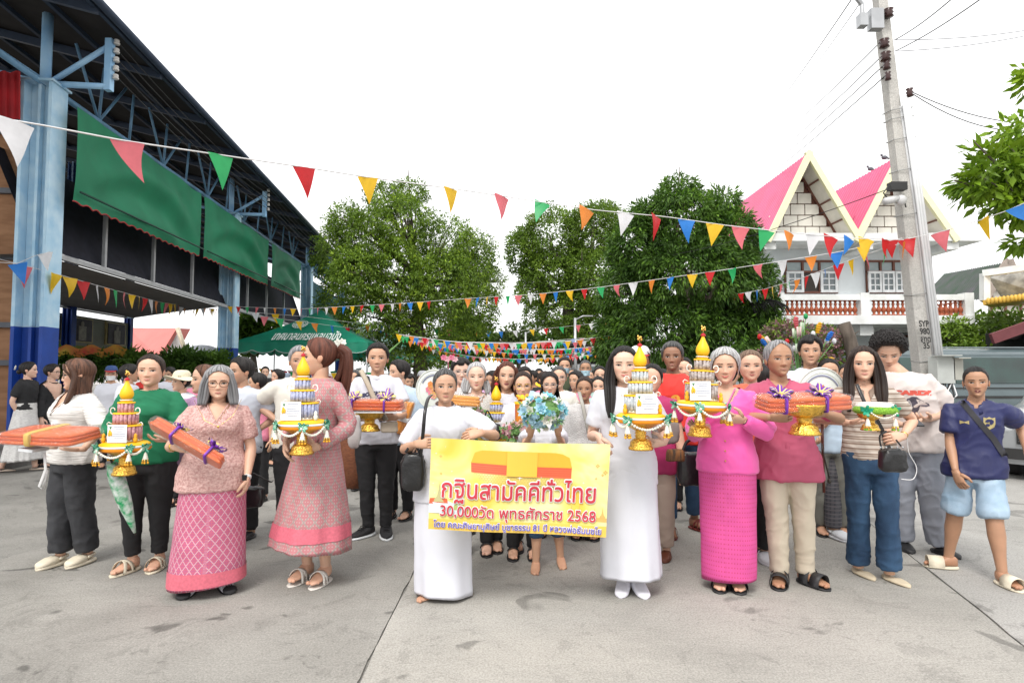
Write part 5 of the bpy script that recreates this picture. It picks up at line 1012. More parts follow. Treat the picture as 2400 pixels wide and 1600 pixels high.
        fr = {'curly': 7}.get(hs_, 1)
        nzv = vnoise(np.stack([(x * 30 + seed).ravel(), (y * 30).ravel(), (z * (2.5 if fr == 1 else 12)).ravel()], 1)).reshape(x.shape) * nz_amp + vnoise(np.stack([(x * 80).ravel(), (y * 80).ravel(), (z * (4 if fr == 1 else 30)).ravel()], 1)).reshape(x.shape) * nz_amp * .6
        k = 1 + (th + nzv * np.clip(Tg * 4, .2, 1) + part) / .45
        if hs_ in ('short_f', 'bob'): k = k + .10 * gs(np.abs(PHg), 2.2, .9) * gs(Tg, .3, .35)
        Q = c0 + (Q - c0) * k[..., None]; Q[..., 2] += (jag[None, :] * (1 - Tg) ** 2)
        uv = np.stack([PHg / (2 * pi) * 1.3, Zg], 2)
        hb.grid(HW(Q), closed_v=True, uv=uv)
        if hs_ == 'curly':
            rr = random.Random(5)
            for _ in range(900):
                p = rr.uniform(-pi, pi); tt = rr.uniform(.05, 1) ** .8; zz = zb(p) + (1 - zb(p)) * math.sin(tt * pi / 2); x1, y1, z1 = H.section(np.array(p), np.array(zz)); q = c0 + (np.array([x1, y1, z1]) - c0) * (1 + TH / .45 * min(1, tt * 4 + .3) * rr.uniform(.9, 1.12))
                r = rr.uniform(.020, .036) * hh; hb.ell(HW(q), (r, r, r), None, 6, 4)
        def curtain(p0, L, out=.04, ay=1.0, fwd=0, wob=.03, p1=None, thin_end=.35):
            """hanging hair around the back of the head, from the temples (|ph|>p0)"""
            n = 44 if lod == 0 else 28; m = 22; php = np.linspace(p0, 2 * pi - (p1 if p1 is not None else p0), n); zz = np.linspace(.80, -L, m); PH2, Z2 = np.meshgrid(php, zz)
            zc = np.clip(Z2, .42, 1); a, f_, b_ = H.ab(zc); sp, cp = np.sin(PH2), np.cos(PH2)
            dn = np.clip((.42 - Z2) / .5, 0, 1); ra = a * (1 + out) + .035 + dn * (.04 + out) ; rb = np.where(cp > 0, f_, b_) * (1 + out) + .035 - dn * .10 * (cp < 0)
            X = ra * sp; Yy = rb * cp * ay + fwd * dn * np.clip(np.abs(sp), 0, 1)
            nv = vnoise(np.stack([(PH2 * 7 + seed).ravel(), (Z2 * 1.3).ravel(), (PH2 * 0).ravel()], 1)).reshape(X.shape) * wob + vnoise(np.stack([(PH2 * 26).ravel(), (Z2 * 2).ravel(), (PH2 * 0).ravel()], 1)).reshape(X.shape) * wob * .5
            kk = 1 + nv; X = X * kk; Yy = Yy * kk
            zr = Z2 + (vnoise(np.stack([(PH2 * 5).ravel(), (PH2 * 0).ravel(), (PH2 * 0 + seed).ravel()], 1)).reshape(X.shape) * .10 + vnoise(np.stack([(PH2 * 19).ravel(), (PH2 * 0).ravel(), (PH2 * 0).ravel()], 1)).reshape(X.shape) * .07) * np.clip((.2 - Z2), 0, 1)
            Q1 = np.stack([X, Yy, zr], 2); th2 = .05 * np.clip(1 - dn * .6, .3, 1); Q2 = np.stack([X * (1 - th2 * 2), Yy * (1 - th2 * 2), zr + .01], 2)
            uv = np.stack([PH2 / (2 * pi) * 1.4, Z2], 2); QQ = np.concatenate([Q1, Q2[:, ::-1]], 1); UU = np.concatenate([uv, uv[:, ::-1]], 1)
            hb.grid(HW(QQ), closed_v=True, uv=UU)
        def lock(pts, wd, tk=.05, n=8):
            Pw = [Vector(HW(p)) for p in pts]; m = 12; Pn = []
            for k in range(m):
                t_ = k / (m - 1) * (len(pts) - 1); i = min(int(t_), len(pts) - 2); q = t_ - i
                Pn.append(Pw[i].lerp(Pw[i + 1], q))
            ww = np.interp(np.linspace(0, 1, m), np.linspace(0, 1, len(wd)), wd) * hh; sdv = Vector(A[0] / hh)
            for j in range(5):
                o = (j - 2) * .38; hb.sweep([Pn[k] + sdv * ww[k] * o for k in range(m)], ww * .42, [tk * hh * (.6 + .4 * math.sin(j * 2.1 + 1))] * m, n=n, side=sdv, uvm=True)
        if hs_ == 'bob': curtain(1.15, .12, .06, wob=.03)
        if hs_ == 'long':
            L = (face or {}).get('hl', .9) if False else HL.get(key, 1.0); curtain(1.22, L, .04, wob=.035)
        if hs_ in ('tied', 'pony'):
            hb.ell(HW([0, -.52, .55 if hs_ == 'pony' else .36]), (.15 * hh, .13 * hh, .15 * hh), None, 12, 8)
        if hs_ == 'pony':
            lock([(0, -.55, .72), (.02, -.78, .60), (.03, -.82, .2), (-.05, -.74, -.3), (-.18, -.60, -.9)], [.16, .26, .30, .27, .10], .16)
            lock([(0, -.5, .72), (.0, -.70, .50), (-.12, -.62, .0), (-.36, -.30, -.55), (-.50, -.12, -1.15)], [.12, .20, .24, .20, .05], .12)
        for lk in LOCKS.get(key, ()): lock(*lk)
        hb.build('hair', hm, root)
    if hat: hat(HW, hh, root, H)
    if mask:
        rows = [[(x_, z_) for x_ in np.linspace(-.27, .27, 13)] for z_ in np.linspace(.05, .36, 8)]; rr = np.array(rows); x, z = rr[..., 0], rr[..., 1]
        b = MB(); b.grid(HW(np.stack([x, H.front_y(x, z) + .035 - .02 * (np.abs(x) / .27) ** 2 + .03 * gs(x, 0, .1), z * 1.0], 2)))
        for zz in (.12, .33):
            for sg in (-1, 1): b.sweep([HW([sg * .26, .24, zz]), HW([sg * .35, .05, zz * .5 + .22]), HW([sg * .37, -.03, .42])], .006 * hh, n=5)
        b.build('mask', mat('mask_' + mask, dict(white=(.82, .83, .84), blue=(.45, .66, .76))[mask], .8), root)
    if glasses:
        b = MB(); gm, rx, rz = glasses; c = []
        for sg in (-1, 1):
            cy = H.front_y(np.array(sg * .15), np.array(.47)) + .055; an = np.linspace(0, 2 * pi, 17); e = .8
            pts = [HW([sg * .155 + rx * np.sign(math.cos(q)) * abs(math.cos(q)) ** e, cy + .02 - .03 * (math.cos(q) * sg > 0) * abs(math.cos(q)), .455 + rz * np.sign(math.sin(q)) * abs(math.sin(q)) ** e]) for q in an]
            b.sweep(pts, .0085 * hh, n=5, caps=False); b.sweep([HW([sg * (.155 + rx), cy - .01, .475]), HW([sg * .36, .12, .47]), HW([sg * .375, -.05, .45])], .007 * hh, n=4)
        b.sweep([HW([-.03, H.front_y(np.array(0.), np.array(.46)) + .03, .47]), HW([.03, H.front_y(np.array(0.), np.array(.46)) + .03, .47])], .009 * hh, n=4)
        b.build('glasses', gm, root)
    if neckl:
        b = MB(); c = [P(*q) for q in neckl]; b.sweep(c, .0013, n=5); b.ell(c[len(c) // 2] , (.007, .004, .009), None, 8, 6); b.build('necklace', mat('gold', (.80, .50, .13), .25, 1, var=.15, sc=50), root)
    # --- top garment
    vox = (.0105, .015, .024)[min(lod, 2)]
    if top:
        t = dict(slen=.3, hem=.47, ease=.011, slack=.012, flare=.12, fold=.007, neck='crew', cuff=1.0); t.update(top); g = MB(); m = t['m']
        ring_loft(g, rings(t['ease'], t['ease'] * .9, t['hem'], t.get('ztop', .836), t['flare'], 18), 30)
        for sg in (-1, 1):
            S, E, Wt = arms[sg]; full = [S - s * sg * .045 * h - Z * .004 * h, S - Z * .003 * h, S.lerp(E, .3), S.lerp(E, .6), S.lerp(E, .9), E.lerp(Wt, .1), E.lerp(Wt, .4), E.lerp(Wt, .7), E.lerp(Wt, 1.0)]
            fr = [0, 0, .16, .32, .48, .53, .7, .85, 1.0]; ra = [.032, .033, .030, .027, .025, .025, .024, .021, .018]; L = t['slen']; pts = []; rr = []
            ftw = .5 + .5 * w
            for j in range(len(full)):
                if fr[j] <= L: pts.append(full[j]); rr.append(ra[j] * h * ftw + t['slack'] * .8 * min(1, fr[j] * 4) + .004)
                else:
                    q = (L - fr[j - 1]) / (fr[j] - fr[j - 1]); pts.append(full[j - 1].lerp(full[j], q)); rr.append(((ra[j - 1] + (ra[j] - ra[j - 1]) * q) * h * ftw + t['slack'] * .9 * t['cuff'])); break
            g.sweep(pts, rr, n=16, side=f)
        vz = t.get('v'); cz = cen(.84 * h)
        def cut(V, vz=vz, cz=cz):
            D = V - np.array(list(cz)); a = D @ np.array(list(s)); b_ = D @ np.array(list(f)); z = D[:, 2] / h
            m_ = (z > -.022) & (a ** 2 + (b_ + .002 * h) ** 2 < (.047 * h) ** 2)
            if vz: zv = vz - .84; m_ |= (b_ > 0) & (z > zv) & (np.abs(a) < (z - zv) * h * t.get('vk', .62))
            return m_
        cu = None if t.get('uv') is None else (lambda V, c=cz: np.stack([np.arctan2((V - np.array(list(c))) @ np.array(list(s)), (V - np.array(list(c))) @ np.array(list(f))) * .16, V[:, 2]], 1))
        queue_cloth(g, vox, t.get('name', 'shirt'), m, root, t['fold'], cut if t['neck'] != 'closed' else None, seed, cu)
        nb = MB(); ncol = t.get('collar', m); T_ = np.linspace(0, 2 * pi, 25); zn = .822
        def nring(q, z, ra): return cen(z * h) + s * math.sin(q) * ra * h + f * (math.cos(q) * ra * h * .96 + (.006 * h if math.cos(q) > 0 else 0))
        if t['neck'] == 'crew': nb.sweep([nring(q, .829 - .012 * math.cos(q), .0485) for q in T_], .0055 * h * .8, n=6, caps=False)
        if t['neck'] in ('mandarin',):
            rr_ = [[nring(q, .826 + zz - .014 * math.cos(q), .049 - zz * .25) for q in np.linspace(.12, 2 * pi - .12, 25)] for zz in (-.004, .012, .022)]; rr_ += [[p_ * 1 for p_ in r_] for r_ in []]
            Q = np.array([[list(p_) for p_ in r_] for r_ in rr_]); nb.grid(Q)
        if t['neck'] in ('polo', 'shirt'):
            big = 1.25 if t['neck'] == 'shirt' else 1.0; Q = []
            for q in np.linspace(.18, 2 * pi - .18, 27):
                fq = max(0, math.cos(q)) ** 3; zt = .846 - .030 * fq * big; zo = zt - .028 * big - .020 * fq * big; r1 = .041 + .006 * fq; r2 = .058 + .012 * fq * big
                Q.append([list(nring(q, zt - .012, r1)), list(nring(q, zt, r1 + .003)), list(nring(q, (zt + zo) / 2, (r1 + r2) / 2 + .004)), list(nring(q, zo, r2)), list(nring(q, zo, r2 - .003))])
            nb.grid(np.array(Q))
        if vz and t.get('edge', True):
            for sg in (-1, 1):
                pts = []
                for q in np.linspace(0, 1, 7):
                    z = vz + (.835 - vz) * q; x = (z - vz) * h * t.get('vk', .62) * sg
                    r_ = rings(t['ease'], t['ease'], z, z + .001, 0, 2)[0]; xx = min(abs(x) / r_[3], .98); y = r_[4] * (1 - xx ** 2.2) ** (1 / 2.2)
                    pts.append(r_[0] + s * x + f * (y + .002))
                nb.sweep(pts, .0045, n=5)
        if nb.n: nb.build('collar', ncol, root)
        if t.get('buttons'):
            bm_, zs = t['buttons']
            b = MB()
            for z in zs:
                r_ = rings(t['ease'], t['ease'], z, z + .001, t['flare'], 2)[0]; b.ell(r_[0] + f * (r_[4] + .006), (.006, .004, .006), None, 8, 5)
            b.build('buttons', bm_, root)
        if t.get('placket'):
            z0, z1, wd_ = t['placket']; Q = []
            for z in np.linspace(z0, z1, 14):
                r_ = rings(t['ease'], t['ease'], z, z + .001, t['flare'], 2)[0]; Q.append([list(r_[0] + f * (r_[4] - .003) + s * wd_ * k) for k in (-1, 1)] )
            b = MB(); Q = np.array(Q); Q2 = Q[:, ::-1] + np.array(list(f)) * .004; b.grid(np.concatenate([Q, Q2], 1), closed_v=True); b.build('placket', m, root)
    # --- lower garment
    if bottom:
        t = dict(kind='trousers', m=None, thigh=.066, knee=.046, hemw=.040, hemz=.045, fold=.007, waist=.56); t.update(bottom); g = MB()
        if t['kind'] in ('trousers', 'shorts'):
            rg = rings(.012, .010, .455, t['waist'], 0, 8); ring_loft(g, rg, 26)
            for (hip, knee, ank, O, fd, sdv) in legs:
                full = [hip + Z * .03 * h, hip, hip.lerp(knee, .4), hip.lerp(knee, .8), knee, knee.lerp(ank, .4), knee.lerp(ank, .8), ank]; fr = [0, 0, .2, .4, .5, .7, .9, 1.0]
                ra = [t['thigh'], t['thigh'], t['thigh'] * .95, t['knee'] * 1.1, t['knee'], t['knee'] * .55 + t['hemw'] * .45, t['hemw'], t['hemw'] * 1.0]
                zt = t['hemz'] * h; pts = []; rr = []
                for j in range(len(full)):
                    if full[j].z > zt: pts.append(full[j]); rr.append(ra[j] * h * (.50 + .44 * w))
                    else:
                        q = (full[j - 1].z - zt) / max(full[j - 1].z - full[j].z, 1e-5); pts.append(full[j - 1].lerp(full[j], min(q, 1))); rr.append((ra[j - 1] + (ra[j] - ra[j - 1]) * q) * h * (.50 + .44 * w)); break
                if full[-1].z > zt: pts.append(full[-1] - Z * (full[-1].z - zt)); rr.append(rr[-1])
                g.sweep(pts, rr, np.array(rr) * 1.06, n=18, side=s)
            cu = None if not t.get('uv') else (lambda V, c=base: np.stack([(V - np.array(list(c))) @ np.array(list(s)) + (V - np.array(list(c))) @ np.array(list(f)) * .5, V[:, 2]], 1))
            queue_cloth(g, vox * 1.05, t.get('name', t['kind']), t['m'], root, t['fold'], None, seed + 5, cu)
        else:                                                                        # skirts: open cloth tube with hanging folds and a turned hem
            z1 = t['waist']; z0 = t['hemz']; n = 96; m = 30; wv = t.get('wave', .03); aw, bw_ = t['hemw'], t.get('hemd', t['hemw'] * .8); nf = t.get('nf', 7)
            an = np.linspace(0, 2 * pi, n, endpoint=False); zs = np.linspace(z1, z0, m); V = []; U = []
            r0 = rings(.016, .016, z1, z1 + .001, 0, 2)[0]; rp = rings(.02, .02, .52, .521, 0, 2)[0]; dr = Vector(t.get('shift', (0, 0, 0)))
            for k, zf in enumerate(zs):
                q = (z1 - zf) / (z1 - z0); hp_ = min(1, q / ((z1 - .51) / (z1 - z0) + 1e-6)); q2 = max(0, (.51 - zf) / (.51 - z0)); q2s = q2 ** t.get('pow', 1.0)
                a = (r0[3] + (rp[3] - r0[3]) * hp_) * (1 - q2s) + aw * h * q2s; bf = (r0[4] + (rp[4] - r0[4]) * hp_) * (1 - q2s) + bw_ * h * q2s; bb = (r0[5] + (rp[5] - r0[5]) * hp_) * (1 - q2s) + bw_ * h * q2s
                wvz = wv * q2 ** .8; kk = 1 + wvz * (np.sin(an * nf + 1.3 * math.sin(q * 2 + seed)) * .7 + .5 * np.sin(an * (nf * 2 + 1) + seed)) + .012 * vnoise(np.stack([an * 3, an * 0 + q * 9, an * 0 + seed], 1))
                e = 2 / 2.15; x = a * np.sign(np.sin(an)) * np.abs(np.sin(an)) ** e * kk; y = np.where(np.cos(an) > 0, bf, bb) * np.sign(np.cos(an)) * np.abs(np.cos(an)) ** e * kk
                c = np.array(list(cen(zf * h) + dr * q2)); rag = t.get('slant', 0) * h * np.sin(an + t.get('sla', 0)) * (k == m - 1)
                V.append(c + np.outer(x, np.array(list(s))) + np.outer(y, np.array(list(f))) + np.outer(rag, np.array([0, 0, 1.]))); U.append(np.stack([an * .16, np.full(n, zf * h)], 1))
            V.append(V[-1] * 1 + (np.array([list(cen(z0 * h) + dr)]) - V[-1]) * .03 + np.array([0, 0, .004])); U.append(U[-1])
            V.append(V[-1] + (np.array([list(cen(z0 * h) + dr)]) - V[-1]) * .12 + np.array([0, 0, .02 * h])); U.append(U[-1])
            g.grid(np.array(V), closed_v=True, uv=np.array(U)); g.build(t.get('name', 'skirt'), t['m'], root)
            if t.get('border'):
                for zf, hw_, mm in t['border']:
                    q2 = (.51 - zf) / (.51 - z0); k0 = (z1 - zf) / (z1 - z0) * (m - 1); i0 = int(k0); A_ = V[i0] + (V[min(i0 + 1, m - 1)] - V[i0]) * (k0 - i0); cc = np.array(list(cen(zf * h) + dr * q2)); b = MB(); Q = []
                    for dz in np.linspace(-hw_, hw_, 3):
                        k0 = (z1 - (zf + dz)) / (z1 - z0) * (m - 1); i0 = min(int(k0), m - 2); A_ = V[i0] + (V[i0 + 1] - V[i0]) * (k0 - i0); cc = np.array([A_[:, 0].mean(), A_[:, 1].mean(), 0]); D = A_ - cc; D[:, :2] *= 1.022; Q.append(D + cc)
                    b.grid(np.array(Q), closed_v=True, uv=np.stack([np.tile(an * .16, (3, 1)), np.tile(np.linspace(-hw_, hw_, 3)[:, None] * h, (1, n))], 2)); b.build('skirt_border', mm, root)
    # --- shoes
    if shoes:
        ms = shoes['m']; m2 = shoes.get('m2', ms)
        for (hip, knee, ank, O, fd, sdv) in legs:
            b = MB(); L, Wd = fL * 1.06, fW * 1.16
            if st in ('slide', 'xslide', 'thong'):
                foot_solid(b, O, fd, sdv, L, Wd, (.024, .022, .020, .018), 0, sq=4)
                if st == 'slide':
                    for u in shoes.get('straps', (.60,)): strap_arc(b, O, fd, sdv, L, Wd, u, u, shoes.get('sw', .055), .047 * h * (1.0 if u > .5 else 1.25), .012, 1 if m2 is not ms else 0)
                elif st == 'xslide': strap_arc(b, O, fd, sdv, L, Wd, .42, .72, .028, .050 * h, .012); strap_arc(b, O, fd, sdv, L, Wd, .72, .42, .028, .052 * h, .012)
                else: strap_arc(b, O, fd, sdv, L, Wd, .40, .62, .018, .048 * h, .012); strap_arc(b, O, fd, sdv, L, Wd, .62, .40, .018, .048 * h, .012)
            elif st == 'heel':
                foot_solid(b, O, fd, sdv, L, Wd * .9, (.012, .012, .010, .010), 0.0, sq=4); strap_arc(b, O, fd, sdv, L, Wd * .9, .45, .70, .030, .048 * h, .01); strap_arc(b, O, fd, sdv, L, Wd * .9, .70, .50, .030, .050 * h, .01)
            elif st == 'clog':
                foot_solid(b, O, fd, sdv, L * 1.04, Wd * 1.12, (.030, .030, .030, .028), 0, sq=3.5); foot_solid(b, O + fd * L * .16, fd, sdv, L * .70, Wd * 1.05, (.058, .062, .062, .048), .012, sq=2.4)
                b.sweep([O + sdv * Wd * .5 * c_ + Vector((0, 0, .055)) + fd * (L * (-.05) - L * .42 * (1 - c_ * c_)) for c_ in np.linspace(-1, 1, 11)], .006, .011, n=6)
                for q in range(9):
                    aa = (q % 3 - 1) * .33; bb_ = .10 + .085 * (q // 3); b.ell(O + fd * L * (bb_ + .02) + sdv * Wd * aa * .85 + Vector((0, 0, .012 + .058 - .022 * (q // 3) * .5 - .012 * abs(aa * 3))), (.005, .005, .003), None, 7, 4, mi=1 if m2 is not ms else 0)
            elif st == 'sneaker':
                foot_solid(b, O, fd, sdv, L * 1.05, Wd * 1.04, (.030, .024, .024, .024), 0, mi=1, sq=3.5); foot_solid(b, O, fd, sdv, L * 1.0, Wd * .96, (.075, .085, .060, .040), .016, sq=2.4)
                for q in range(4): strap_arc(b, O, fd, sdv, L, Wd * .5, .52 + .055 * q, .54 + .055 * q, .007, .012, .082 - .012 * q, 0)
            elif st in ('flat', 'loafer'):
                foot_solid(b, O, fd, sdv, L * .97, Wd * .92, (.030, .018, .030, .026), .0, point=1.0 if st == 'flat' else .2, sq=2.6)
                if st == 'loafer': foot_solid(b, O + fd * L * .05, fd, sdv, L * .86, Wd * .84, (.03, .06, .052, .034), .005)
            elif st == 'sock':
                foot_solid(b, O, fd, sdv, fL * .98, fW * 1.0, (.055 * h, .058 * h, .042 * h, .026 * h), 0, rd=4.6); b.sweep([ank - Vector((0, 0, .03 * h)), ank, ank + Vector((0, 0, .06 * h))], .0245 * h, n=12, side=sdv)
                if m2 is not ms:
                    foot_solid(b, O + fd * L * .36, fd, sdv, L * .28, Wd * .90, (.03 * h, .032 * h, .030 * h, .022 * h), .001, mi=1); foot_solid(b, O, fd, sdv, L * 1.0, Wd * .98, (.012, .012, .012, .010), 0, mi=1)
                    for q in range(-2, 3): b.sweep([O + fd * L * (-.12 + .10 * k_) + sdv * Wd * .20 * q * (1 - .05 * k_) + Vector((0, 0, h * (.060 - .0075 * k_) * (1 - .10 * q * q) + .001)) for k_ in range(5)], .0028, n=5, mi=1)
            if b.n: b.build({'sock': 'sock', 'clog': 'clog'}.get(st, 'sandal' if st in ('slide', 'xslide', 'thong', 'heel') else 'shoe'), [ms, m2] if m2 is not ms else ms, root)
    info = dict(root=root, h=h, s=s, f=f, cen=cen, rings=rings, HW=HW, hh=hh, arms=arms, legs=legs, Y=YY, base=base)
    if key: PEOPLE[key] = info
    return info
HL = {}; LOCKS = {}
def cap_hat(c1, c2, brim='front'):
    def f(HW, hh, root, H):
        b = MB(); n = 28; V = []
        for t in np.linspace(0, 1, 9):
            z = .70 + .38 * math.sin(t * pi / 2); k = math.cos(t * pi / 2) ** .55
            V.append([HW([.395 * H.wide * k * math.sin(a), -.04 + .455 * k * math.cos(a), z]) for a in np.linspace(0, 2 * pi, n, endpoint=False)])
        b.grid(np.array(V), closed_v=True)
        if brim == 'front':
            V = [[HW([.36 * math.sin(a) * (1 - .1 * r), .30 + (.14 + .36 * r) * max(0, math.cos(a)) ** .8, .72 - .10 * r * math.cos(a) + o]) for a in np.linspace(-pi / 2, pi / 2, 15)] for r, o in ((0, 0), (.5, 0), (1, 0), (1, -.02), (0, -.02))]
            b.grid(np.array(V), mi=1)
        if brim == 'wide':
            V = [[HW([(.40 + .42 * r) * math.sin(a), -.04 + (.46 + .42 * r) * math.cos(a), .72 + .16 * r * math.cos(2 * a) * .9 - .05 * r + o]) for a in np.linspace(0, 2 * pi, n, endpoint=False)] for r, o in ((0, 0), (.4, 0), (.8, 0), (1, 0), (1, -.02), (0, -.02))]
            b.grid(np.array(V), closed_v=True, mi=1)
        if brim == 'helmet': b.sweep([HW([.40 * math.sin(a), -.04 + .48 * math.cos(a), .71]) for a in np.linspace(0, 2 * pi, 25)], .02 * hh, n=6, caps=False, mi=1)
        b.build('hat', [c1, c2], root)
    return f
# ================================================================ THE FRONT ROW
white = mat('white_cotton', (.64, .65, .71), .8, var=.04, sc=4, bump=.12, bsc=300)
black = mat('black_cloth', (.018, .018, .020), .8, var=.15, bump=.15, bsc=220)
cream_rub = mat('cream_rubber', (.66, .60, .47), .55, var=.04)
black_rub = mat('black_rubber', (.022, .022, .024), .5, var=.1)
gold_m = mat('gold', (.80, .50, .13), .25, 1, var=.15, sc=50)
lace_pink = mat('pink_lace', (.74, .50, .46), .85, var=.1, sc=70, col2=(.50, .27, .25), bump=1.0, bsc=120)
knit_white = mat('white_knit', (.80, .78, .75), .9, sc=1.0, col2=(.56, .54, .52), stretch=(6, 6, 75), bump=.9, bsc=1.5)
green_cl = mat('green_jersey', (.010, .165, .075), .82, var=.12, bump=.12, bsc=300)
magenta = mat('magenta_silk', (.82, .105, .40), .5, var=.10, sc=5, bump=.15, bsc=300, sheen=.3)
rose = mat('rose_shirt_cloth', (.46, .085, .155), .62, var=.10, sc=4, bump=.15, bsc=300)
khaki = mat('khaki_cloth', (.56, .49, .385), .8, var=.06, sc=5, bump=.12, bsc=250)
denim = mat('denim', (.035, .085, .165), .85, sc=7, col2=(.018, .045, .095), stretch=(1, 1, .5), bump=.35, bsc=300)
denim_l = mat('pale_denim', (.40, .52, .64), .85, sc=7, col2=(.28, .40, .52), bump=.3, bsc=300)
char = mat('charcoal_denim', (.050, .052, .058), .85, sc=6, col2=(.026, .027, .031), bump=.3, bsc=300)
navy = mat('navy_polyester', (.018, .022, .088), .5, var=.15, sc=5, bump=.1, bsc=260)
bone = mat('bone_cotton', (.68, .61, .58), .85, var=.05, sc=5, bump=.1, bsc=300)
greyf = mat('grey_fleece', (.30, .32, .37), .9, var=.1, sc=8, bump=.2, bsc=300)
pinkdress = pattern_mat('pink_woven', (.56, .225, .245), (.40, .33, .31), (.60, .40, .385), 'diamond', 20, squash=1.7)
pinksarong = pattern_mat('pink_sarong', (.60, .145, .235), (.70, .42, .47), (.46, .12, .33), 'diamond', 28, squash=1.8)
sarong_edge = mat('sarong_edge', (.62, .14, .19), .6, var=.12, sc=60)
magsk = pattern_mat('magenta_woven', (.74, .10, .34), (.74, .10, .34), (.60, .055, .16), 'dots', 16, squash=1.9)
strip = pattern_mat('striped_jersey', (.30, .22, .17), (.62, .55, .48), (.62, .55, .48), 'stripe', 26, squash=1)
checkp = pattern_mat('checked_cloth', (.075, .075, .085), (.05, .05, .06), (.12, .11, .12), 'check', 30, squash=1)
sock_w = mat('white_sock', (.78, .77, .84), .9, var=.03, bump=.2, bsc=200)
F = Vector
LOCKS.update({
 'p1': [([(-.26, .22, .80), (-.38, .20, .45), (-.42, .24, .05), (-.40, .36, -.35), (-.36, .44, -.62)], [.10, .13, .14, .12, .03], .09), ([(.30, .20, .80), (.40, .08, .40), (.44, .18, -.05), (.40, .34, -.45), (.30, .42, -.72)], [.12, .17, .18, .14, .03], .10),
        ([(.10, .36, .84), (.26, .37, .68), (.36, .24, .50), (.41, .12, .2)], [.10, .10, .08, .04], .04)],
 'p3': [([(-.24, .20, .84), (-.37, .18, .45), (-.42, .20, .05), (-.45, .26, -.18)], [.12, .13, .14, .10], .09), ([(.24, .20, .84), (.37, .18, .45), (.42, .20, .05), (.45, .26, -.18)], [.12, .13, .14, .10], .09)],
 'p8': [([(-.24, .22, .82), (-.36, .16, .50), (-.42, .20, .05), (-.40, .40, -.35), (-.40, .52, -.75), (-.42, .56, -.98)], [.10, .13, .15, .14, .11, .03], .08)],
 'p11': [([(-.24, .24, .82), (-.36, .18, .45), (-.42, .20, .0), (-.42, .34, -.45), (-.44, .40, -.95)], [.10, .13, .14, .13, .04], .08), ([(.24, .24, .82), (.36, .18, .45), (.42, .20, .0), (.42, .34, -.45), (.44, .42, -1.05)], [.10, .13, .15, .15, .04], .08)],
 'p26': [([(-.26, .20, .82), (-.38, .16, .45), (-.42, .16, .0), (-.44, .2, -.35)], [.10, .12, .13, .05], .08), ([(.24, .20, .82), (.38, .16, .45), (.42, .16, .0), (.42, .2, -.35)], [.10, .12, .13, .05], .08)],
 'p25': [([(-.34, -.1, .40), (-.40, .02, .12), (-.40, .12, -.10)], [.14, .16, .08], .11), ([(.34, -.2, .30), (.40, -.05, .05), (.40, .05, -.15)], [.10, .12, .06], .1)],
})
HL.update(p1=.75, p8=.55, p11=1.0, p3=.30, p26=.45, p27=.1)
person('woman in white knit cardigan and charcoal jeans holding a flat orange robe packet', (186, 838), feet=((124, 1326), (190, 1322)), yaw=-62, hyaw=-88, pitch=-4, skin='light', hair=('long', 'brown'), w=1.10, d=1.18, bust=.026, belly=.012, key='p1',
       face=dict(nose=.85, fat=.6), glasses=(mat('dark_frame', (.03, .025, .02), .3), .115, .085), fyaw=(-52, -48), group='front row of the procession',
       top=dict(m=knit_white, name='cardigan', slen=.56, hem=.50, flare=.25, slack=.022, fold=.006, v=.735, vk=.5, neck='v'), bottom=dict(m=char, name='jeans', thigh=.062, knee=.052, hemw=.048, hemz=.065),
       shoes=dict(t='clog', m=cream_rub, m2=mat('clog_charm', (.05, .35, .40), .4)), hl=dict(p=(128, 1046, .30), d=(-1, -.1, 0), n=(0, 0, 1), curl=.15, thumb=-1), hr=dict(p=(196, 1052, .34), d=(-1, -.2, 0), n=(0, 0, 1), curl=.15, hint=(1, .3, -.6)))
person('woman in green sweater and black trousers holding pink banknote tower', (357, 828), feet=((294, 1342), (366, 1334)), yaw=-14, hyaw=-16, pitch=2, skin='light', hair=('tied', 'dkbrown'), w=1.13, d=1.12, bust=.022, belly=.008, key='p2',
       face=dict(wide=1.04, fat=.8, smile=.45, nose=.9), group='front row of the procession', fyaw=(-48, -22),
       top=dict(m=green_cl, name='sweater', slen=.72, hem=.50, flare=.1, slack=.022, fold=.009), bottom=dict(m=black, thigh=.064, knee=.044, hemw=.034, hemz=.075, fold=.006),
       shoes=dict(t='xslide', m=cream_rub), hr=dict(p=(398, 1030, .26), d=(-1, -.5, 0), n=(-.3, 0, 1), curl=.5), hl=dict(p=(262, 1040, .22), d=(.5, -1, 0), n=(.3, 0, 1), curl=.4))
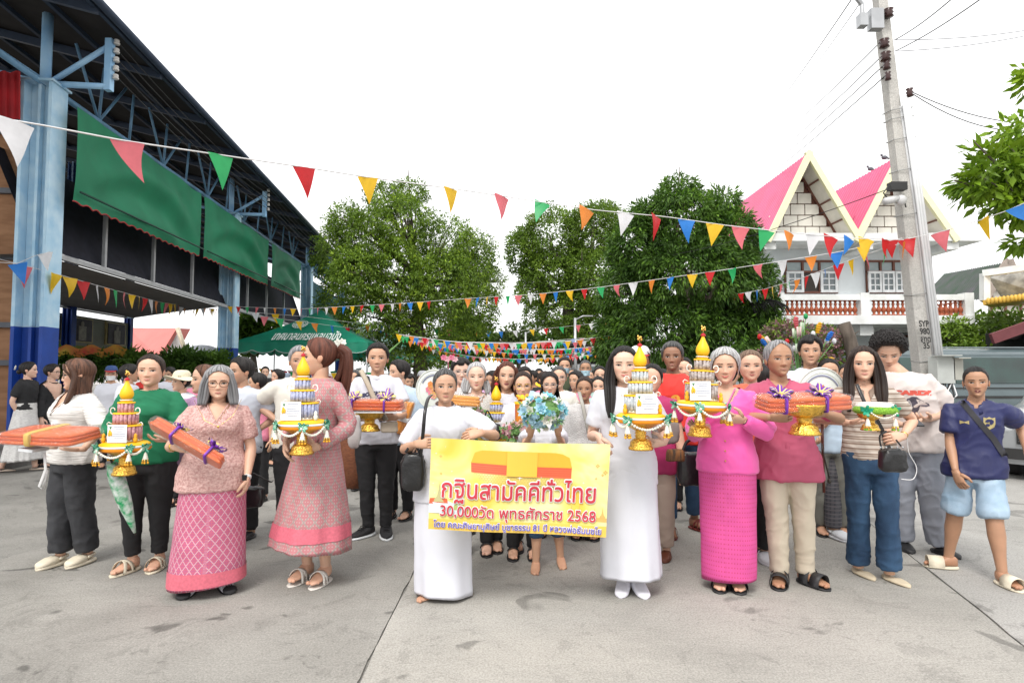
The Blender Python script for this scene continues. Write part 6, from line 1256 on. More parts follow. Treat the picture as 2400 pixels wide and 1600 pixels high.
person('grey haired woman with glasses in pink lace blouse and pink patterned long sarong', (515, 855), feet=((442, 1392), (530, 1382)), yaw=-4, hyaw=-3, pitch=2, skin='light', hair=('bob', 'gray'), w=1.14, d=1.2, bust=.020, belly=.022, key='p3',
       face=dict(wide=1.04, fat=.8, age=.75, smile=-.45, nose=1.0), glasses=(mat('tortoise_frame', (.10, .035, .015), .25), .125, .088), group='front row of the procession', fyaw=(-20, 15),
       top=dict(m=lace_pink, name='lace_blouse', slen=.40, hem=.455, flare=.45, slack=.020, fold=.006, v=.755, vk=.55, neck='v'),
       bottom=dict(kind='skirt', name='sarong', m=pinksarong, hemw=.158, hemd=.12, hemz=.048, wave=.022, nf=3, slant=.012, waist=.56, border=((.085, .030, sarong_edge),)),
       shoes=dict(t='sock', m=sock_w, m2=black_rub, z=0), hl=dict(p=(408, 1046, .30), d=(1, -.2, -.05), n=(0, 1, .15), curl=.35, thumb=-1, hint=(-.8, .2, -1)),
       hr=dict(p=(579, 1120, .05), d=(-.1, -.1, -1), n=(-1, -.2, 0), curl=.55), neckl=[(455, 938, 3.86), (480, 985, 3.80), (511, 1000, 3.79), (545, 975, 3.80), (566, 935, 3.88)])
person('woman with long ponytail in pink woven dress, face turned away to the left', (752, 790), feet=((706, 1362), (752, 1368)), yaw=-50, hyaw=-93, pitch=-2, skin='light', hair=('pony', 'redbrown'), w=1.0, d=1.05, bust=.020, key='p4',
       face=dict(nose=.85), group='front row of the procession', fyaw=(-38, -30),
       top=dict(m=pinkdress, uv=1, name='dress_bodice', slen=.97, hem=.545, flare=.1, slack=.010, fold=.004),
       bottom=dict(kind='skirt', name='dress_skirt', m=pinkdress, hemw=.165, hemd=.155, hemz=.150, wave=.055, nf=5, pow=.85, waist=.60, slant=.012, sla=2.2, border=((.225, .028, sarong_edge),)),
       shoes=dict(t='heel', m=mat('white_leather', (.72, .69, .64), .45), z=.03), hr=dict(p=(745, 1046, .22), d=(-1, -.2, -.1), n=(-.2, .9, .3), curl=.6, hint=(1, .5, -.5)), hl=dict(p=(672, 1030, .30), d=(.1, -.4, -1), n=(1, 0, 0), curl=.5))
person('young man in white printed t-shirt and black trousers with strap across chest', (886, 803), feet=((851, 1258), (905, 1258)), yaw=-4, hyaw=-3, skin='tan', hair=('short_m', 'black'), w=1.0, d=.95, key='p5',
       face=dict(man=True, jaw=.95, nose=1.0), group='front row of the procession', fyaw=(-48, 2),
       top=dict(m=white, name='t_shirt', slen=.34, hem=.485, flare=.18, slack=.026, fold=.009), bottom=dict(m=black, thigh=.058, knee=.042, hemw=.033, hemz=.05),
       shoes=dict(t='sneaker', m=mat('black_mesh', (.02, .02, .022), .7, bump=.4, bsc=300), m2=mat('white_sole', (.75, .78, .80), .5)), hl=dict(p=(832, 978, .26), d=(1, -.3, .1), n=(.2, .9, .3), curl=.45, thumb=-1), hr=dict(p=(926, 978, .26), d=(-1, -.3, .1), n=(-.2, .9, .3), curl=.45))
person('short haired woman in white blouse and white sarong holding the left end of the banner', (1043, 862), feet=((1008, 1400), (1062, 1390)), yaw=3, hyaw=4, skin='tan', hair=('tied', 'salt'), w=1.08, d=1.05, bust=.010, belly=.008, key='p6',
       face=dict(age=.55, wide=1.0, jaw=1.05, smile=-.05), group='front row of the procession', fyaw=(-50, 20),
       top=dict(m=white, name='blouse', slen=.46, hem=.42, flare=.25, slack=.022, neck='mandarin', ztop=.836, placket=(.53, .82, .012)),
       bottom=dict(kind='skirt', name='white_sarong', m=white, hemw=.128, hemd=.105, hemz=.014, wave=.075, nf=3, slant=.010, sla=2.5, waist=.56, shift=(.02, 0, 0)),
       shoes=dict(t='bare', m=white), hl=dict(p=(975, 1040, .24), d=(1, -.3, .12), n=(.2, .9, -.2), curl=.95, thumb=-1, hint=(-.8, .5, -1)), hr=dict(p=(1128, 1014, .25), d=(-1, -.2, -.15), n=(0, .8, -.6), curl=.5, hint=(1, .4, -.6)))
PEOPLE['p6']['root']
person('barefoot girl in white shirt and rolled jeans hiding her face behind a blue bouquet', (1272, 922), feet=((1255, 1338), (1316, 1326)), yaw=2, hyaw=0, pitch=-10, skin='tan', hair=('tied', 'black'), w=.92, d=.85, key='p7', face=dict(),
       group='front row of the procession', fyaw=(-4, 8), top=dict(m=white, name='shirt', slen=.32, hem=.48, slack=.024, neck='crew'), bottom=dict(m=denim, name='jeans', thigh=.062, knee=.050, hemw=.044, hemz=.185), shoes=dict(t='bare', m=white),
       hl=dict(p=(1243, 1020, .34), d=(.1, -.1, 1), n=(.5, .8, 0), curl=.5, hint=(-.3, .2, -1)), hr=dict(p=(1308, 1018, .34), d=(-.1, -.1, 1), n=(-.5, .8, 0), curl=.5, hint=(.3, .2, -1)))
person('young woman with long black hair in white short sleeved blouse and long white skirt', (1461, 809), feet=((1460, 1388), (1500, 1390)), yaw=6, hyaw=2, skin='fair', hair=('long', 'black'), w=1.03, d=1.0, bust=.018, key='p8',
       face=dict(wide=1.03, smile=.35, fat=.4, nose=.9), group='front row of the procession', fyaw=(-8, 18),
       top=dict(m=white, name='blouse', slen=.40, hem=.44, flare=.15, slack=.020, neck='mandarin', placket=(.53, .81, .012), fold=.005),
       bottom=dict(kind='skirt', name='white_skirt', m=white, hemw=.122, hemd=.10, hemz=.068, wave=.058, nf=4, slant=.008, sla=1.5, waist=.56),
       shoes=dict(t='sock', m=sock_w, z=0, lip=1), hl=dict(p=(1404, 1022, .20), d=(.22, -.3, -1), n=(.9, .3, 0), curl=.7, thumb=-1, hint=(-.25, .8, -1)), hr=dict(p=(1556, 1036, .24), d=(-1, -.4, -.05), n=(-.2, .6, .6), curl=.6))
person('smiling elderly woman with silver hair in bright pink silk jacket and pink long skirt', (1699, 814), feet=((1690, 1378), (1728, 1380)), yaw=-4, hyaw=0, roll=0, skin='light', hair=('short_f', 'silver'), w=1.0, d=1.0, bust=.014, belly=.006, key='p9',
       face=dict(age=.8, smile=.8, nose=1.0, fat=.2), group='front row of the procession', fyaw=(-6, 10), earring=True,
       top=dict(m=magenta, name='silk_jacket', slen=.96, hem=.485, flare=.28, slack=.012, fold=.007, v=.745, vk=.45, neck='v', buttons=(gold_m, (.735, .70, .62, .58, .54))),
       bottom=dict(kind='skirt', name='pink_skirt', m=magsk, hemw=.108, hemd=.085, hemz=.048, wave=.03, nf=3, slant=.008, waist=.54),
       shoes=dict(t='slide', m=black_rub, straps=(.45, .68), lip=1), hr=dict(p=(1742, 984, .22), d=(-1, -.3, .15), n=(-.1, .7, .6), curl=.5, hint=(1, .2, -.7)), hl=dict(p=(1655, 1000, .22), d=(-1, -.6, .05), n=(0, .3, 1), curl=.5))
person('thin elderly man in rose pink shirt carrying a wrapped robe on gold pedestal', (1822, 796), feet=((1827, 1372), (1906, 1372)), yaw=8, hyaw=20, pitch=2, skin='brown', hair=('recede', 'gray'), w=1.03, d=.90, key='p10',
       face=dict(man=True, age=1.0, jaw=.92, nose=1.15, smile=-.35, wide=.98), group='front row of the procession', fyaw=(-4, 52),
       top=dict(m=rose, name='shirt', slen=.46, hem=.435, flare=.35, slack=.026, fold=.009, v=.765, vk=.40, neck='shirt', edge=False, placket=(.52, .76, .014)),
       bottom=dict(m=khaki, thigh=.056, knee=.043, hemw=.037, hemz=.045, fold=.007), shoes=dict(t='slide', m=black_rub, straps=(.36, .68), sw=.07),
       hl=dict(p=(1810, 978, .30), d=(1, -.2, .05), n=(.1, .9, .4), curl=.6, thumb=-1, hint=(-1, .2, -.6)), hr=dict(p=(1932, 968, .28), d=(-1, -.2, .05), n=(-.1, .9, .4), curl=.6, hint=(1, .2, -.6)))
person('woman with long brown hair in striped brown shirt and wide blue jeans with bag', (2020, 809), feet=((2024, 1348), (2100, 1364)), yaw=10, hyaw=6, roll=0, skin='light', hair=('long', 'dkbrown'), w=.96, d=.95, bust=.014, key='p11',
       face=dict(smile=.1, wide=.98, nose=.95), group='front row of the procession', fyaw=(34, 40),
       top=dict(m=strip, uv=1, name='striped_shirt', slen=.36, hem=.515, flare=.05, slack=.012, fold=.005, v=.755, vk=.5, neck='shirt', edge=False),
       bottom=dict(m=denim, name='jeans', thigh=.053, knee=.044, hemw=.050, hemz=.050, fold=.008), shoes=dict(t='flat', m=mat('straw_canvas', (.55, .47, .34), .8, bump=.4, bsc=200)),
       hl=dict(p=(1985, 990, .22), d=(1, -.5, .1), n=(-.1, .1, 1), curl=.4, thumb=-1, hint=(-1, .4, -.6)), hr=dict(p=(2116, 1022, .16), d=(-1, -.2, -.1), n=(-.2, .8, -.3), curl=.9, hint=(1, .4, -.5)))
person('boy in navy football shirt and pale denim shorts with cross body strap, mouth open', (2284, 855), feet=((2205, 1330), (2364, 1376)), yaw=2, hyaw=4, roll=2, skin='brown', hair=('crop', 'black'), w=.98, d=.9, key='p12',
       face=dict(man=True, wide=.98, jaw=.95), open_mouth=True, group='front row of the procession', fyaw=(-72, 36),
       top=dict(m=navy, name='football_shirt', slen=.38, hem=.475, flare=.30, slack=.030, fold=.010, neck='polo', v=.80, vk=.3, edge=False),
       bottom=dict(kind='shorts', name='shorts', m=denim_l, thigh=.060, knee=.058, hemw=.060, hemz=.295, fold=.008), shoes=dict(t='slide', m=cream_rub, straps=(.66,), sw=.10),
       hl=dict(p=(2240, 1105, .06), d=(.25, -.2, -1), n=(.9, .3, 0), curl=.45), hr=dict(p=(2408, 1060, .10), d=(.2, -.2, -1), n=(-1, 0, 0)))
person('curly haired young man in pale t-shirt with dog print looking down at his phone', (2082, 775), feet=((2122, 1288), (2216, 1300)), yaw=-6, hyaw=4, tx=.10, pitch=-26, skin='light', hair=('curly', 'black'), w=1.02, d=1.0, key='p13',
       face=dict(man=True), eyes_down=True, group='front row of the procession', fyaw=(20, 45),
       top=dict(m=bone, name='t_shirt', slen=.42, hem=.475, flare=.3, slack=.030, fold=.010), bottom=dict(m=greyf, name='joggers', thigh=.060, knee=.056, hemw=.050, hemz=.04, fold=.010), shoes=dict(t='loafer', m=black_rub),
       hr=dict(p=(2176, 982, .24), d=(-1, -.4, 0), n=(-.2, .2, 1), curl=.6, hint=(1, .2, -.8)), hl=dict(p=(2110, 995, .26), d=(.8, -.5, 0), n=(.2, .2, 1), curl=.6))
# ================================================================ HELD OFFERINGS
gold2 = mat('gilt_embossed', (.85, .52, .10), .22, 1, var=.25, sc=60, bump=.8, bsc=90); yelc = mat('yellow_satin', (.86, .50, .01), .42, var=.05, sc=6); orgc = mat('orange_satin', (.80, .27, .008), .45, var=.08, sc=6); ribw = mat('white_ribbon', (.74, .74, .74), .5)
grn_r = mat('green_ribbon', (.01, .30, .17), .35, var=.2, sc=20); grn_l = mat('pale_green_ribbon', (.35, .62, .48), .35, var=.1); jasm = mat('jasmine_buds', (.78, .76, .66), .7, var=.08, sc=40); crown_o = mat('orange_buds', (.85, .42, .02), .5, var=.2, sc=60); redb = mat('red_bead', (.50, .012, .03), .35); cardm = mat('white_card', (.76, .77, .80), .6, var=.02)
inkm = mat('grey_ink', (.25, .27, .40), .8); wire = mat('white_wire', (.78, .77, .72), .5); purp = mat('purple_ribbon', (.16, .03, .36), .35, var=.3, sc=20); yrib = mat('yellow_ribbon', (.80, .66, .20), .35, var=.1)
def cat(pts, n=6):
    p = [Vector(q) for q in pts]; p = [p[0]] + p + [p[-1]]; out = []
    for i in range(1, len(p) - 2):
        for k in range(n):
            t = k / n; out.append(.5 * ((2 * p[i]) + (p[i + 1] - p[i - 1]) * t + (2 * p[i - 1] - 5 * p[i] + 4 * p[i + 1] - p[i + 2]) * t * t + (3 * p[i] - p[i - 1] - 3 * p[i + 1] + p[i + 2]) * t ** 3))
    return out + [p[-1]]
def bow(parent, c, size, mats, seed, nrm=(0, -1, 0), name='bow', n=8, tails=2):
    r = random.Random(seed); b = MB(); c = Vector(c); nr = Vector(nrm).normalized(); sx = nr.cross(Vector((0, 0, 1))).normalized(); sz = sx.cross(nr)
    for k in range(n):
        a = 2 * pi * k / n + r.uniform(-.2, .2); L = size * r.uniform(.8, 1.1) * (1.0 if k % 2 else .8); d = (sx * math.cos(a) + sz * math.sin(a) * .8 + nr * r.uniform(.0, .4)).normalized(); s_ = d.cross(nr).normalized(); w = size * .22
        lp = [(0, 0), (.35, .12), (.75, .28), (1, .18), (.95, .02), (.6, -.06), (.15, .0)]
        for m_, ww in ((0 if r.random() < .75 else len(mats) - 1, 1), (len(mats) - 1, .22)):
            V = [[list(c + d * (L * u) + nr * (L * v * 1.1 + .0015 * (ww < 1)) - s_ * w * ww * (.5 + .5 * math.sin(u * pi))), list(c + d * (L * u) + nr * (L * v * 1.1 + .0015 * (ww < 1)) + s_ * w * ww * (.5 + .5 * math.sin(u * pi)))] for u, v in lp]; b.grid(np.array(V), mi=m_)
    b.ell(c + nr * size * .15, (size * .14,) * 3, None, 7, 5, mi=len(mats) - 1); return b.build(name, list(mats), parent)
def swag(parent, a, c, sag, r=.0075):
    b = MB(); a, c = Vector(a), Vector(c); n = 15; pts = [a.lerp(c, t) - Vector((0, 0, sag * 4 * t * (1 - t))) for t in np.linspace(0, 1, n)]
    for k in range(n): b.ell(pts[k], (r * 1.25, r, r), Matrix.Rotation(math.sin(k * 2.3) * .8, 3, 'Y'), 7, 5)
    b.build('garland', jasm, parent)
def tassel(parent, c, L=.075, col=None):
    b = MB(); c = Vector(c); b.lathe([(.0, 0), (.006, -.005), (.008, -.012), (.012, -.018), (.010, -.024), (.015, -.030), (.013, -.037), (.018, -.044), (.016, -.050), (0, -.052)], 8, c)
    for k in range(5): a = k * 2 * pi / 5; b.ell(c + Vector((math.cos(a) * .015, math.sin(a) * .015, -.058)), (.006, .006, .011), None, 6, 5, mi=1); b.ell(c + Vector((math.cos(a) * .017, math.sin(a) * .017, -.071)), (.007, .007, .007), None, 6, 4, mi=2)
    b.build('tassel', [jasm, gold_m, col or crown_o], parent)
ROLL = dict(pink=((.62, .36, .38), (.40, .17, .20)), blue=((.50, .52, .66), (.26, .29, .46)), grey=((.62, .64, .66), (.36, .40, .42)), brown=((.52, .47, .45), (.22, .17, .16)))
def card(parent, O, ex, w, h_, mango=True, seed=0):
    ez = Vector((0, 0, 1)); ex = Vector(ex).normalized(); ny = ex.cross(ez); ny = ny if ny.y < 0 else -ny; b = MB(); b.add([O, O + ex * w, O + ex * w + ez * h_, O + ez * h_], np.array([(0, 1, 2, 3)])); b.add([O - ny * .002, O + ex * w - ny * .002, O + ex * w + ez * h_ - ny * .002, O + ez * h_ - ny * .002], np.array([(3, 2, 1, 0)])); c = b.build('card', cardm, parent, False)
    r = random.Random(seed); t = MB()
    for k, (x0, x1) in enumerate(((.34, .86), (.42, .80), (.30, .78), (.30, .94), (.28, .94), (.36, .84))):
        z = h_ * (.86 - .125 * k); x = x0
        while x < x1: l = r.uniform(.02, .07); l = min(l, x1 - x); q = O + ex * w * x + ez * z + ny * .002; t.add([q, q + ex * w * l, q + ex * w * l + ez * .0028, q + ez * .0028], np.array([(0, 1, 2, 3)])); x += l + .008
    t.build('printed_lines', inkm, c, False)
    if mango:
        m_ = MB()
        for dx, dz, rz in ((.13, .60, .2), (.20, .50, -.2), (.10, .48, .3)): m_.ell(O + ex * w * dx + ez * h_ * dz + ny * .003, (w * .055, .002, h_ * .13), None, 9, 6)
        for dx, a in ((.10, .6), (.16, .1), (.22, -.5)): m_.sweep([O + ex * w * .16 + ez * h_ * .78 + ny * .003, O + ex * w * (dx) + ez * h_ * .92 + ny * .003], [w * .02, w * .005], .001, n=5, mi=1)
        m_.build('mango_picture', [mat('mango_print', (.80, .47, .03), .6), mat('leaf_print', (.05, .25, .05), .6)], c)
def tower(label, base, key, tilt=0, yaw=0, card_side=0, low=False, handles=(-1, 1), seed=1, bows=((-150, 0), (-95, 1), (-35, 0), (30, 0), (160, 0)), card_x=None):
    base = Vector(base); t = thing('offering_tower', label, 'offering tower', tuple(base), 'banknote offering towers'); Tm = Matrix.Translation(base) @ Matrix.Rotation(tilt, 4, 'Y'); X = lambda x, y, z: Tm @ Vector((x, y, z))
    b = MB(); b.lathe([(0, 0), (.073, 0), (.075, .012), (.066, .022), (.062, .048), (.050, .062), (.030, .070), (.036, .080), (.030, .090), (.036, .098), (.030, .108), (.040, .118), (.062, .130), (.090, .145), (.112, .158), (.118, .166)], 28, T=Tm, mod=lambda a, z: 1 + .018 * math.cos(a * 12) * (.02 < z < .06 or z > .12)); b.build('pedestal', gold2, t)
    b = MB(); b.lathe([(.110, .160), (.145, .162), (.154, .172), (.150, .184)], 32, T=Tm, mi=1); b.lathe([(.150, .184), (.1535, .186), (.152, .194), (.146, .197)], 32, T=Tm, mi=2); b.lathe([(.146, .197), (.147, .204), (.128, .216), (.100, .220), (0, .220)], 32, T=Tm, mi=0); b.build('tray', [yelc, orgc, ribw], t)
    b = MB(); b.lathe([(0, .205), (.098, .206), (.104, .213), (.098, .222), (.1, .222)], 24, T=Tm); b.lathe([(.094, .222), (.10, .228), (.094, .236)], 24, T=Tm, mi=1); b.build('tray_collar', [yelc, jasm], t)
    c1, c2 = ROLL[key]; rm = mat('note_roll_' + key, c1, col2=c2, rough=.7, sc=60, bump=.1, bsc=80)
    for (z0, z1, R_, n) in ((.228, .318, .088, 24), (.334, .398, .064, 18), (.408, .468, .040, 12)):
        for k in range(n):
            a = 2 * pi * k / n
            if math.sin(a) > .35: continue
            q = MB(); rr_ = pi * R_ / n * 1.02; q.sweep([X(math.cos(a) * R_, math.sin(a) * R_, z0), X(math.cos(a) * R_, math.sin(a) * R_, z1)], rr_, n=8); q.build('note_roll', rm, t)
        q = MB(); q.lathe([(0, z0), (R_ * .95, z0), (R_ * .95, z1), (0, z1)], 20, T=Tm); q.lathe([(0, z1), (R_ + .010, z1), (R_ + .013, z1 + .005), (R_ + .010, z1 + .010), (0, z1 + .012)], 24, T=Tm, mi=1); q.build('tier_core', [rm, yelc], t)
    b = MB(); b.lathe([(.030, .478), (.034, .480), (.034, .486), (.028, .492), (.026, .496), (.033, .500)], 18, T=Tm); b.lathe([(.036, .488), (.042, .491), (.036, .495)], 18, T=Tm, mi=1)
    b.lathe([(.020, .496), (.034, .504), (.0405, .520), (.041, .535), (.036, .555), (.026, .575), (.016, .595), (.010, .612), (.008, .622)], 24, T=Tm); b.build('finial', [yelc, wire], t)
    b = MB(); b.lathe([(0, .620), (.016, .621), (.018, .626), (.010, .632), (.013, .636), (0, .640)], 14, T=Tm); b.build('finial_bead', redb, t)
    b = MB(); b.sweep([X(0, 0, .636), X(0, 0, .668)], .0022, n=5)
    for k in range(7): a = k * .9; b.ell(X(math.cos(a) * .010, math.sin(a) * .006, .662 + .006 * (k % 4)), (.007, .005, .009), None, 6, 4)
    b.build('finial_flower', gold_m, t)
    for sg in handles:
        b = MB(); b.sweep(cat([X(sg * x, -.01, z) for x, z in ((.060, .400), (.088, .400), (.098, .418), (.090, .438), (.072, .436), (.068, .422))]), .0036, n=6); b.build('handle', wire, t)
        b = MB(); b.sweep([X(sg * x, -.01, z) for x, z in ((.085, .335), (.108, .345), (.118, .335), (.112, .318))], .003, n=6); b.build('handle', wire, t)
        b = MB(); b.lathe([(0, 0), (.010, .004), (.012, .014), (.014, .028), (.008, .036), (.012, .046), (.004, .060), (0, .062)], 10, X(sg * .104, -.06, .216)); b.build('ornament', crown_o if key != 'blue' else jasm, t)
    if not low:
        w_ = .125; x0 = (-.06 if card_x is None else card_x); card(t, X(x0, -.112, .222), Vector((1, .0 + card_side, 0)), w_, .115, True, seed)
    pts = []
    for ang, kind in bows:
        a = math.radians(ang); p = X(math.cos(a) * .155, math.sin(a) * .155, .186); pts.append((ang, p)); nr = Vector((math.cos(a), math.sin(a), 0)); bow(t, p + nr * .006, .040, (grn_r, grn_l), seed + int(ang), nr, n=7)
        if math.sin(a) < .5: tassel(t, p + nr * .014 + Vector((0, 0, -.030)))
    pts.sort()
    for (a0, p0), (a1, p1) in zip(pts, pts[1:]):
        if a1 - a0 < 100: m_ = math.radians((a0 + a1) / 2); mid = X(math.cos(m_) * .175, math.sin(m_) * .175, 0); swag(t, p0 + Vector((0, -.02, -.012)), p1 + Vector((0, -.02, -.012)), .045 * min(1, (a1 - a0) / 60))
    return t
tower('pink banknote roll tower held by the woman in the green sweater', P(291, 1112, 3.98), 'pink', .0, seed=2, card_x=-.045, bows=((-165, 0), (-120, 0), (-50, 0), (-15, 0), (150, 0)))
tower('lavender banknote roll tower held by the woman in the pink woven dress', P(707, 1064, 3.82), 'blue', 0, seed=5, card_x=-.095, bows=((-175, 0), (-135, 0), (-70, 0), (-10, 0), (40, 0)))
tower('grey white banknote roll tower held by the long haired woman in white blouse', P(1502, 1053, 3.62), 'grey', 0, seed=7, card_x=-.050, bows=((-170, 0), (-128, 0), (-40, 0), (-5, 0), (170, 0)))
tower('brown banknote roll tower held by the elderly woman in pink silk', P(1640, 1022, 3.72), 'brown', .05, seed=9, card_x=-.100, bows=((-175, 0), (-110, 0), (-30, 0), (20, 0)))
tower('lavender banknote tower with yellow bulb partly hidden in the second row', P(1163, 1088, 4.72), 'blue', 0, seed=11, card_x=-.03, bows=((-150, 0), (-30, 0)), handles=(1,))
tower('pink banknote tower half hidden at the far left beside the hat woman', P(318, 1085, 7.4), 'pink', 0, seed=13, low=True, bows=())
def soft_box(b, c, ax, ay, az, d, wr=.006, seed=0, mi=0, n=14, sq=5):
    """rounded bundle with crumpled wrap; ax, ay, az = unit axes, d = full sizes"""
    th = np.linspace(0, pi, n + 1); ph = np.linspace(0, 2 * pi, 3 * n, endpoint=False); f = lambda x: np.sign(x) * np.abs(x) ** (2 / sq)
    V = np.stack([np.outer(f(np.sin(th)), f(np.cos(ph))) * d[0] / 2, np.outer(f(np.sin(th)), f(np.sin(ph))) * d[1] / 2, np.outer(f(np.cos(th)), np.ones(3 * n)) * d[2] / 2], 2)
    q = V.reshape(-1, 3); q = q + (vnoise(q * 22 + seed) * wr + vnoise(q * 60 + seed) * wr * .5)[:, None] * q / (np.linalg.norm(q, axis=1)[:, None] + 1e-6); A_ = np.array([list(ax), list(ay), list(az)]); b.grid((q @ A_ + np.array(list(c))).reshape(V.shape), closed_v=True, mi=mi)
robe = mat('robe_orange', (.74, .135, .012), .5, sc=5, col2=(.60, .09, .010), bump=.25, bsc=25); robe2 = mat('robe_folds', (.60, .085, .010), .55, var=.15, sc=8)
cello = bpy.data.materials.new('cellophane'); cello.use_nodes = True; _n = cello.node_tree.nodes; _l = cello.node_tree.links; _g = _n.new('ShaderNodeBsdfGlossy'); _g.inputs['Roughness'].default_value = .05; _t = _n.new('ShaderNodeBsdfTransparent'); _m = _n.new('ShaderNodeMixShader'); _f = _n.new('ShaderNodeLayerWeight'); _f.inputs[0].default_value = .18; _q = _n.new('ShaderNodeMath'); _q.operation = 'MULTIPLY_ADD'; _q.inputs[1].default_value = .45; _q.inputs[2].default_value = .08; _q.use_clamp = True; _l.new(_f.outputs['Facing'], _q.inputs[0])
_b = _n.new('ShaderNodeBump'); _nz = _n.new('ShaderNodeTexNoise'); _nz.inputs['Scale'].default_value = 28; _nz.inputs['Detail'].default_value = 3; _b.inputs['Strength'].default_value = 1; _b.inputs['Distance'].default_value = .02; _l.new(_nz.outputs[0], _b.inputs['Height']); _l.new(_b.outputs[0], _g.inputs['Normal']); _l.new(_q.outputs[0], _m.inputs[0]); _l.new(_t.outputs[0], _m.inputs[1]); _l.new(_g.outputs[0], _m.inputs[2]); _l.new(_m.outputs[0], _n['Material Output'].inputs[0])
def robe_pack(label, c, ang, L, H_, D_, seed, bows=(), tiltx=0., yaw=0., m=robe, bandm=None, pull=0):
    c = Vector(c); t = thing('robe_packet', label, 'robe packet', tuple(c), 'wrapped orange robes'); Rz = Matrix.Rotation(yaw, 3, 'Z') @ Matrix.Rotation(ang, 3, 'Y') @ Matrix.Rotation(tiltx, 3, 'X'); ax, ay, az = Rz.col[0], Rz.col[1], Rz.col[2]
    for k in range(3):
        b = MB(); soft_box(b, c + az * H_ * (-.30 + .30 * k), ax, ay, az, (L * (1 - .02 * k), D_ * (1 - .03 * k), H_ * .36), .004, seed + k, sq=7); b.build('folded_cloth', (m, robe2 if m is robe else m, m)[k], t)
    b = MB(); soft_box(b, c, ax, ay, az, (L + .02, D_ + .02, H_ + .014), .009, seed + 9, sq=6, n=18); b.build('clear_wrap', cello, t)
    if bandm: b = MB(); soft_box(b, c - ax * L * .04, ax, ay, az, (.045, D_ + .024, H_ + .02), .002, seed, sq=7); b.build('band', bandm, t)
    for u, sz in bows:
        b = MB(); soft_box(b, c + ax * L * u, ax, ay, az, (.016, D_ + .026, H_ + .022), .002, seed, sq=7); b.build('ribbon', purp, t); bow(t, c + ax * L * u + az * (H_ * .55 + .008) - ay * D_ * .15, sz * 1.35, (purp, yrib), seed + int(u * 100), az - ay * .5, n=10)
    return t
robe_pack('flat orange robe packet with gold band held by the woman in white cardigan', P(120, 1019, 3.90), .02, .53, .075, .30, 1, tiltx=.12, bandm=mat('gold_paper', (.62, .42, .12), .4), yaw=-.12)
robe_pack('slanting orange robe packet with purple bows held by the grey haired woman', P(441, 1037, 3.66), .52, .50, .065, .10, 3, bows=((-.18, .045), (.30, .055)), tiltx=-.7)
rp = robe_pack('orange robe packet with two purple bows on gold pedestal before the white t-shirt', P(880, 948, 4.90), .02, .46, .085, .22, 5, bows=((-.36, .055), (.20, .065)), tiltx=.05)
robe_pack('long orange robe packet with purple bows carried by the thin elderly man', P(1882, 941, 3.60), -.035, .545, .085, .20, 7, bows=((-.30, .055), (.16, .055)), tiltx=.15, yaw=.10)
robe_pack('golden orange robe packet held by the smiling silver haired woman in white', P(1083, 938, 4.45), .08, .27, .075, .14, 8, m=mat('robe_golden', (.72, .30, .05), .5, var=.15, sc=5))
robe_pack('orange robe packet tied with white cord held by the man in pale blue shirt', P(948, 978, 5.35), -1.25, .30, .09, .14, 9, m=mat('robe_amber', (.74, .27, .02), .5, var=.12, sc=5), bandm=ribw)
def pedestal(label, base, hgt, R_, group='gold pedestal trays'):
    base = Vector(base); t = thing('pedestal_tray', label, 'pedestal tray', tuple(base), group); b = MB(); k = hgt; b.lathe([(0, 0), (R_ * .74, 0), (R_ * .76, .05 * k), (R_ * .66, .13 * k), (R_ * .60, .28 * k), (R_ * .40, .38 * k), (R_ * .33, .42 * k), (R_ * .40, .47 * k), (R_ * .34, .52 * k), (R_ * .55, .60 * k), (R_ * .84, .66 * k), (R_ * .93, .80 * k), (R_, .93 * k), (R_ * 1.04, 1 * k), (R_ * .9, 1 * k), (R_ * .5, .8 * k), (0, .75 * k)], 28, base, mod=lambda a, z: 1 + .03 * math.cos(a * 14) * (z > .6 * k or z < .3 * k)); b.build('bowl', gold2, t); return t
pedestal('gold pedestal under the robe packet of the young man in white t-shirt', P(866, 1010, 4.92), .165, .115)
b = MB(); pe = P(880, 964, 4.9); b.add([pe + Vector((x, y, .004 + .012 * abs(x))) for x, y in ((-.24, -.10), (.24, -.10), (.24, .12), (-.24, .12))], [(0, 1, 2, 3)]); b.add([pe + Vector((x, y, -.004 + .012 * abs(x))) for x, y in ((-.24, -.10), (.24, -.10), (.24, .12), (-.24, .12))], [(0, 1, 2, 3)]); b.box(pe + Vector((0, -.10, 0)), (.47, .006, .012)); solo(b, 'tray_board', ribw, 'thin white board between gold pedestal and robe packet of the young man', 'board', smooth=False)
pedestal('large gold pedestal bowl under the robe packet of the elderly man in rose shirt', P(1886, 1018, 3.58), .180, .118)
p = pedestal('gold pedestal under the green and white flower cushion', P(2040, 1008, 3.72), .115, .072)
cu = thing('flower_cushion', 'round white and green flower cushion with green bow on small gold pedestal', 'flower cushion', tuple(P(2052, 965, 3.72))); c = P(2052, 965, 3.72); b = MB(); b.lathe([(.115, -.008), (.128, .004), (.126, .022), (.112, .036)], 36, c, mod=lambda a, z: 1 + .02 * math.cos(a * 30)); b.build('green_rim', mat('lime_buds', (.28, .55, .05), .6, sc=120, col2=(.14, .34, .02), bump=1, bsc=160), cu)
b = MB(); b.lathe([(.113, .034), (.105, .050), (.070, .060), (0, .062)], 30, c); b.build('cushion_top', mat('white_buds', (.74, .72, .68), .7, sc=80, col2=(.60, .56, .52), bump=.8, bsc=140), cu)
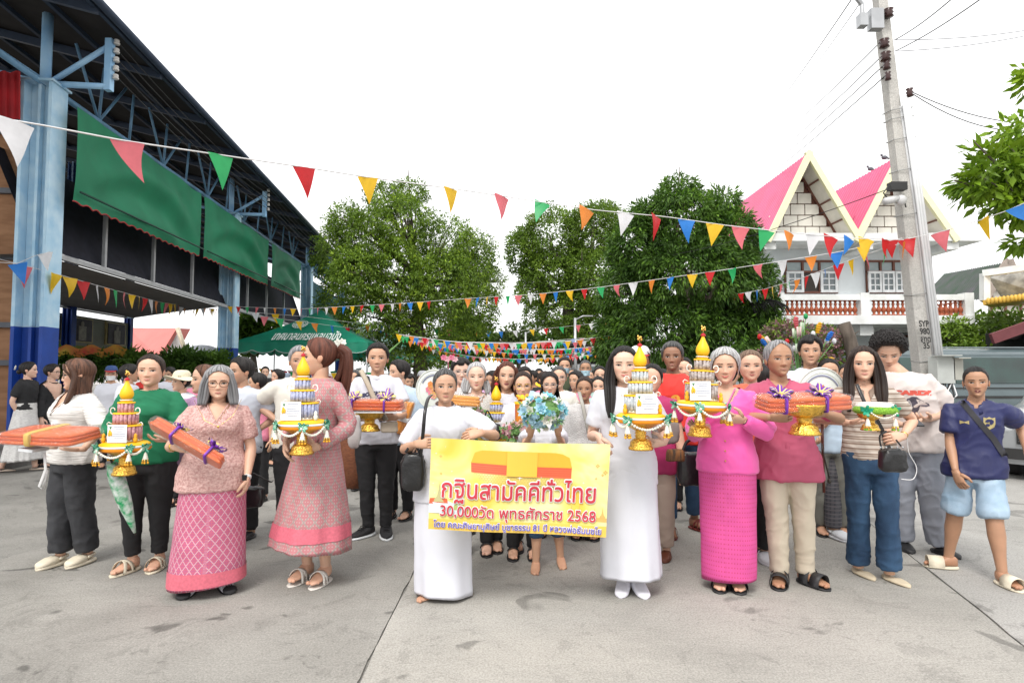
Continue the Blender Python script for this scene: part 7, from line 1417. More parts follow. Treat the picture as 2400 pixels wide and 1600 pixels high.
for x_, z_ in ((-.10, .012), (.055, .018)): bow(cu, c + Vector((x_, -.115 + abs(x_) * .4, z_)), .042, (grn_r, grn_r), 4 + int(x_ * 100), (x_ * 4, -1, .1), n=7); tassel(cu, c + Vector((x_, -.125 + abs(x_) * .4, -.03)), col=mat('lime_buds', (.28, .55, .05), .6))
swag(cu, c + Vector((-.09, -.11, 0)), c + Vector((.05, -.13, 0)), .03, .005)
# ---- the banner: printed vinyl held by its two upper corners
tl, tr, br_, bl_ = P(1010, 1026, 3.62), P(1430, 1040, 3.68), P(1419, 1257, 3.64), P(1003, 1240, 3.58)
bn = thing('banner', 'yellow vinyl banner with red Thai lettering held by two women in white', 'banner', tuple(bl_)); nu, nv = 60, 30
def BN(u, v, o=0.): 
    p = (tl.lerp(tr, u)).lerp(bl_.lerp(br_, u), v); w = .010 * math.sin(u * 9 + v * 2) + .012 * math.sin(u * 3.2 + 1) * (1 - v) + .006 * math.sin(v * 7 + u * 4); return p + Vector((0, w - o, -.010 * math.sin(pi * u) * (1 - v)))
vm = bpy.data.materials.new('banner_print'); vm.use_nodes = True; n_ = vm.node_tree.nodes; l_ = vm.node_tree.links; pb_ = n_['Principled BSDF']; pb_.inputs['Roughness'].default_value = .38; pb_.inputs['Specular IOR Level'].default_value = .4
tc_ = n_.new('ShaderNodeTexCoord'); mp_ = n_.new('ShaderNodeMapping'); mp_.inputs['Scale'].default_value = (2.6, 1.5, 1); l_.new(tc_.outputs['UV'], mp_.inputs[0]); nz_ = n_.new('ShaderNodeTexNoise'); nz_.inputs['Scale'].default_value = 1.4; nz_.inputs['Detail'].default_value = 3; nz_.inputs['Distortion'].default_value = .6; l_.new(mp_.outputs[0], nz_.inputs['Vector'])
rp_ = n_.new('ShaderNodeValToRGB'); e_ = rp_.color_ramp.elements; e_[0].position = .34; e_[0].color = (.76, .52, .07, 1); e_[1].position = .66; e_[1].color = (.80, .74, .42, 1); x_ = rp_.color_ramp.elements.new(.5); x_.color = (.78, .68, .22, 1); l_.new(nz_.outputs[0], rp_.inputs[0]); l_.new(rp_.outputs[0], pb_.inputs['Base Color'])
b = MB(); us, vs = np.linspace(0, 1, nu), np.linspace(0, 1, nv); b.grid(np.array([[list(BN(u, v)) for v in vs] for u in us]), uv=np.array([[(u, v) for v in vs] for u in us])); b.build('vinyl_sheet', vm, bn)
def bpatch(name, pts, m, o, par=bn): b = MB(); b.add([list(BN(u, v, o)) for u, v in pts], [tuple(range(len(pts)))]); return b.build(name, m, par, False)
def bstrip(name, top, bot, m, o, par=bn):
    n = len(top); b = MB(); b.grid(np.array([[list(BN(*top[i], o)), list(BN(*bot[i], o))] for i in range(n)])); return b.build(name, m, par, False)
yb = mat('print_amber', (.76, .50, .09), .4, var=.03); bstrip('print_band', [(u, .885) for u in np.linspace(0, 1, 40)], [(u, .999) for u in np.linspace(0, 1, 40)], yb, .003)
ry = mat('print_robe_yellow', (.88, .38, .03), .45, var=.05, sc=4); rr_ = mat('print_robe_red', (.80, .14, .06), .45, var=.05); rk = mat('print_robe_fold', (.62, .07, .04), .5)
L_ = np.linspace(0, 1, 14); bstrip('robe_picture', [(.245 + .53 * u, .10 + .015 * abs(u - .5) + .05 * (max(0, u - .85) / .15) ** 2 + .03 * max(0, .06 - u) / .06) for u in L_], [(.225 + .565 * u, .25 + .02 * u) for u in L_], ry, .005); bstrip('robe_picture', [(.225 + .565 * u, .24 + .02 * u) for u in L_], [(.228 + .56 * u, .355 + .035 * u) for u in L_], rr_, .003)
for k in range(4): bstrip('robe_picture', [(.228 + .56 * u, .262 + .024 * k + .02 * u) for u in L_], [(.228 + .56 * u, .266 + .024 * k + .02 * u) for u in L_], rk, .0065)
bstrip('robe_picture', [(.425 + .17 * u, .10) for u in L_], [(.425 + .17 * u, .375) for u in L_], mat('print_robe_mid', (.88, .44, .05), .45, var=.05, sc=4), .011)
hx = MB()
for r_ in range(6):
    for q in range(34):
        u, v = .25 + .0155 * q + .00775 * (r_ % 2), .375 + .022 * r_
        if u > .77 - .012 * r_ or u < .24 + .02 * r_: continue
        V = [[list(BN(u + .0085 * k * math.cos(a), v + .016 * k * math.sin(a), .002)) for k in (1, .78)] for a in np.linspace(0, 2 * pi, 7)]; hx.grid(np.array(V))
h_o = hx.build('scale_pattern', mat('print_gold_line', (.62, .50, .16), .45), bn, False); h_o['kind'] = 'stuff'
sp = MB()
for u, v, s_ in ((.5, .39, .035), (.03, .17, .014), (.12, .36, .012), (.02, .50, .012), (.86, .43, .016), (.62, .38, .012), (.08, .09, .008), (.30, .05, .008), (.70, .42, .010), (.03, .60, .010)):
    P_ = [(u + s_ * .5 * (1 if k % 2 == 0 else .18) * math.cos(k * pi / 4), v + s_ * (1 if k % 2 == 0 else .18) * math.sin(k * pi / 4)) for k in range(8)]; c0 = sp.n; sp.add([list(BN(u, v, .005))] + [list(BN(a, b2, .005)) for a, b2 in P_], [(0, 1 + k, 1 + (k + 1) % 8) for k in range(8)])
s_o = sp.build('sparkles', mat('print_white', (.82, .82, .78), .4), bn, False); s_o['kind'] = 'stuff'
tm = mat('print_pale_ochre', (.66, .42, .12), .5)
def prang(u, v, s_, m, o=.003): bpatch('temple_picture', [(u - .030 * s_, v), (u + .030 * s_, v), (u + .026 * s_, v - .03 * s_), (u + .012 * s_, v - .06 * s_), (u + .004 * s_, v - .13 * s_), (u, v - .22 * s_), (u - .004 * s_, v - .13 * s_), (u - .012 * s_, v - .06 * s_), (u - .026 * s_, v - .03 * s_)], m, o)
bpatch('temple_picture', [(.0, .82), (.0, .69), (.05, .70), (.10, .68), (.14, .71), (.20, .74), (.20, .82)], mat('print_pale_blue', (.60, .70, .74), .5), .002); bpatch('temple_picture', [(.0, .72), (.005, .66), (.05, .655), (.055, .72)], mat('print_temple_red', (.60, .12, .05), .5), .0028); bpatch('temple_picture', [(.055, .71), (.06, .655), (.10, .66), (.105, .71)], mat('print_temple_red', (.60, .12, .05), .5), .0029)
prang(.055, .70, 1.0, mat('print_grey_gold', (.45, .42, .2), .5)); prang(.15, .78, .8, mat('print_olive', (.42, .50, .16), .5))
for u, v, s_ in ((.80, .80, .6), (.845, .78, .55), (.93, .80, .5), (.975, .80, .55), (.89, .81, .4)): prang(u, v, s_, tm)
bpatch('temple_picture', [(.78, .84), (.80, .79), (1, .80), (1, .84)], tm, .003)
for (u, v, s_) in ((.935, .24, .03), (.98, .31, .035), (.965, .34, .02), (.93, .38, .018), (.055, .20, .022), (.06, .39, .02), (.35, .62, .018)):
    for a in range(4): bpatch('diamond_mark', [(u + s_ * .22 * math.cos(a * pi / 2) + s_ * .16 * math.cos(a * pi / 2 + k * pi / 2), v + s_ * .44 * math.sin(a * pi / 2) + s_ * .32 * math.sin(a * pi / 2 + k * pi / 2)) for k in range(4)], mat('print_dark_amber', (.66, .44, .12), .5), .003)
def btext(body, u, v, width, hscale, m, bold, o, outline, ow):
    me = text_mesh(body, 1.0, 0); n = len(me.vertices); co = np.empty(n * 3); me.vertices.foreach_get('co', co); co = co.reshape(-1, 3); w = co[:, 0].max() - co[:, 0].min(); xm = (co[:, 0].max() + co[:, 0].min()) / 2; k = width / w
    F_ = [tuple(p.vertices) for p in me.polygons]; Wm, Hm = (tr - tl).length, (bl_ - tl).length; bpy.data.meshes.remove(me)
    for r, m_, name, oo in ((bold + ow, outline, 'lettering_outline', o), (bold, m, 'lettering', o + .006)):
        b = MB()
        for q in range(10):
            a = 2 * pi * q / 10; dx, dy = (r * math.cos(a), r * math.sin(a)) if q else (0, 0)
            b.add(np.array([list(BN(u + (x + dx - xm) * k, v - (y + dy) * k * Wm / Hm * hscale, oo + .00012 * q)) for x, y, _ in co]), F_)
        t_ = b.build(name, m_, bn, False)
pr, pw_, pbl = mat('print_crimson', (.50, .035, .055), .45, var=.04), mat('print_outline_white', (.82, .80, .78), .45), mat('print_violet_blue', (.09, .065, .42), .45)
btext('กฐินสามัคคีทั่วไทย', .50, .640, .86, 1.14, pr, .010, .008, pw_, .042); btext('30,000วัด พุทธศักราช 2568', .50, .842, .87, 1.0, pr, .010, .008, pw_, .045); btext('โดย คณะศิษยานุศิษย์ บูชาธรรม 81 ปี หลวงพ่อธัมมชโย', .50, .968, .94, 1.05, pbl, .010, .008, pw_, .05)
# ---- flowers
def flower(b, c, r, nr, mi, seed, petals=7, layers=2, cup=.5, mic=None):
    rr_ = random.Random(seed); nr = Vector(nr).normalized(); sx = nr.orthogonal().normalized(); sy = nr.cross(sx); c = Vector(c)
    for L in range(layers):
        for k in range(petals):
            a = 2 * pi * (k + .5 * L) / petals + rr_.uniform(-.1, .1); d = sx * math.cos(a) + sy * math.sin(a); s_ = nr.cross(d); R_ = r * (1 - .35 * L); w = R_ * 2.6 / petals; el = cup + .45 * L
            b.add([c, c + d * R_ * .5 * math.cos(el) + nr * R_ * .5 * math.sin(el) + s_ * w, c + d * R_ * math.cos(el * .8) + nr * R_ * math.sin(el * .8), c + d * R_ * .5 * math.cos(el) + nr * R_ * .5 * math.sin(el) - s_ * w], np.array([(0, 1, 2, 3)]), mi)
    b.ell(c + nr * r * .15, (r * .16,) * 3, None, 6, 4, mi=mi if mic is None else mic)
def fm(k, c): return mat('petal_' + k, c, .6, var=.12, sc=20, thin=.25)
PT = dict(lb=fm('light_blue', (.46, .70, .84)), tq=fm('turquoise', (.22, .56, .66)), cr=fm('cream', (.80, .80, .74)), pk=fm('peach', (.76, .50, .42)), yl=fm('yellow', (.80, .66, .12)), rs=fm('rose', (.72, .22, .34)), lp=fm('light_pink', (.78, .50, .54)), gr=fm('leafgreen', (.22, .42, .14)))
def bouquet(label, c, R_, kinds, n, seed, fr=.034, flat=.6):
    c = Vector(c); t = thing('bouquet', label, 'bouquet', tuple(c), 'bouquets of artificial flowers'); rr_ = random.Random(seed); ks = list(kinds); b = MB()
    for k in range(n):
        u = (k + .5) / n; z = 1 - 2 * u; a = k * 2.39996; d = Vector((math.cos(a) * math.sqrt(1 - z * z), -abs(math.sin(a) * math.sqrt(1 - z * z)) * flat if rr_.random() < .85 else .3, z)); p = c + Vector((d.x * R_[0], d.y * R_[1], d.z * R_[2])) * rr_.uniform(.85, 1.05); kk = ks[rr_.randrange(len(ks))]; r = fr * rr_.uniform(.65, 1.25)
        q = MB(); flower(q, p, r, d + Vector((0, -.6, .1)), 0, seed + k, petals=rr_.choice((6, 8, 11)), layers=rr_.choice((2, 3, 4)), cup=rr_.uniform(.3, .8)); q.build('flower', PT[kk], t, False)
    b.ell(c, (R_[0] * .8, R_[1] * .5, R_[2] * .8), None, 14, 10); b.build('leaf_core', PT['gr'], t)
    lf = foliage(seed, [((c.x, c.y, c.z), (R_[0] * .9, R_[1] * .7, R_[2] * .9))], 50, 4, .035, .016, droop=0, shell=.9); lo = lf.build('leaves', PT['gr'], t, False, kind='stuff'); return t
bouquet('large pale blue and cream bouquet hiding the face of the barefoot girl', P(1272, 965, 4.02), (.145, .09, .105), ('lb', 'lb', 'tq', 'cr', 'cr', 'pk', 'lb'), 46, 3, .042)
bouquet('yellow and pink bouquet beside the black handbag of the silver haired woman', P(1122, 990, 4.55), (.08, .06, .10), ('yl', 'lp', 'cr', 'gr'), 16, 4, .045); bouquet('small rose pink bouquet below the red cylinder', P(1208, 1008, 4.45), (.10, .06, .05), ('rs', 'lp', 'lp', 'gr'), 24, 5, .028)
cy = thing('offering_cylinder', 'red and gold cylinder with orange ribbon bow held by woman with glasses', 'cylinder', tuple(P(1227, 1005, 4.5))); b = MB(); c = P(1227, 1005, 4.5); R_ = 20 * 4.5 / 1400; H_ = 62 * 4.5 / 1400; b.lathe([(0, 0), (R_, 0), (R_, H_), (0, H_)], 24, c); b.build('tube', mat('red_gold_print', (.52, .02, .02), .4, sc=6, col2=(.72, .30, .03)), cy, False); b = MB(); b.lathe([(R_ + .004, H_ - .012), (R_ + .004, H_ + .004), (0, H_ + .005)], 24, c); b.build('rim', yelc, cy)
bow(cy, c + Vector((0, -.02, H_ + .02)), .062, (orgc, yelc), 6, (0, -.5, 1), n=9)
place_text('ทอดกฐิน', c + Vector((0, -R_ - .003, .035)), (1, 0, 0), (0, 0, 1), .025, yrib, 'lettering', cy, .001, fit=.075)
# ---- round ceremonial fans
def fan(label, c, R_, yaw, seed):
    c = Vector(c); t = thing('ceremonial_fan', label, 'fan', tuple(c), 'round ceremonial fans'); ex = Vector((math.cos(yaw), math.sin(yaw), 0)); ny = Vector((math.sin(yaw), -math.cos(yaw), 0)); ez = Vector((0, 0, 1)); b = MB()
    prof = [(0, .012), (R_ * .5, .010), (R_ * .9, .008), (R_, .004), (R_, -.004), (0, -.006)]; V = [[list(c + ex * math.cos(a) * r * .92 + ez * math.sin(a) * r + ny * o) for r, o in prof] for a in np.linspace(0, 2 * pi, 49)]; b.grid(np.array(V)); b.build('disc', mat('fan_satin', (.66, .72, .66), .4, sc=6, col2=(.74, .76, .74), bump=.15, bsc=40), t)
    b = MB()
    for rr__ in (.97, .80): b.sweep([c + ex * math.cos(a) * R_ * rr__ * .92 + ez * math.sin(a) * R_ * rr__ + ny * .012 for a in np.linspace(0, 2 * pi, 49)], .004 if rr__ > .9 else .0018, n=5)
    b.build('rim_cord', mat('fan_rim', (.74, .76, .70), .4), t); b = MB(); r2 = random.Random(seed)
    for k in range(26): a = r2.uniform(0, 2 * pi); q = R_ * .30 * math.sqrt(r2.random()); p = c + ex * math.cos(a) * q + ez * math.sin(a) * q * 1.2 + ny * .014; flower(b, p, .022, ny, k % 3, k, 5, 1, .2)
    b.build('embroidery', [mat('thread_orange', (.72, .28, .08), .6), mat('thread_rose', (.70, .22, .30), .6), mat('thread_gold', (.62, .46, .14), .5)], t); b = MB()
    for k in range(34):
        a = pi * (.16 + .68 * k / 33); p = c + ex * math.cos(a) * R_ * .70 * .92 + ez * math.sin(a) * R_ * .70 + ny * .014; b.box(p, (.008, .002, .010))
    b.build('arc_lettering', inkm, t, False); b = MB(); b.sweep([c - ez * R_, c - ez * (R_ + .5)], .010, n=7); b.build('handle', mat('lacquer', (.12, .03, .02), .3), t); return t
fan('round pale green ceremonial fan behind the short haired woman in white', P(1018, 912, 4.6), .155, .0, 2); fan('round white ceremonial fan held between the elderly man and striped woman', P(1925, 925, 4.35), .20, 0, 3)
# ---- bags, umbrella, watch
leather = mat('black_leather', (.014, .014, .015), .32, var=.2, sc=6, bump=.25, bsc=60, coat=.2)
def bag(label, c, d, m, straps, seed=0, sq=4, extra=None):
    t = thing('handbag', label, 'handbag', tuple(c), 'bags carried in the procession'); b = MB(); soft_box(b, Vector(c), Vector((1, 0, 0)), Vector((0, 1, 0)), Vector((0, 0, 1)), d, .012, seed, sq=sq); b.build('bag_body', m, t)
    for pts, r in straps: q = MB(); q.sweep(cat(pts), r, r * .45, n=6, side=Vector((1, 0, 0))); q.build('strap', m, t)
    return t
bag('black leather shoulder bag of the short haired woman in white', P(968, 1105, 3.82), (.15, .08, .24), leather, (([P(985, 1075, 3.80), P(991, 1020, 3.70), P(996, 965, 3.70), P(1003, 935, 3.80), P(1012, 925, 3.95)], .011), ([P(950, 1060, 3.78), P(968, 1040, 3.78), P(985, 1062, 3.78)], .008)), 1)
bag('black handbag hanging from the hand of the striped shirt woman', P(2092, 1078, 3.75), (.155, .09, .145), leather, (([P(2066, 1052, 3.72), P(2062, 1022, 3.70), P(2078, 1010, 3.72)], .006), ([P(2112, 1045, 3.72), P(2100, 1030, 3.70)], .005), ([P(2060, 1010, 3.8), P(2030, 950, 3.80), P(2008, 900, 3.86)], .012)), 2)
b = MB()
for k in range(5): b.ell(P(2064 + k * 13, 1048, 3.70), (.007, .004, .007), None, 7, 5)
solo(b, 'bag_rivets', pole_m, 'row of steel eyelets along the top of the black handbag', 'eyelets')
bag('black soft leather handbag between the two women right of the banner', P(1618, 1098, 4.35), (.19, .10, .24), leather, (([P(1600, 1060, 4.3), P(1610, 1035, 4.3), P(1632, 1025, 4.3)], .012), ([P(1638, 1060, 4.3), P(1645, 1000, 4.32), P(1650, 960, 4.4)], .012)), 3)
bag('striped brown fabric bag beside the beige trousers', P(1582, 1065, 4.30), (.12, .08, .09), mat('striped_fabric', (.20, .085, .025), .8, sc=12, col2=(.03, .025, .02), stretch=(6, 1, 1)), (), 4)
bag('small beige canvas pouch worn by the young man in white t-shirt', P(912, 1000, 4.92), (.15, .06, .085), mat('beige_canvas', (.42, .36, .28), .8, var=.1, bump=.2, bsc=150), (([P(846, 868, 5.18), P(862, 900, 5.10), P(880, 940, 5.06), P(905, 985, 5.0)], .022),), 5)
bag('black quilted bag held behind the grey haired woman', P(594, 1163, 4.3), (.15, .08, .15), leather, (([P(572, 1120, 4.25), P(590, 1108, 4.25), P(632, 1128, 4.3), P(640, 1125, 4.4)], .006),), 6); bag('black handbag held under the yellow and pink bouquet', P(1150, 1010, 4.5), (.15, .08, .13), leather, (([P(1135, 985, 4.45), P(1142, 962, 4.45), P(1155, 985, 4.45)], .006),), 7)
bag('white printed tote bag behind the woman in the pink woven dress', P(830, 1010, 4.75), (.10, .06, .26), mat('white_canvas_print', (.66, .64, .62), .8, sc=7, col2=(.34, .31, .30)), (([P(820, 950, 4.7), P(812, 900, 4.7)], .008),), 8)
bag('grey fabric sling bag behind the grey banknote tower', P(1560, 1010, 4.4), (.20, .08, .17), mat('taupe_fabric', (.24, .21, .19), .8, var=.1), (), 9)
bk = thing('basket', 'brown woven basket behind the young man in white t-shirt', 'basket', tuple(P(826, 1090, 5.6))); b = MB(); c = P(826, 1140, 5.6); b.lathe([(0, 0), (.12, 0), (.15, .02), (.16, .15), (.165, .45), (.15, .45), (.14, .05)], 22, c, mod=lambda a, z: 1 + .01 * math.cos(a * 22) * math.cos(z * 160)); b.build('weave', mat('rattan', (.24, .085, .035), .6, sc=40, col2=(.14, .045, .02), stretch=(1, 1, 6), bump=.8, bsc=60), bk)
um = thing('umbrella', 'folded green and white umbrella hanging by the woman in green sweater', 'umbrella', tuple(P(310, 1245, 4.05))); b = MB(); a0, a1 = P(262, 1085, 4.0), P(316, 1248, 4.05); b.sweep([a0.lerp(a1, t) for t in np.linspace(0, 1, 9)], [.030, .045, .050, .048, .046, .040, .030, .020, .008], n=14); b.build('canopy', mat('green_white_floral', (.68, .72, .70), .6, sc=22, col2=(.01, .27, .09)), um); b = MB(); b.sweep([a0 - (a1 - a0) * .1, a0, a1, a1 + (a1 - a0) * .03], .006, n=6); b.build('shaft', mat('dark_frame', (.03, .025, .02), .3), um)
def band(pk, sg, t_, r, m, w=.010, face=None):
    S, E, Wt = PEOPLE[pk]['arms'][sg]; c = E.lerp(Wt, t_); d = (Wt - E).normalized(); b = MB(); b.sweep([c - d * w, c, c + d * w], r, n=14); b.build('watch' if face else 'bracelet', m, PEOPLE[pk]['root'])
    if face: q = MB(); q.box(c + Vector(face) * r, (.030, .012, .036)); q.build('watch_face', mat('screen_black', (.01, .01, .012), .1), PEOPLE[pk]['root'], False)
band('p3', 1, .96, .026, mat('white_band', (.7, .7, .7), .5), .009, (-.2, -1, 0)); band('p3', -1, .95, .030, gold_m, .003); band('p2', 1, .90, .026, mat('teal_band', (.05, .18, .19), .4), .010, (.3, -1, .2)); band('p11', 1, .92, .026, gold_m, .004); band('p9', 1, .95, .024, mat('black_band', (.02, .02, .02), .4), .005)
b = MB(); b.box(P(80, 1052, 3.85), (.09, .14, .018), Matrix.Rotation(.1, 3, 'Y')); solo(b, 'phone', mat('white_phone', (.62, .64, .66), .3), 'white phone held under the flat robe packet', 'phone', smooth=False)
b = MB(); b.sweep([P(104, 1060, 3.85), P(107, 1100, 3.86), P(92, 1140, 3.9), P(100, 1147, 3.9), P(110, 1100, 3.88)], .010, .003, n=6); solo(b, 'wrist_strap', ribw, 'white wrist strap dangling from the phone at the left', 'strap')
b = MB(); b.box(P(2140, 985, 4.3), (.075, .14, .012), Matrix.Rotation(.5, 3, 'X')); solo(b, 'phone', mat('dark_phone', (.03, .03, .035), .2), 'dark phone in the hands of the curly haired young man', 'phone', smooth=False)
b = MB(); b.sweep(cat([P(2118, 998, 4.3), P(2125, 1022, 4.22), P(2130, 1060, 4.2), P(2148, 1095, 4.2), P(2140, 1122, 4.2), P(2112, 1122, 4.2)]), .0030, n=5); solo(b, 'charging_cable', ribw, 'white cable looping from the phone of the curly haired young man', 'cable')
b = MB(); b.sweep([P(1926, 1040, 4.15), P(1934, 1080, 4.15), P(1944, 1120, 4.15)], .006, n=6); b.lathe([(0, 0), (.014, .01), (.012, .03), (.006, .04), (0, .04)], 8, P(1944, 1134, 4.15)); solo(b, 'prayer_staff', [mat('dark_frame', (.03, .025, .02), .3)], 'thin dark beaded stick with brass end below the rose shirt', 'stick')
mt = thing('money_tree', 'fan shaped money tree of coloured flowers and notes behind the elderly man', 'money tree', tuple(P(1850, 1000, 5.6))); rr_ = random.Random(6); c0 = P(1872, 905, 5.6)
for k in range(30):
    a = math.radians(rr_.uniform(22, 158)); L = rr_.uniform(.34, .72); e = c0 + Vector((math.cos(a) * L * .85, rr_.uniform(-.06, .06), math.sin(a) * L * .95)); b = MB(); b.sweep([c0, e], .004, n=4); kk = k % 3
    col = list(FM.values())[rr_.randrange(7)]
    if kk == 0: 
        b.sweep([e - (e - c0) * .16, e - (e - c0) * .05, e], [.016, .026, .012], .012, n=7, mi=1)
        for j in range(5): b.ell(e - (e - c0) * (.16 - j * .035) + Vector((0, -.014, 0)), (.024, .006, .006), None, 6, 4, mi=1)
    elif kk == 1: b.ell(e, (.022, .02, .028), None, 8, 6, mi=1)
    else: R3 = Matrix.Rotation(-(a - pi / 2), 3, 'Y'); b.box(e - (e - c0) * .1, (.045, .003, .09), R3, mi=1); col = mat('green_note', (.40, .52, .38), .7, sc=20, col2=(.56, .62, .50)) if k % 2 else mat('pink_note', (.62, .42, .42), .7, sc=20)
    b.build('stem', [mat('green_stem', (.12, .28, .08), .7), col], mt)
b = MB(); b.sweep([c0, c0 - Vector((0, 0, .9))], .035, n=8); b.build('post', mat('straw_stalk', (.42, .33, .18), .8), mt)
b = MB(); p = P(880, 800, 6.2); b.sweep([P(893, 880, 6.2), P(905, 830, 6.2), P(950, 790, 6.1)], [.01, .018, .002], .004, n=5); solo(b, 'palm_shoot', PT['gr'], 'pale green palm shoot rising behind the young man in white', 'plant shoot')
# ================================================================ SECOND ROW AND CROWD
lilac = mat('lilac_lace', (.56, .34, .52), .85, sc=60, col2=(.44, .25, .42), bump=.8, bsc=110); palebl = mat('pale_blue_cotton', (.46, .58, .70), .8, var=.05, sc=4); palegr = mat('pale_grey_polo', (.52, .56, .62), .7, var=.04, sc=4); ivory = mat('ivory_polo', (.70, .68, .60), .8, var=.04, sc=4)
red_t = mat('red_jersey', (.72, .045, .035), .75, var=.08, sc=5); coral = mat('coral_cloth', (.74, .13, .07), .7, var=.08); lace_w = mat('white_lace', (.68, .67, .66), .85, sc=80, col2=(.58, .57, .56), bump=1, bsc=130); pinkpl = mat('pink_polo', (.68, .22, .32), .7, var=.06); mint = mat('mint_cloth', (.42, .62, .56), .8); olive = mat('olive_cloth', (.06, .075, .04), .85); beige_t = mat('beige_trousers', (.42, .33, .27), .85, var=.06)
grey_sh = mat('grey_tee', (.20, .21, .23), .85); brn_lea = mat('brown_leather', (.12, .035, .018), .5); red_lea = mat('dark_red_sandal', (.16, .025, .02), .5); white_rub = mat('white_rubber', (.62, .64, .67), .5); wave_w = mat('white_pleated', (.72, .71, .69), .85, sc=1, col2=(.55, .54, .53), stretch=(30, 30, 90), bump=.6, bsc=1)
capw, capb, capr, strawm = mat('cap_white', (.72, .72, .72), .7), mat('cap_blue', (.03, .07, .20), .7), mat('cap_red', (.35, .02, .02), .7), mat('straw_hat', (.68, .62, .46), .8, var=.08, sc=60, bump=.4, bsc=150)
def T(m, **k): return dict(m=m, **k)
BT = dict(m=black, thigh=.060, knee=.046, hemw=.036, hemz=.05)
def pn(label, px, py, Y, skin='light', hair=('short_m', 'black'), top=None, bottom=None, shoes=None, lod=1, **k):
    return person(label, (px, py), Y=Y, skin=skin, hair=hair, top=top or T(white), bottom=bottom or BT, shoes=shoes or dict(t='thong', m=black_rub), lod=lod, **k)
pn('grey haired man in ivory polo shirt behind the woman in pink woven dress', 702, 810, 5.3, 'tan', ('short_m', 'gray'), T(ivory, neck='polo', slen=.40, slack=.03), face=dict(man=True, age=.6), w=1.15, yaw=4, hl=dict(p=(648, 985, .05), d=(.1, -.2, -1), n=(1, 0, 0), curl=.5), shoes=dict(t='sneaker', m=mat('white_shoe', (.66, .66, .66), .6), m2=white_rub))
pn('man in pale grey polo behind the grey haired woman, facing left', 568, 836, 5.3, 'tan', ('short_m', 'black'), T(palegr, neck='polo', slen=.40, slack=.03), face=dict(man=True), w=1.1, yaw=-35, hyaw=-60, shoes=dict(t='loafer', m=black_rub), hr=dict(p=(600, 1010, .0), d=(-1, -.3, .2), n=(0, 0, 1)))
pn('woman in lilac lace blouse mostly hidden behind the grey haired woman', 484, 852, 4.75, 'light', ('tied', 'brown'), T(lilac, slen=.45, slack=.03), w=1.25, d=1.1, yaw=-40, hyaw=-75)
pn('woman in broad straw hat and white blouse facing left', 428, 858, 6.6, 'light', ('cap_f', 'black'), T(white, slen=.45), yaw=-40, hyaw=-68, hat=cap_hat(strawm, strawm, 'wide'), w=1.1, face=dict(age=.3))
person('woman in black t-shirt and long white pleated skirt with flower in her hair bun', (66, 846), feet=((14, 1104), (92, 1100)), yaw=58, hyaw=76, skin='fair', hair=('tied', 'black'), lod=1, key='p18', top=T(black, name='t_shirt', slen=.38, hem=.56), bottom=dict(kind='skirt', name='pleated_skirt', m=wave_w, hemw=.20, hemd=.14, hemz=.10, wave=.07, nf=9, waist=.62), shoes=dict(t='flat', m=mat('beige_shoe', (.55, .46, .38), .6)), hl=dict(p=(46, 975, .1), d=(-.1, -.2, -1), n=(1, 0, 0)), fyaw=(70, 75))
I_ = PEOPLE['p18']; b = MB(); flower(b, I_['HW']([0, -.66, .62]), .045, (-.5, -.8, .2), 0, 3, 6, 2); b.build('hair_flower', PT['cr'], I_['root'], False)
pn('young man in black jacket over white shirt walking right, next to the blue column', 122, 852, 9.3, 'fair', ('short_m', 'black'), T(black, slen=.97, v=.62, vk=.35, edge=False, hem=.46), yaw=50, hyaw=62, face=dict(man=True), glasses=(mat('dark_frame', (.03, .025, .02), .3), .11, .08), bottom=dict(m=black, thigh=.055, knee=.045, hemw=.04, hemz=.04), w=.95)
pn('person in white face mask, blue and red cap and yellow collared white shirt', 262, 850, 9.2, 'tan', ('cap_f', 'black'), T(white, neck='polo', collar=yelc), mask='white', hat=cap_hat(capb, capr), yaw=-6, face=dict(man=True))
pn('black haired person in white dress uniform seen from behind', 302, 852, 7.8, 'tan', ('short_m', 'black'), T(white, neck='polo', slen=.9), yaw=60, hyaw=100, face=dict(man=True))
pn('man in light blue shirt and black trousers behind the young man, looking left', 936, 842, 6.0, 'light', ('short_m', 'black'), T(palebl, neck='shirt', slen=.5, slack=.03), yaw=-25, hyaw=-62, face=dict(man=True), w=1.1, hl=dict(p=(930, 1005, .3), d=(-.2, -1, .2), n=(0, 0, 1)), shoes=dict(t='thong', m=black_rub))
pn('bearded man in grey cap playing a trumpet under the green tent', 991, 862, 9.2, 'tan', ('cap_f', 'black'), T(grey_sh), hat=cap_hat(mat('cap_grey', (.33, .34, .36), .8), mat('cap_grey', (.33, .34, .36), .8), 'helmet'), face=dict(man=True), lod=2, hr=dict(p=(1000, 905, .3), d=(-.5, -1, .1), n=(0, 0, 1)))
pn('black haired person with thin glasses in white shirt behind the banner women', 1080, 838, 5.5, 'fair', ('fringe', 'black'), T(lace_w, neck='polo'), glasses=(mat('silver_frame', (.5, .5, .5), .3, .6), .12, .085), face=dict(wide=1.02, fat=.3), w=1.1, yaw=6)
pn('smiling silver haired woman in white lace sleeved blouse', 1117, 846, 4.85, 'fair', ('tied', 'silver'), T(lace_w, slen=.97, v=.76, vk=.5), face=dict(smile=.9, wide=.95, age=.2), key='p25', yaw=0, hl=dict(p=(1082, 968, .3), d=(0, -1, .2), n=(0, 0, 1)))
pn('young woman with long dark hair and round necked white blouse', 1189, 845, 4.95, 'light', ('long', 'redbrown'), T(white), key='p26', face=dict(wide=.95), open_mouth=True, yaw=3, roll=-4)
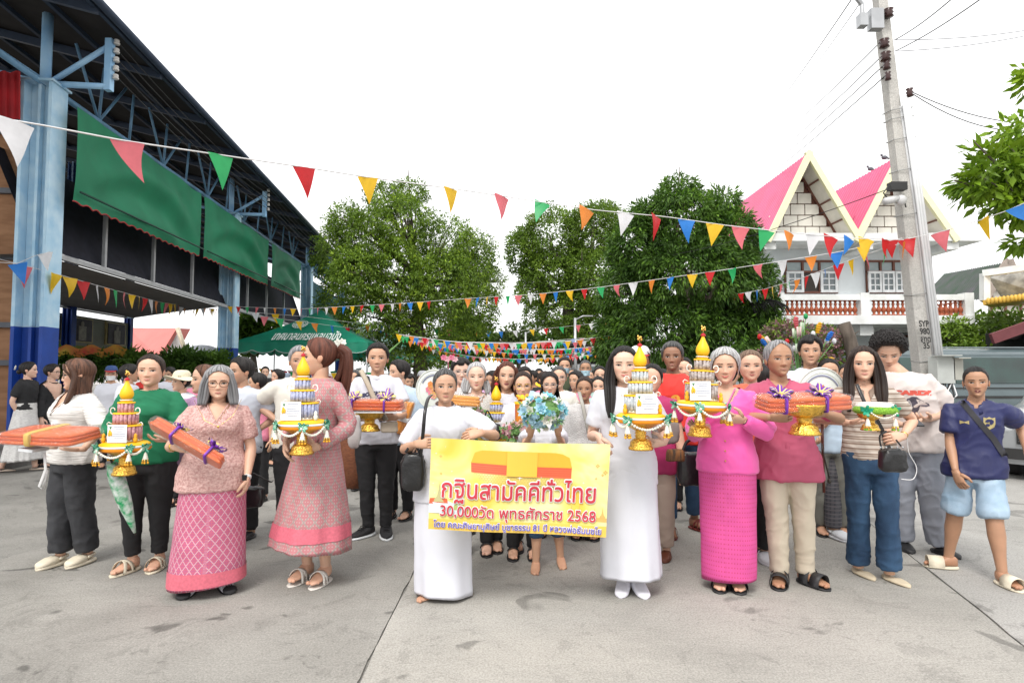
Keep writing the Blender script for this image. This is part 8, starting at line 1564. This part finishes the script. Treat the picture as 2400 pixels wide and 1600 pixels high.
pn('woman with gold rimmed glasses in white blouse holding red cylinder', 1226, 868, 4.75, 'light', ('tied', 'dkbrown'), T(white, slen=.5), glasses=(gold_m, .12, .095), face=dict(wide=.93, age=.2), yaw=0, hr=dict(p=(1258, 1000, .25), d=(-1, -.5, .3), n=(0, 0, 1)), hl=dict(p=(1196, 1000, .25), d=(.8, -.5, .3), n=(0, 0, 1)))
pn('woman with short black hair and glasses in white collared shirt behind the bouquet', 1288, 870, 5.4, 'light', ('bob', 'black'), T(white, neck='polo'), glasses=(mat('silver_frame', (.5, .5, .5), .3, .6), .125, .085), face=dict(wide=.95, age=.3), yaw=2)
pn('tall person with tied hair and glasses in white long sleeved shirt', 1309, 856, 6.2, 'light', ('tied', 'salt'), T(ivory, slen=.97), glasses=(mat('silver_frame', (.5, .5, .5), .3, .6), .125, .085), yaw=3)
pn('man in blue face mask and olive shirt at the back of the crowd', 1323, 836, 8.8, 'tan', ('short_m', 'black'), T(olive), mask='blue', face=dict(man=True), yaw=2)
pn('grey haired man in pale blue face mask near the mango tree', 1372, 842, 8.6, 'brown', ('crop', 'salt'), T(black), mask='blue', face=dict(man=True, age=.5), yaw=0)
pn('dark haired woman peering between the masked man and long haired woman', 1406, 856, 7.4, 'light', ('tied', 'black'), T(mint), yaw=0)
pn('woman with sunglasses pushed up on her head in mint top', 1402, 880, 6.4, 'light', ('tied', 'black'), T(mint), yaw=0)
pn('elderly woman with sling bag strap over white lace blouse', 1370, 880, 5.3, 'brown', ('tied', 'dkbrown'), T(lace_w, slen=.8), face=dict(age=.7), open_mouth=True, yaw=-4, key='p34', bottom=dict(kind='skirt', name='sarong', m=pinksarong, hemw=.12, hemz=.06, wave=.02))
b = MB(); b.sweep([P(1357, 918, 5.15), P(1366, 950, 5.02), P(1375, 990, 4.98), P(1383, 1030, 5.0)], .016, .003, n=6, side=Vector((1, 0, 0))); solo(b, 'bag_strap', mat('khaki_webbing', (.36, .35, .31), .8), 'khaki shoulder strap across the white lace blouse of the elderly woman', 'strap')
pn('black haired man behind the woman with long dark hair', 1229, 858, 6.4, 'light', ('short_m', 'black'), T(palebl), face=dict(man=True), yaw=2)
pn('man with white hard cap behind the long haired woman in white', 1499, 800, 5.6, 'brown', ('cap_f', 'black'), T(white), hat=cap_hat(capw, capr, 'front'), face=dict(man=True, smile=.6), yaw=4)
pn('woman with tied hair peeking from behind the grey banknote tower', 1529, 850, 4.75, 'light', ('tied', 'black'), T(mat('magenta_polo', (.42, .03, .13), .7), hem=.44), face=dict(smile=.5), yaw=-8, bottom=dict(m=beige_t, thigh=.055, knee=.046, hemw=.042, hemz=.06), shoes=dict(t='loafer', m=brn_lea), w=1.1)
person('man in red printed t-shirt and rolled blue jeans with dark red sandals', (1576, 800), feet=((1572, 1258), (1640, 1242)), yaw=-4, hyaw=-4, skin='dark', hair=('short_m', 'salt'), lod=0, key='p39', face=dict(man=True, age=.5, jaw=.92, smile=-.3), top=T(red_t, name='t_shirt', slen=.38, slack=.03), bottom=dict(m=denim, name='jeans', thigh=.056, knee=.042, hemw=.040, hemz=.09), shoes=dict(t='thong', m=red_lea), fyaw=(5, 45), hl=dict(p=(1545, 1000, .3), d=(.5, -1, 0), n=(0, 0, 1)), hr=dict(p=(1610, 1005, .3), d=(-.5, -1, 0), n=(0, 0, 1)))
pn('woman whose face shows just right of the red shirted man', 1603, 836, 6.4, 'light', ('tied', 'black'), T(white), yaw=0)
pn('smiling woman with brown hair in coral top between the elderly couple', 1757, 818, 4.7, 'light', ('tied', 'light'), T(coral), face=dict(fat=1, wide=1.06, smile=.8), w=1.25, d=1.2, yaw=4, hyaw=8, shoes=dict(t='clog', m=white_rub))
pn('black haired person half hidden behind the elderly man', 1786, 852, 5.0, 'light', ('short_f', 'black'), T(black), yaw=110)
person('young man in white t-shirt and dark checked trousers with white clogs', (1898, 786), feet=((1905, 1232), (1965, 1262)), yaw=0, hyaw=4, skin='tan', hair=('fringe', 'black'), lod=0, key='p42', face=dict(man=True), w=.98, top=T(white, name='t_shirt', slen=.36, hem=.48, slack=.028), bottom=dict(m=checkp, uv=1, name='checked_trousers', thigh=.058, knee=.045, hemw=.040, hemz=.05), shoes=dict(t='clog', m=white_rub, m2=black_rub), fyaw=(-10, 35), hr=dict(p=(1925, 1000, .3), d=(-.6, -.8, .2), n=(0, 0, 1), curl=.9), hl=dict(p=(1890, 1030, .3), d=(.5, -.8, -.2), n=(0, 0, 1), curl=.9))
pn('dark haired boy behind the round white fan', 1940, 838, 5.4, 'tan', ('tied', 'black'), T(palebl), yaw=10, bottom=dict(m=mat('grey_trousers', (.16, .16, .14), .85), thigh=.06, knee=.05, hemw=.045, hemz=.05))
pn('person in white and yellow shirt under the green tent, hands raised', 622, 858, 13, 'light', ('short_m', 'black'), T(white, slen=.9), lod=2, yaw=0)
pn('person in pink shirt and black cap under the green tent', 632, 880, 11.5, 'light', ('cap_f', 'black'), T(pinkpl), lod=2, yaw=5, hat=cap_hat(black, black), open_mouth=True)
pn('person in grey cap under the green tent', 672, 868, 11, 'tan', ('cap_f', 'black'), T(white), lod=2, yaw=-5, hat=cap_hat(mat('cap_greyblue', (.18, .22, .28), .7), mat('cap_greyblue', (.18, .22, .28), .7)))
pn('person in pink polo shirt behind the pale grey polo man', 604, 872, 6.8, 'tan', ('short_m', 'black'), T(pinkpl, neck='polo'), lod=1, yaw=-30, hyaw=-90)
rr_ = random.Random(21); SEEN = set()
tops = [(white, 'white shirt'), (palebl, 'light blue shirt'), (pinkpl, 'pink shirt'), (mint, 'mint top'), (black, 'black shirt'), (ivory, 'ivory polo'), (red_t, 'red shirt'), (yelc, 'yellow shirt'), (lilac, 'lilac top')]
spots = [(472, 866, 9), (502, 858, 10), (540, 862, 9), (650, 864, 9.5), (832, 866, 8.5), (852, 872, 7.5), (815, 860, 10), (960, 874, 8.5), (1030, 866, 8), (1150, 868, 8), (1170, 862, 10), (1250, 866, 9), (1262, 862, 11), (1278, 868, 7.6), (1345, 862, 11), (1350, 868, 7), (1440, 862, 8), (1474, 852, 9), (1550, 864, 7.5), (1620, 862, 8), (1655, 858, 7), (1240, 870, 14), (1205, 864, 13), (1310, 866, 14), (1130, 866, 12), (1060, 866, 11), (1385, 866, 12), (1715, 850, 6.6), (1870, 856, 7), (1990, 850, 6.4), (395, 860, 11), (345, 862, 12)]
where = ['left part', 'left part', 'left part', 'left part', 'gap beside the young man', 'gap beside the young man', 'gap beside the pink dress', 'area behind the green fan', 'area behind the green fan'] 
for i, (x, y, Y) in enumerate(spots):
    m_, nm = tops[rr_.randrange(len(tops))]; hr_ = rr_.choice([('tied', 'black'), ('short_m', 'black'), ('tied', 'dkbrown'), ('short_m', 'salt'), ('fringe', 'black'), ('bob', 'black')]); sx_ = 'black haired' if 'black' in hr_[1] else 'dark brown haired' if hr_[1] == 'dkbrown' else 'greying'
    spot = ('left of grey haired woman' if x < 500 else 'left of the pink dress' if x < 700 else 'beside the young man' if x < 870 else 'behind the green fan' if x < 1075 else 'behind the banner, left half' if x < 1235 else 'behind the banner, right half' if x < 1400 else 'behind the grey tower' if x < 1560 else 'right of the red shirted man' if x < 1640 else 'behind the elderly couple' if x < 1800 else 'near the van')
    lb_ = '%s person in %s, %s row back, %s' % (sx_, nm, ['third', 'fourth', 'fifth', 'sixth', 'seventh', 'eighth', 'ninth', 'tenth'][min(7, max(0, int(Y) - 7))], spot)
    if lb_ in SEEN: lb_ = lb_.replace('person in', 'person on the right in')
    SEEN.add(lb_); pn(lb_, x, y, Y, rr_.choice(['light', 'tan', 'tan', 'brown']), hr_, T(m_, slen=rr_.choice([.4, .9])), lod=2, yaw=rr_.uniform(-30, 30), hyaw=rr_.uniform(-55, 55), roll=rr_.uniform(-7, 7), pitch=rr_.uniform(-12, 6), w=rr_.uniform(.95, 1.15), face=dict(man=hr_[0] == 'short_m', age=rr_.random() * .6), group='crowd behind the procession')
I_ = PEOPLE['p4']
for k in range(5): b = MB(); flower(b, Vector(I_['HW']([.05 * math.cos(k * 1.3), -.60 + .06 * math.sin(k * 1.3), .80 + .07 * math.sin(k * 2)])), .035, (.3, -.8, .3), 0, k, 6, 2); b.build('hair_scrunchie', PT['cr'], I_['root'], False)
b = MB()
for k in range(4): flower(b, P(1040 + k * 9, 838 + 4 * (k % 2), 4.9), .03, (0, -1, .2), k % 2, k, 6, 2)
b.sweep([P(1050, 840, 4.92), P(1052, 900, 4.95)], .004, n=5); solo(b, 'flower_sprig', [PT['rs'], PT['lp']], 'sprig of pink flowers above the head of the short haired woman in white', 'flowers', smooth=False)
b = MB(); c = P(997, 898, 8.6); b.sweep([c, c + Vector((.0, -.3, -.05)), c + Vector((.02, -.42, -.06)), c + Vector((.02, -.48, -.065))], [.010, .012, .03, .07], n=10); b.sweep([c + Vector((.0, -.05, -.02)), c + Vector((.0, -.08, -.08)), c + Vector((.0, -.22, -.09)), c + Vector((.0, -.25, -.03))], .008, n=6); solo(b, 'trumpet', mat('silver_metal', (.62, .62, .6), .25, 1), 'silver trumpet played by the bearded man in grey cap', 'trumpet')
# ================================================================ PRINTS ON SHIRTS
flush_cloth()
from mathutils.bvhtree import BVHTree
def print_on(key, cloth, obj_mesh, cx, cz, ex=None, m=None, name='print', lift=.003, arc=0, tilt=0):
    """lay a flat mesh (x right, y up, metres) on the front of a garment"""
    I = PEOPLE[key]; root = I['root']; ob = next(c for c in root.children if c.name.split('.')[0] == cloth); me0 = ob.data; off = np.array(ABS[root.name]); vs_ = [tuple(v.co) for v in me0.vertices]; fs = [tuple(p.vertices) for p in me0.polygons]; bt = BVHTree.FromPolygons(vs_, fs); s_, f_ = I['s'], I['f']
    h = I['h']; cz_ = cz * h; c0 = I['cen'](cz_) - Vector(off); n = len(obj_mesh.vertices); co = np.empty(n * 3); obj_mesh.vertices.foreach_get('co', co); co = co.reshape(-1, 3); out = []
    for x, y, _ in co:
        if arc: y = y - arc * x * x
        q = c0 + s_ * (cx + x) + Vector((0, 0, y)) + f_ * .6; hit = bt.ray_cast(q, -f_, 1.2); p = hit[0] if hit[0] is not None else q - f_ * .45; out.append(list(p + f_ * lift))
    obj_mesh.vertices.foreach_set('co', np.array(out).ravel()); obj_mesh.update(); obj_mesh.materials.clear(); obj_mesh.materials.append(m); return link(name, obj_mesh, root)
def shape(polys):
    b = MB()
    for p in polys: b.add([(x, y, 0) for x, y in p], [tuple(range(len(p)))])
    me = b.mesh('shape', smooth=False); return me
def ellp(cx, cy, a, b_, rot=0, n=18): return [(cx + a * math.cos(t) * math.cos(rot) - b_ * math.sin(t) * math.sin(rot), cy + a * math.cos(t) * math.sin(rot) + b_ * math.sin(t) * math.cos(rot)) for t in np.linspace(0, 2 * pi, n, endpoint=False)]
dkp = mat('print_navy', (.05, .05, .11), .7); redp = mat('print_red', (.72, .12, .09), .7); gyp = mat('print_dog_grey', (.10, .09, .12), .8, var=.3, sc=30); gdp = mat('print_dull_gold', (.40, .33, .15), .5); orp = mat('print_orange', (.85, .42, .06), .6)
def tprint(key, cloth, body, size, cx, cz, m, fit, **k):
    me = text_mesh(body, size, .004); n = len(me.vertices); co = np.empty(n * 3); me.vertices.foreach_get('co', co); co = co.reshape(-1, 3); w = co[:, 0].max() - co[:, 0].min(); co[:, 0] = (co[:, 0] - (co[:, 0].max() + co[:, 0].min()) / 2) * fit / w; me.vertices.foreach_set('co', co.ravel()); return print_on(key, cloth, me, cx, cz, m=m, name='lettering', **k)
tprint('p5', 't_shirt', 'BOSTANTEN', .045, .01, .735, dkp, .26, arc=1.2); tprint('p13', 't_shirt', 'CARDI', .045, .035, .735, redp, .25)
dg = shape([[( -.055, .055), (-.03, .072), (.0, .070), (.03, .045), (.075, .018), (.082, .002), (.06, -.006), (.02, .002), (.012, -.03), (-.005, -.06), (-.03, -.085), (-.06, -.075), (-.062, -.03)], ellp(-.045, .01, .022, .050, .2)]); print_on('p13', 't_shirt', dg, .045, .685, m=gyp, name='dog_print'); dg2 = shape([ellp(-.045, .01, .013, .036, .2), ellp(.02, .040, .006, .005)]); print_on('p13', 't_shirt', dg2, .045, .685, m=mat('print_dog_light', (.42, .40, .42), .8), name='dog_print', lift=.006)
cr = shape([[(-.033, .04), (-.015, .034), (0, .042), (.015, .034), (.033, .04), (.033, -.005), (.026, -.028), (0, -.045), (-.026, -.028), (-.033, -.005)]]); print_on('p12', 'football_shirt', cr, .075, .735, m=gdp, name='crest'); cr = shape([ellp(-.008, .016, .016, .010, .5), ellp(.013, .006, .010, .018, -.4), ellp(-.010, -.014, .012, .010)]); print_on('p12', 'football_shirt', cr, .075, .735, m=navy, name='crest', lift=.006)
bw2 = shape([[(-.027, .013), (0, .003), (.027, .013), (.027, -.013), (0, -.003), (-.027, -.013)]]); print_on('p12', 'football_shirt', bw2, -.065, .735, m=gdp, name='chest_mark')
b3 = [[(-.012 + .010 * k, -.008), (-.004 + .010 * k, -.008), (-.010 + .010 * k + .0, .004 + .008 * k), (-.016 + .010 * k, .004 + .008 * k)] for k in range(3)]
rs_ = shape([ellp(0, .03, .040, .034), [(-.09, -.03), (-.085, .03), (-.075, -.03)], [(-.07, -.04), (-.06, .015), (-.05, -.04)], [(.09, -.03), (.085, .06), (.075, -.03)], [(-.10, -.05), (-.05, -.025), (.03, -.02), (.07, -.035), (.10, -.05)]]); print_on('p39', 't_shirt', rs_, .01, .69, m=orp, name='temple_print')
st_m = leather
def sling(key, cloth, pts, w, m, name='strap'):
    """strap lying on the shirt, points given as (side, height fraction)"""
    I = PEOPLE[key]; n = 26; poly = []; xs = np.interp(np.linspace(0, 1, n), np.linspace(0, 1, len(pts)), [p[0] for p in pts]); zs_ = np.interp(np.linspace(0, 1, n), np.linspace(0, 1, len(pts)), [p[1] for p in pts]); b = MB(); h = I['h']; V = []
    for k in range(n):
        d = Vector((xs[min(k + 1, n - 1)] - xs[max(k - 1, 0)], (zs_[min(k + 1, n - 1)] - zs_[max(k - 1, 0)]) * h)); d.normalize(); q = Vector((-d.y, d.x)); V.append([[xs[k] - q.x * w, (zs_[k] - .7) * h - q.y * w, 0], [xs[k], (zs_[k] - .7) * h, 0], [xs[k] + q.x * w, (zs_[k] - .7) * h + q.y * w, 0]])
    b.grid(np.array(V)); me = b.mesh('strap'); print_on(key, cloth, me, 0, .7, m=m, name=name, lift=.007)
webb = mat('black_webbing', (.03, .03, .035), .7)
sling('p12', 'football_shirt', ((-.075, .835), (.0, .76), (.10, .66), (.155, .585)), .018, webb); sling('p5', 't_shirt', ((-.085, .835), (-.05, .76), (-.01, .68), (.05, .60)), .018, webb); sling('p11', 'striped_shirt', ((-.06, .83), (.0, .74), (.08, .64), (.12, .56)), .014, leather)
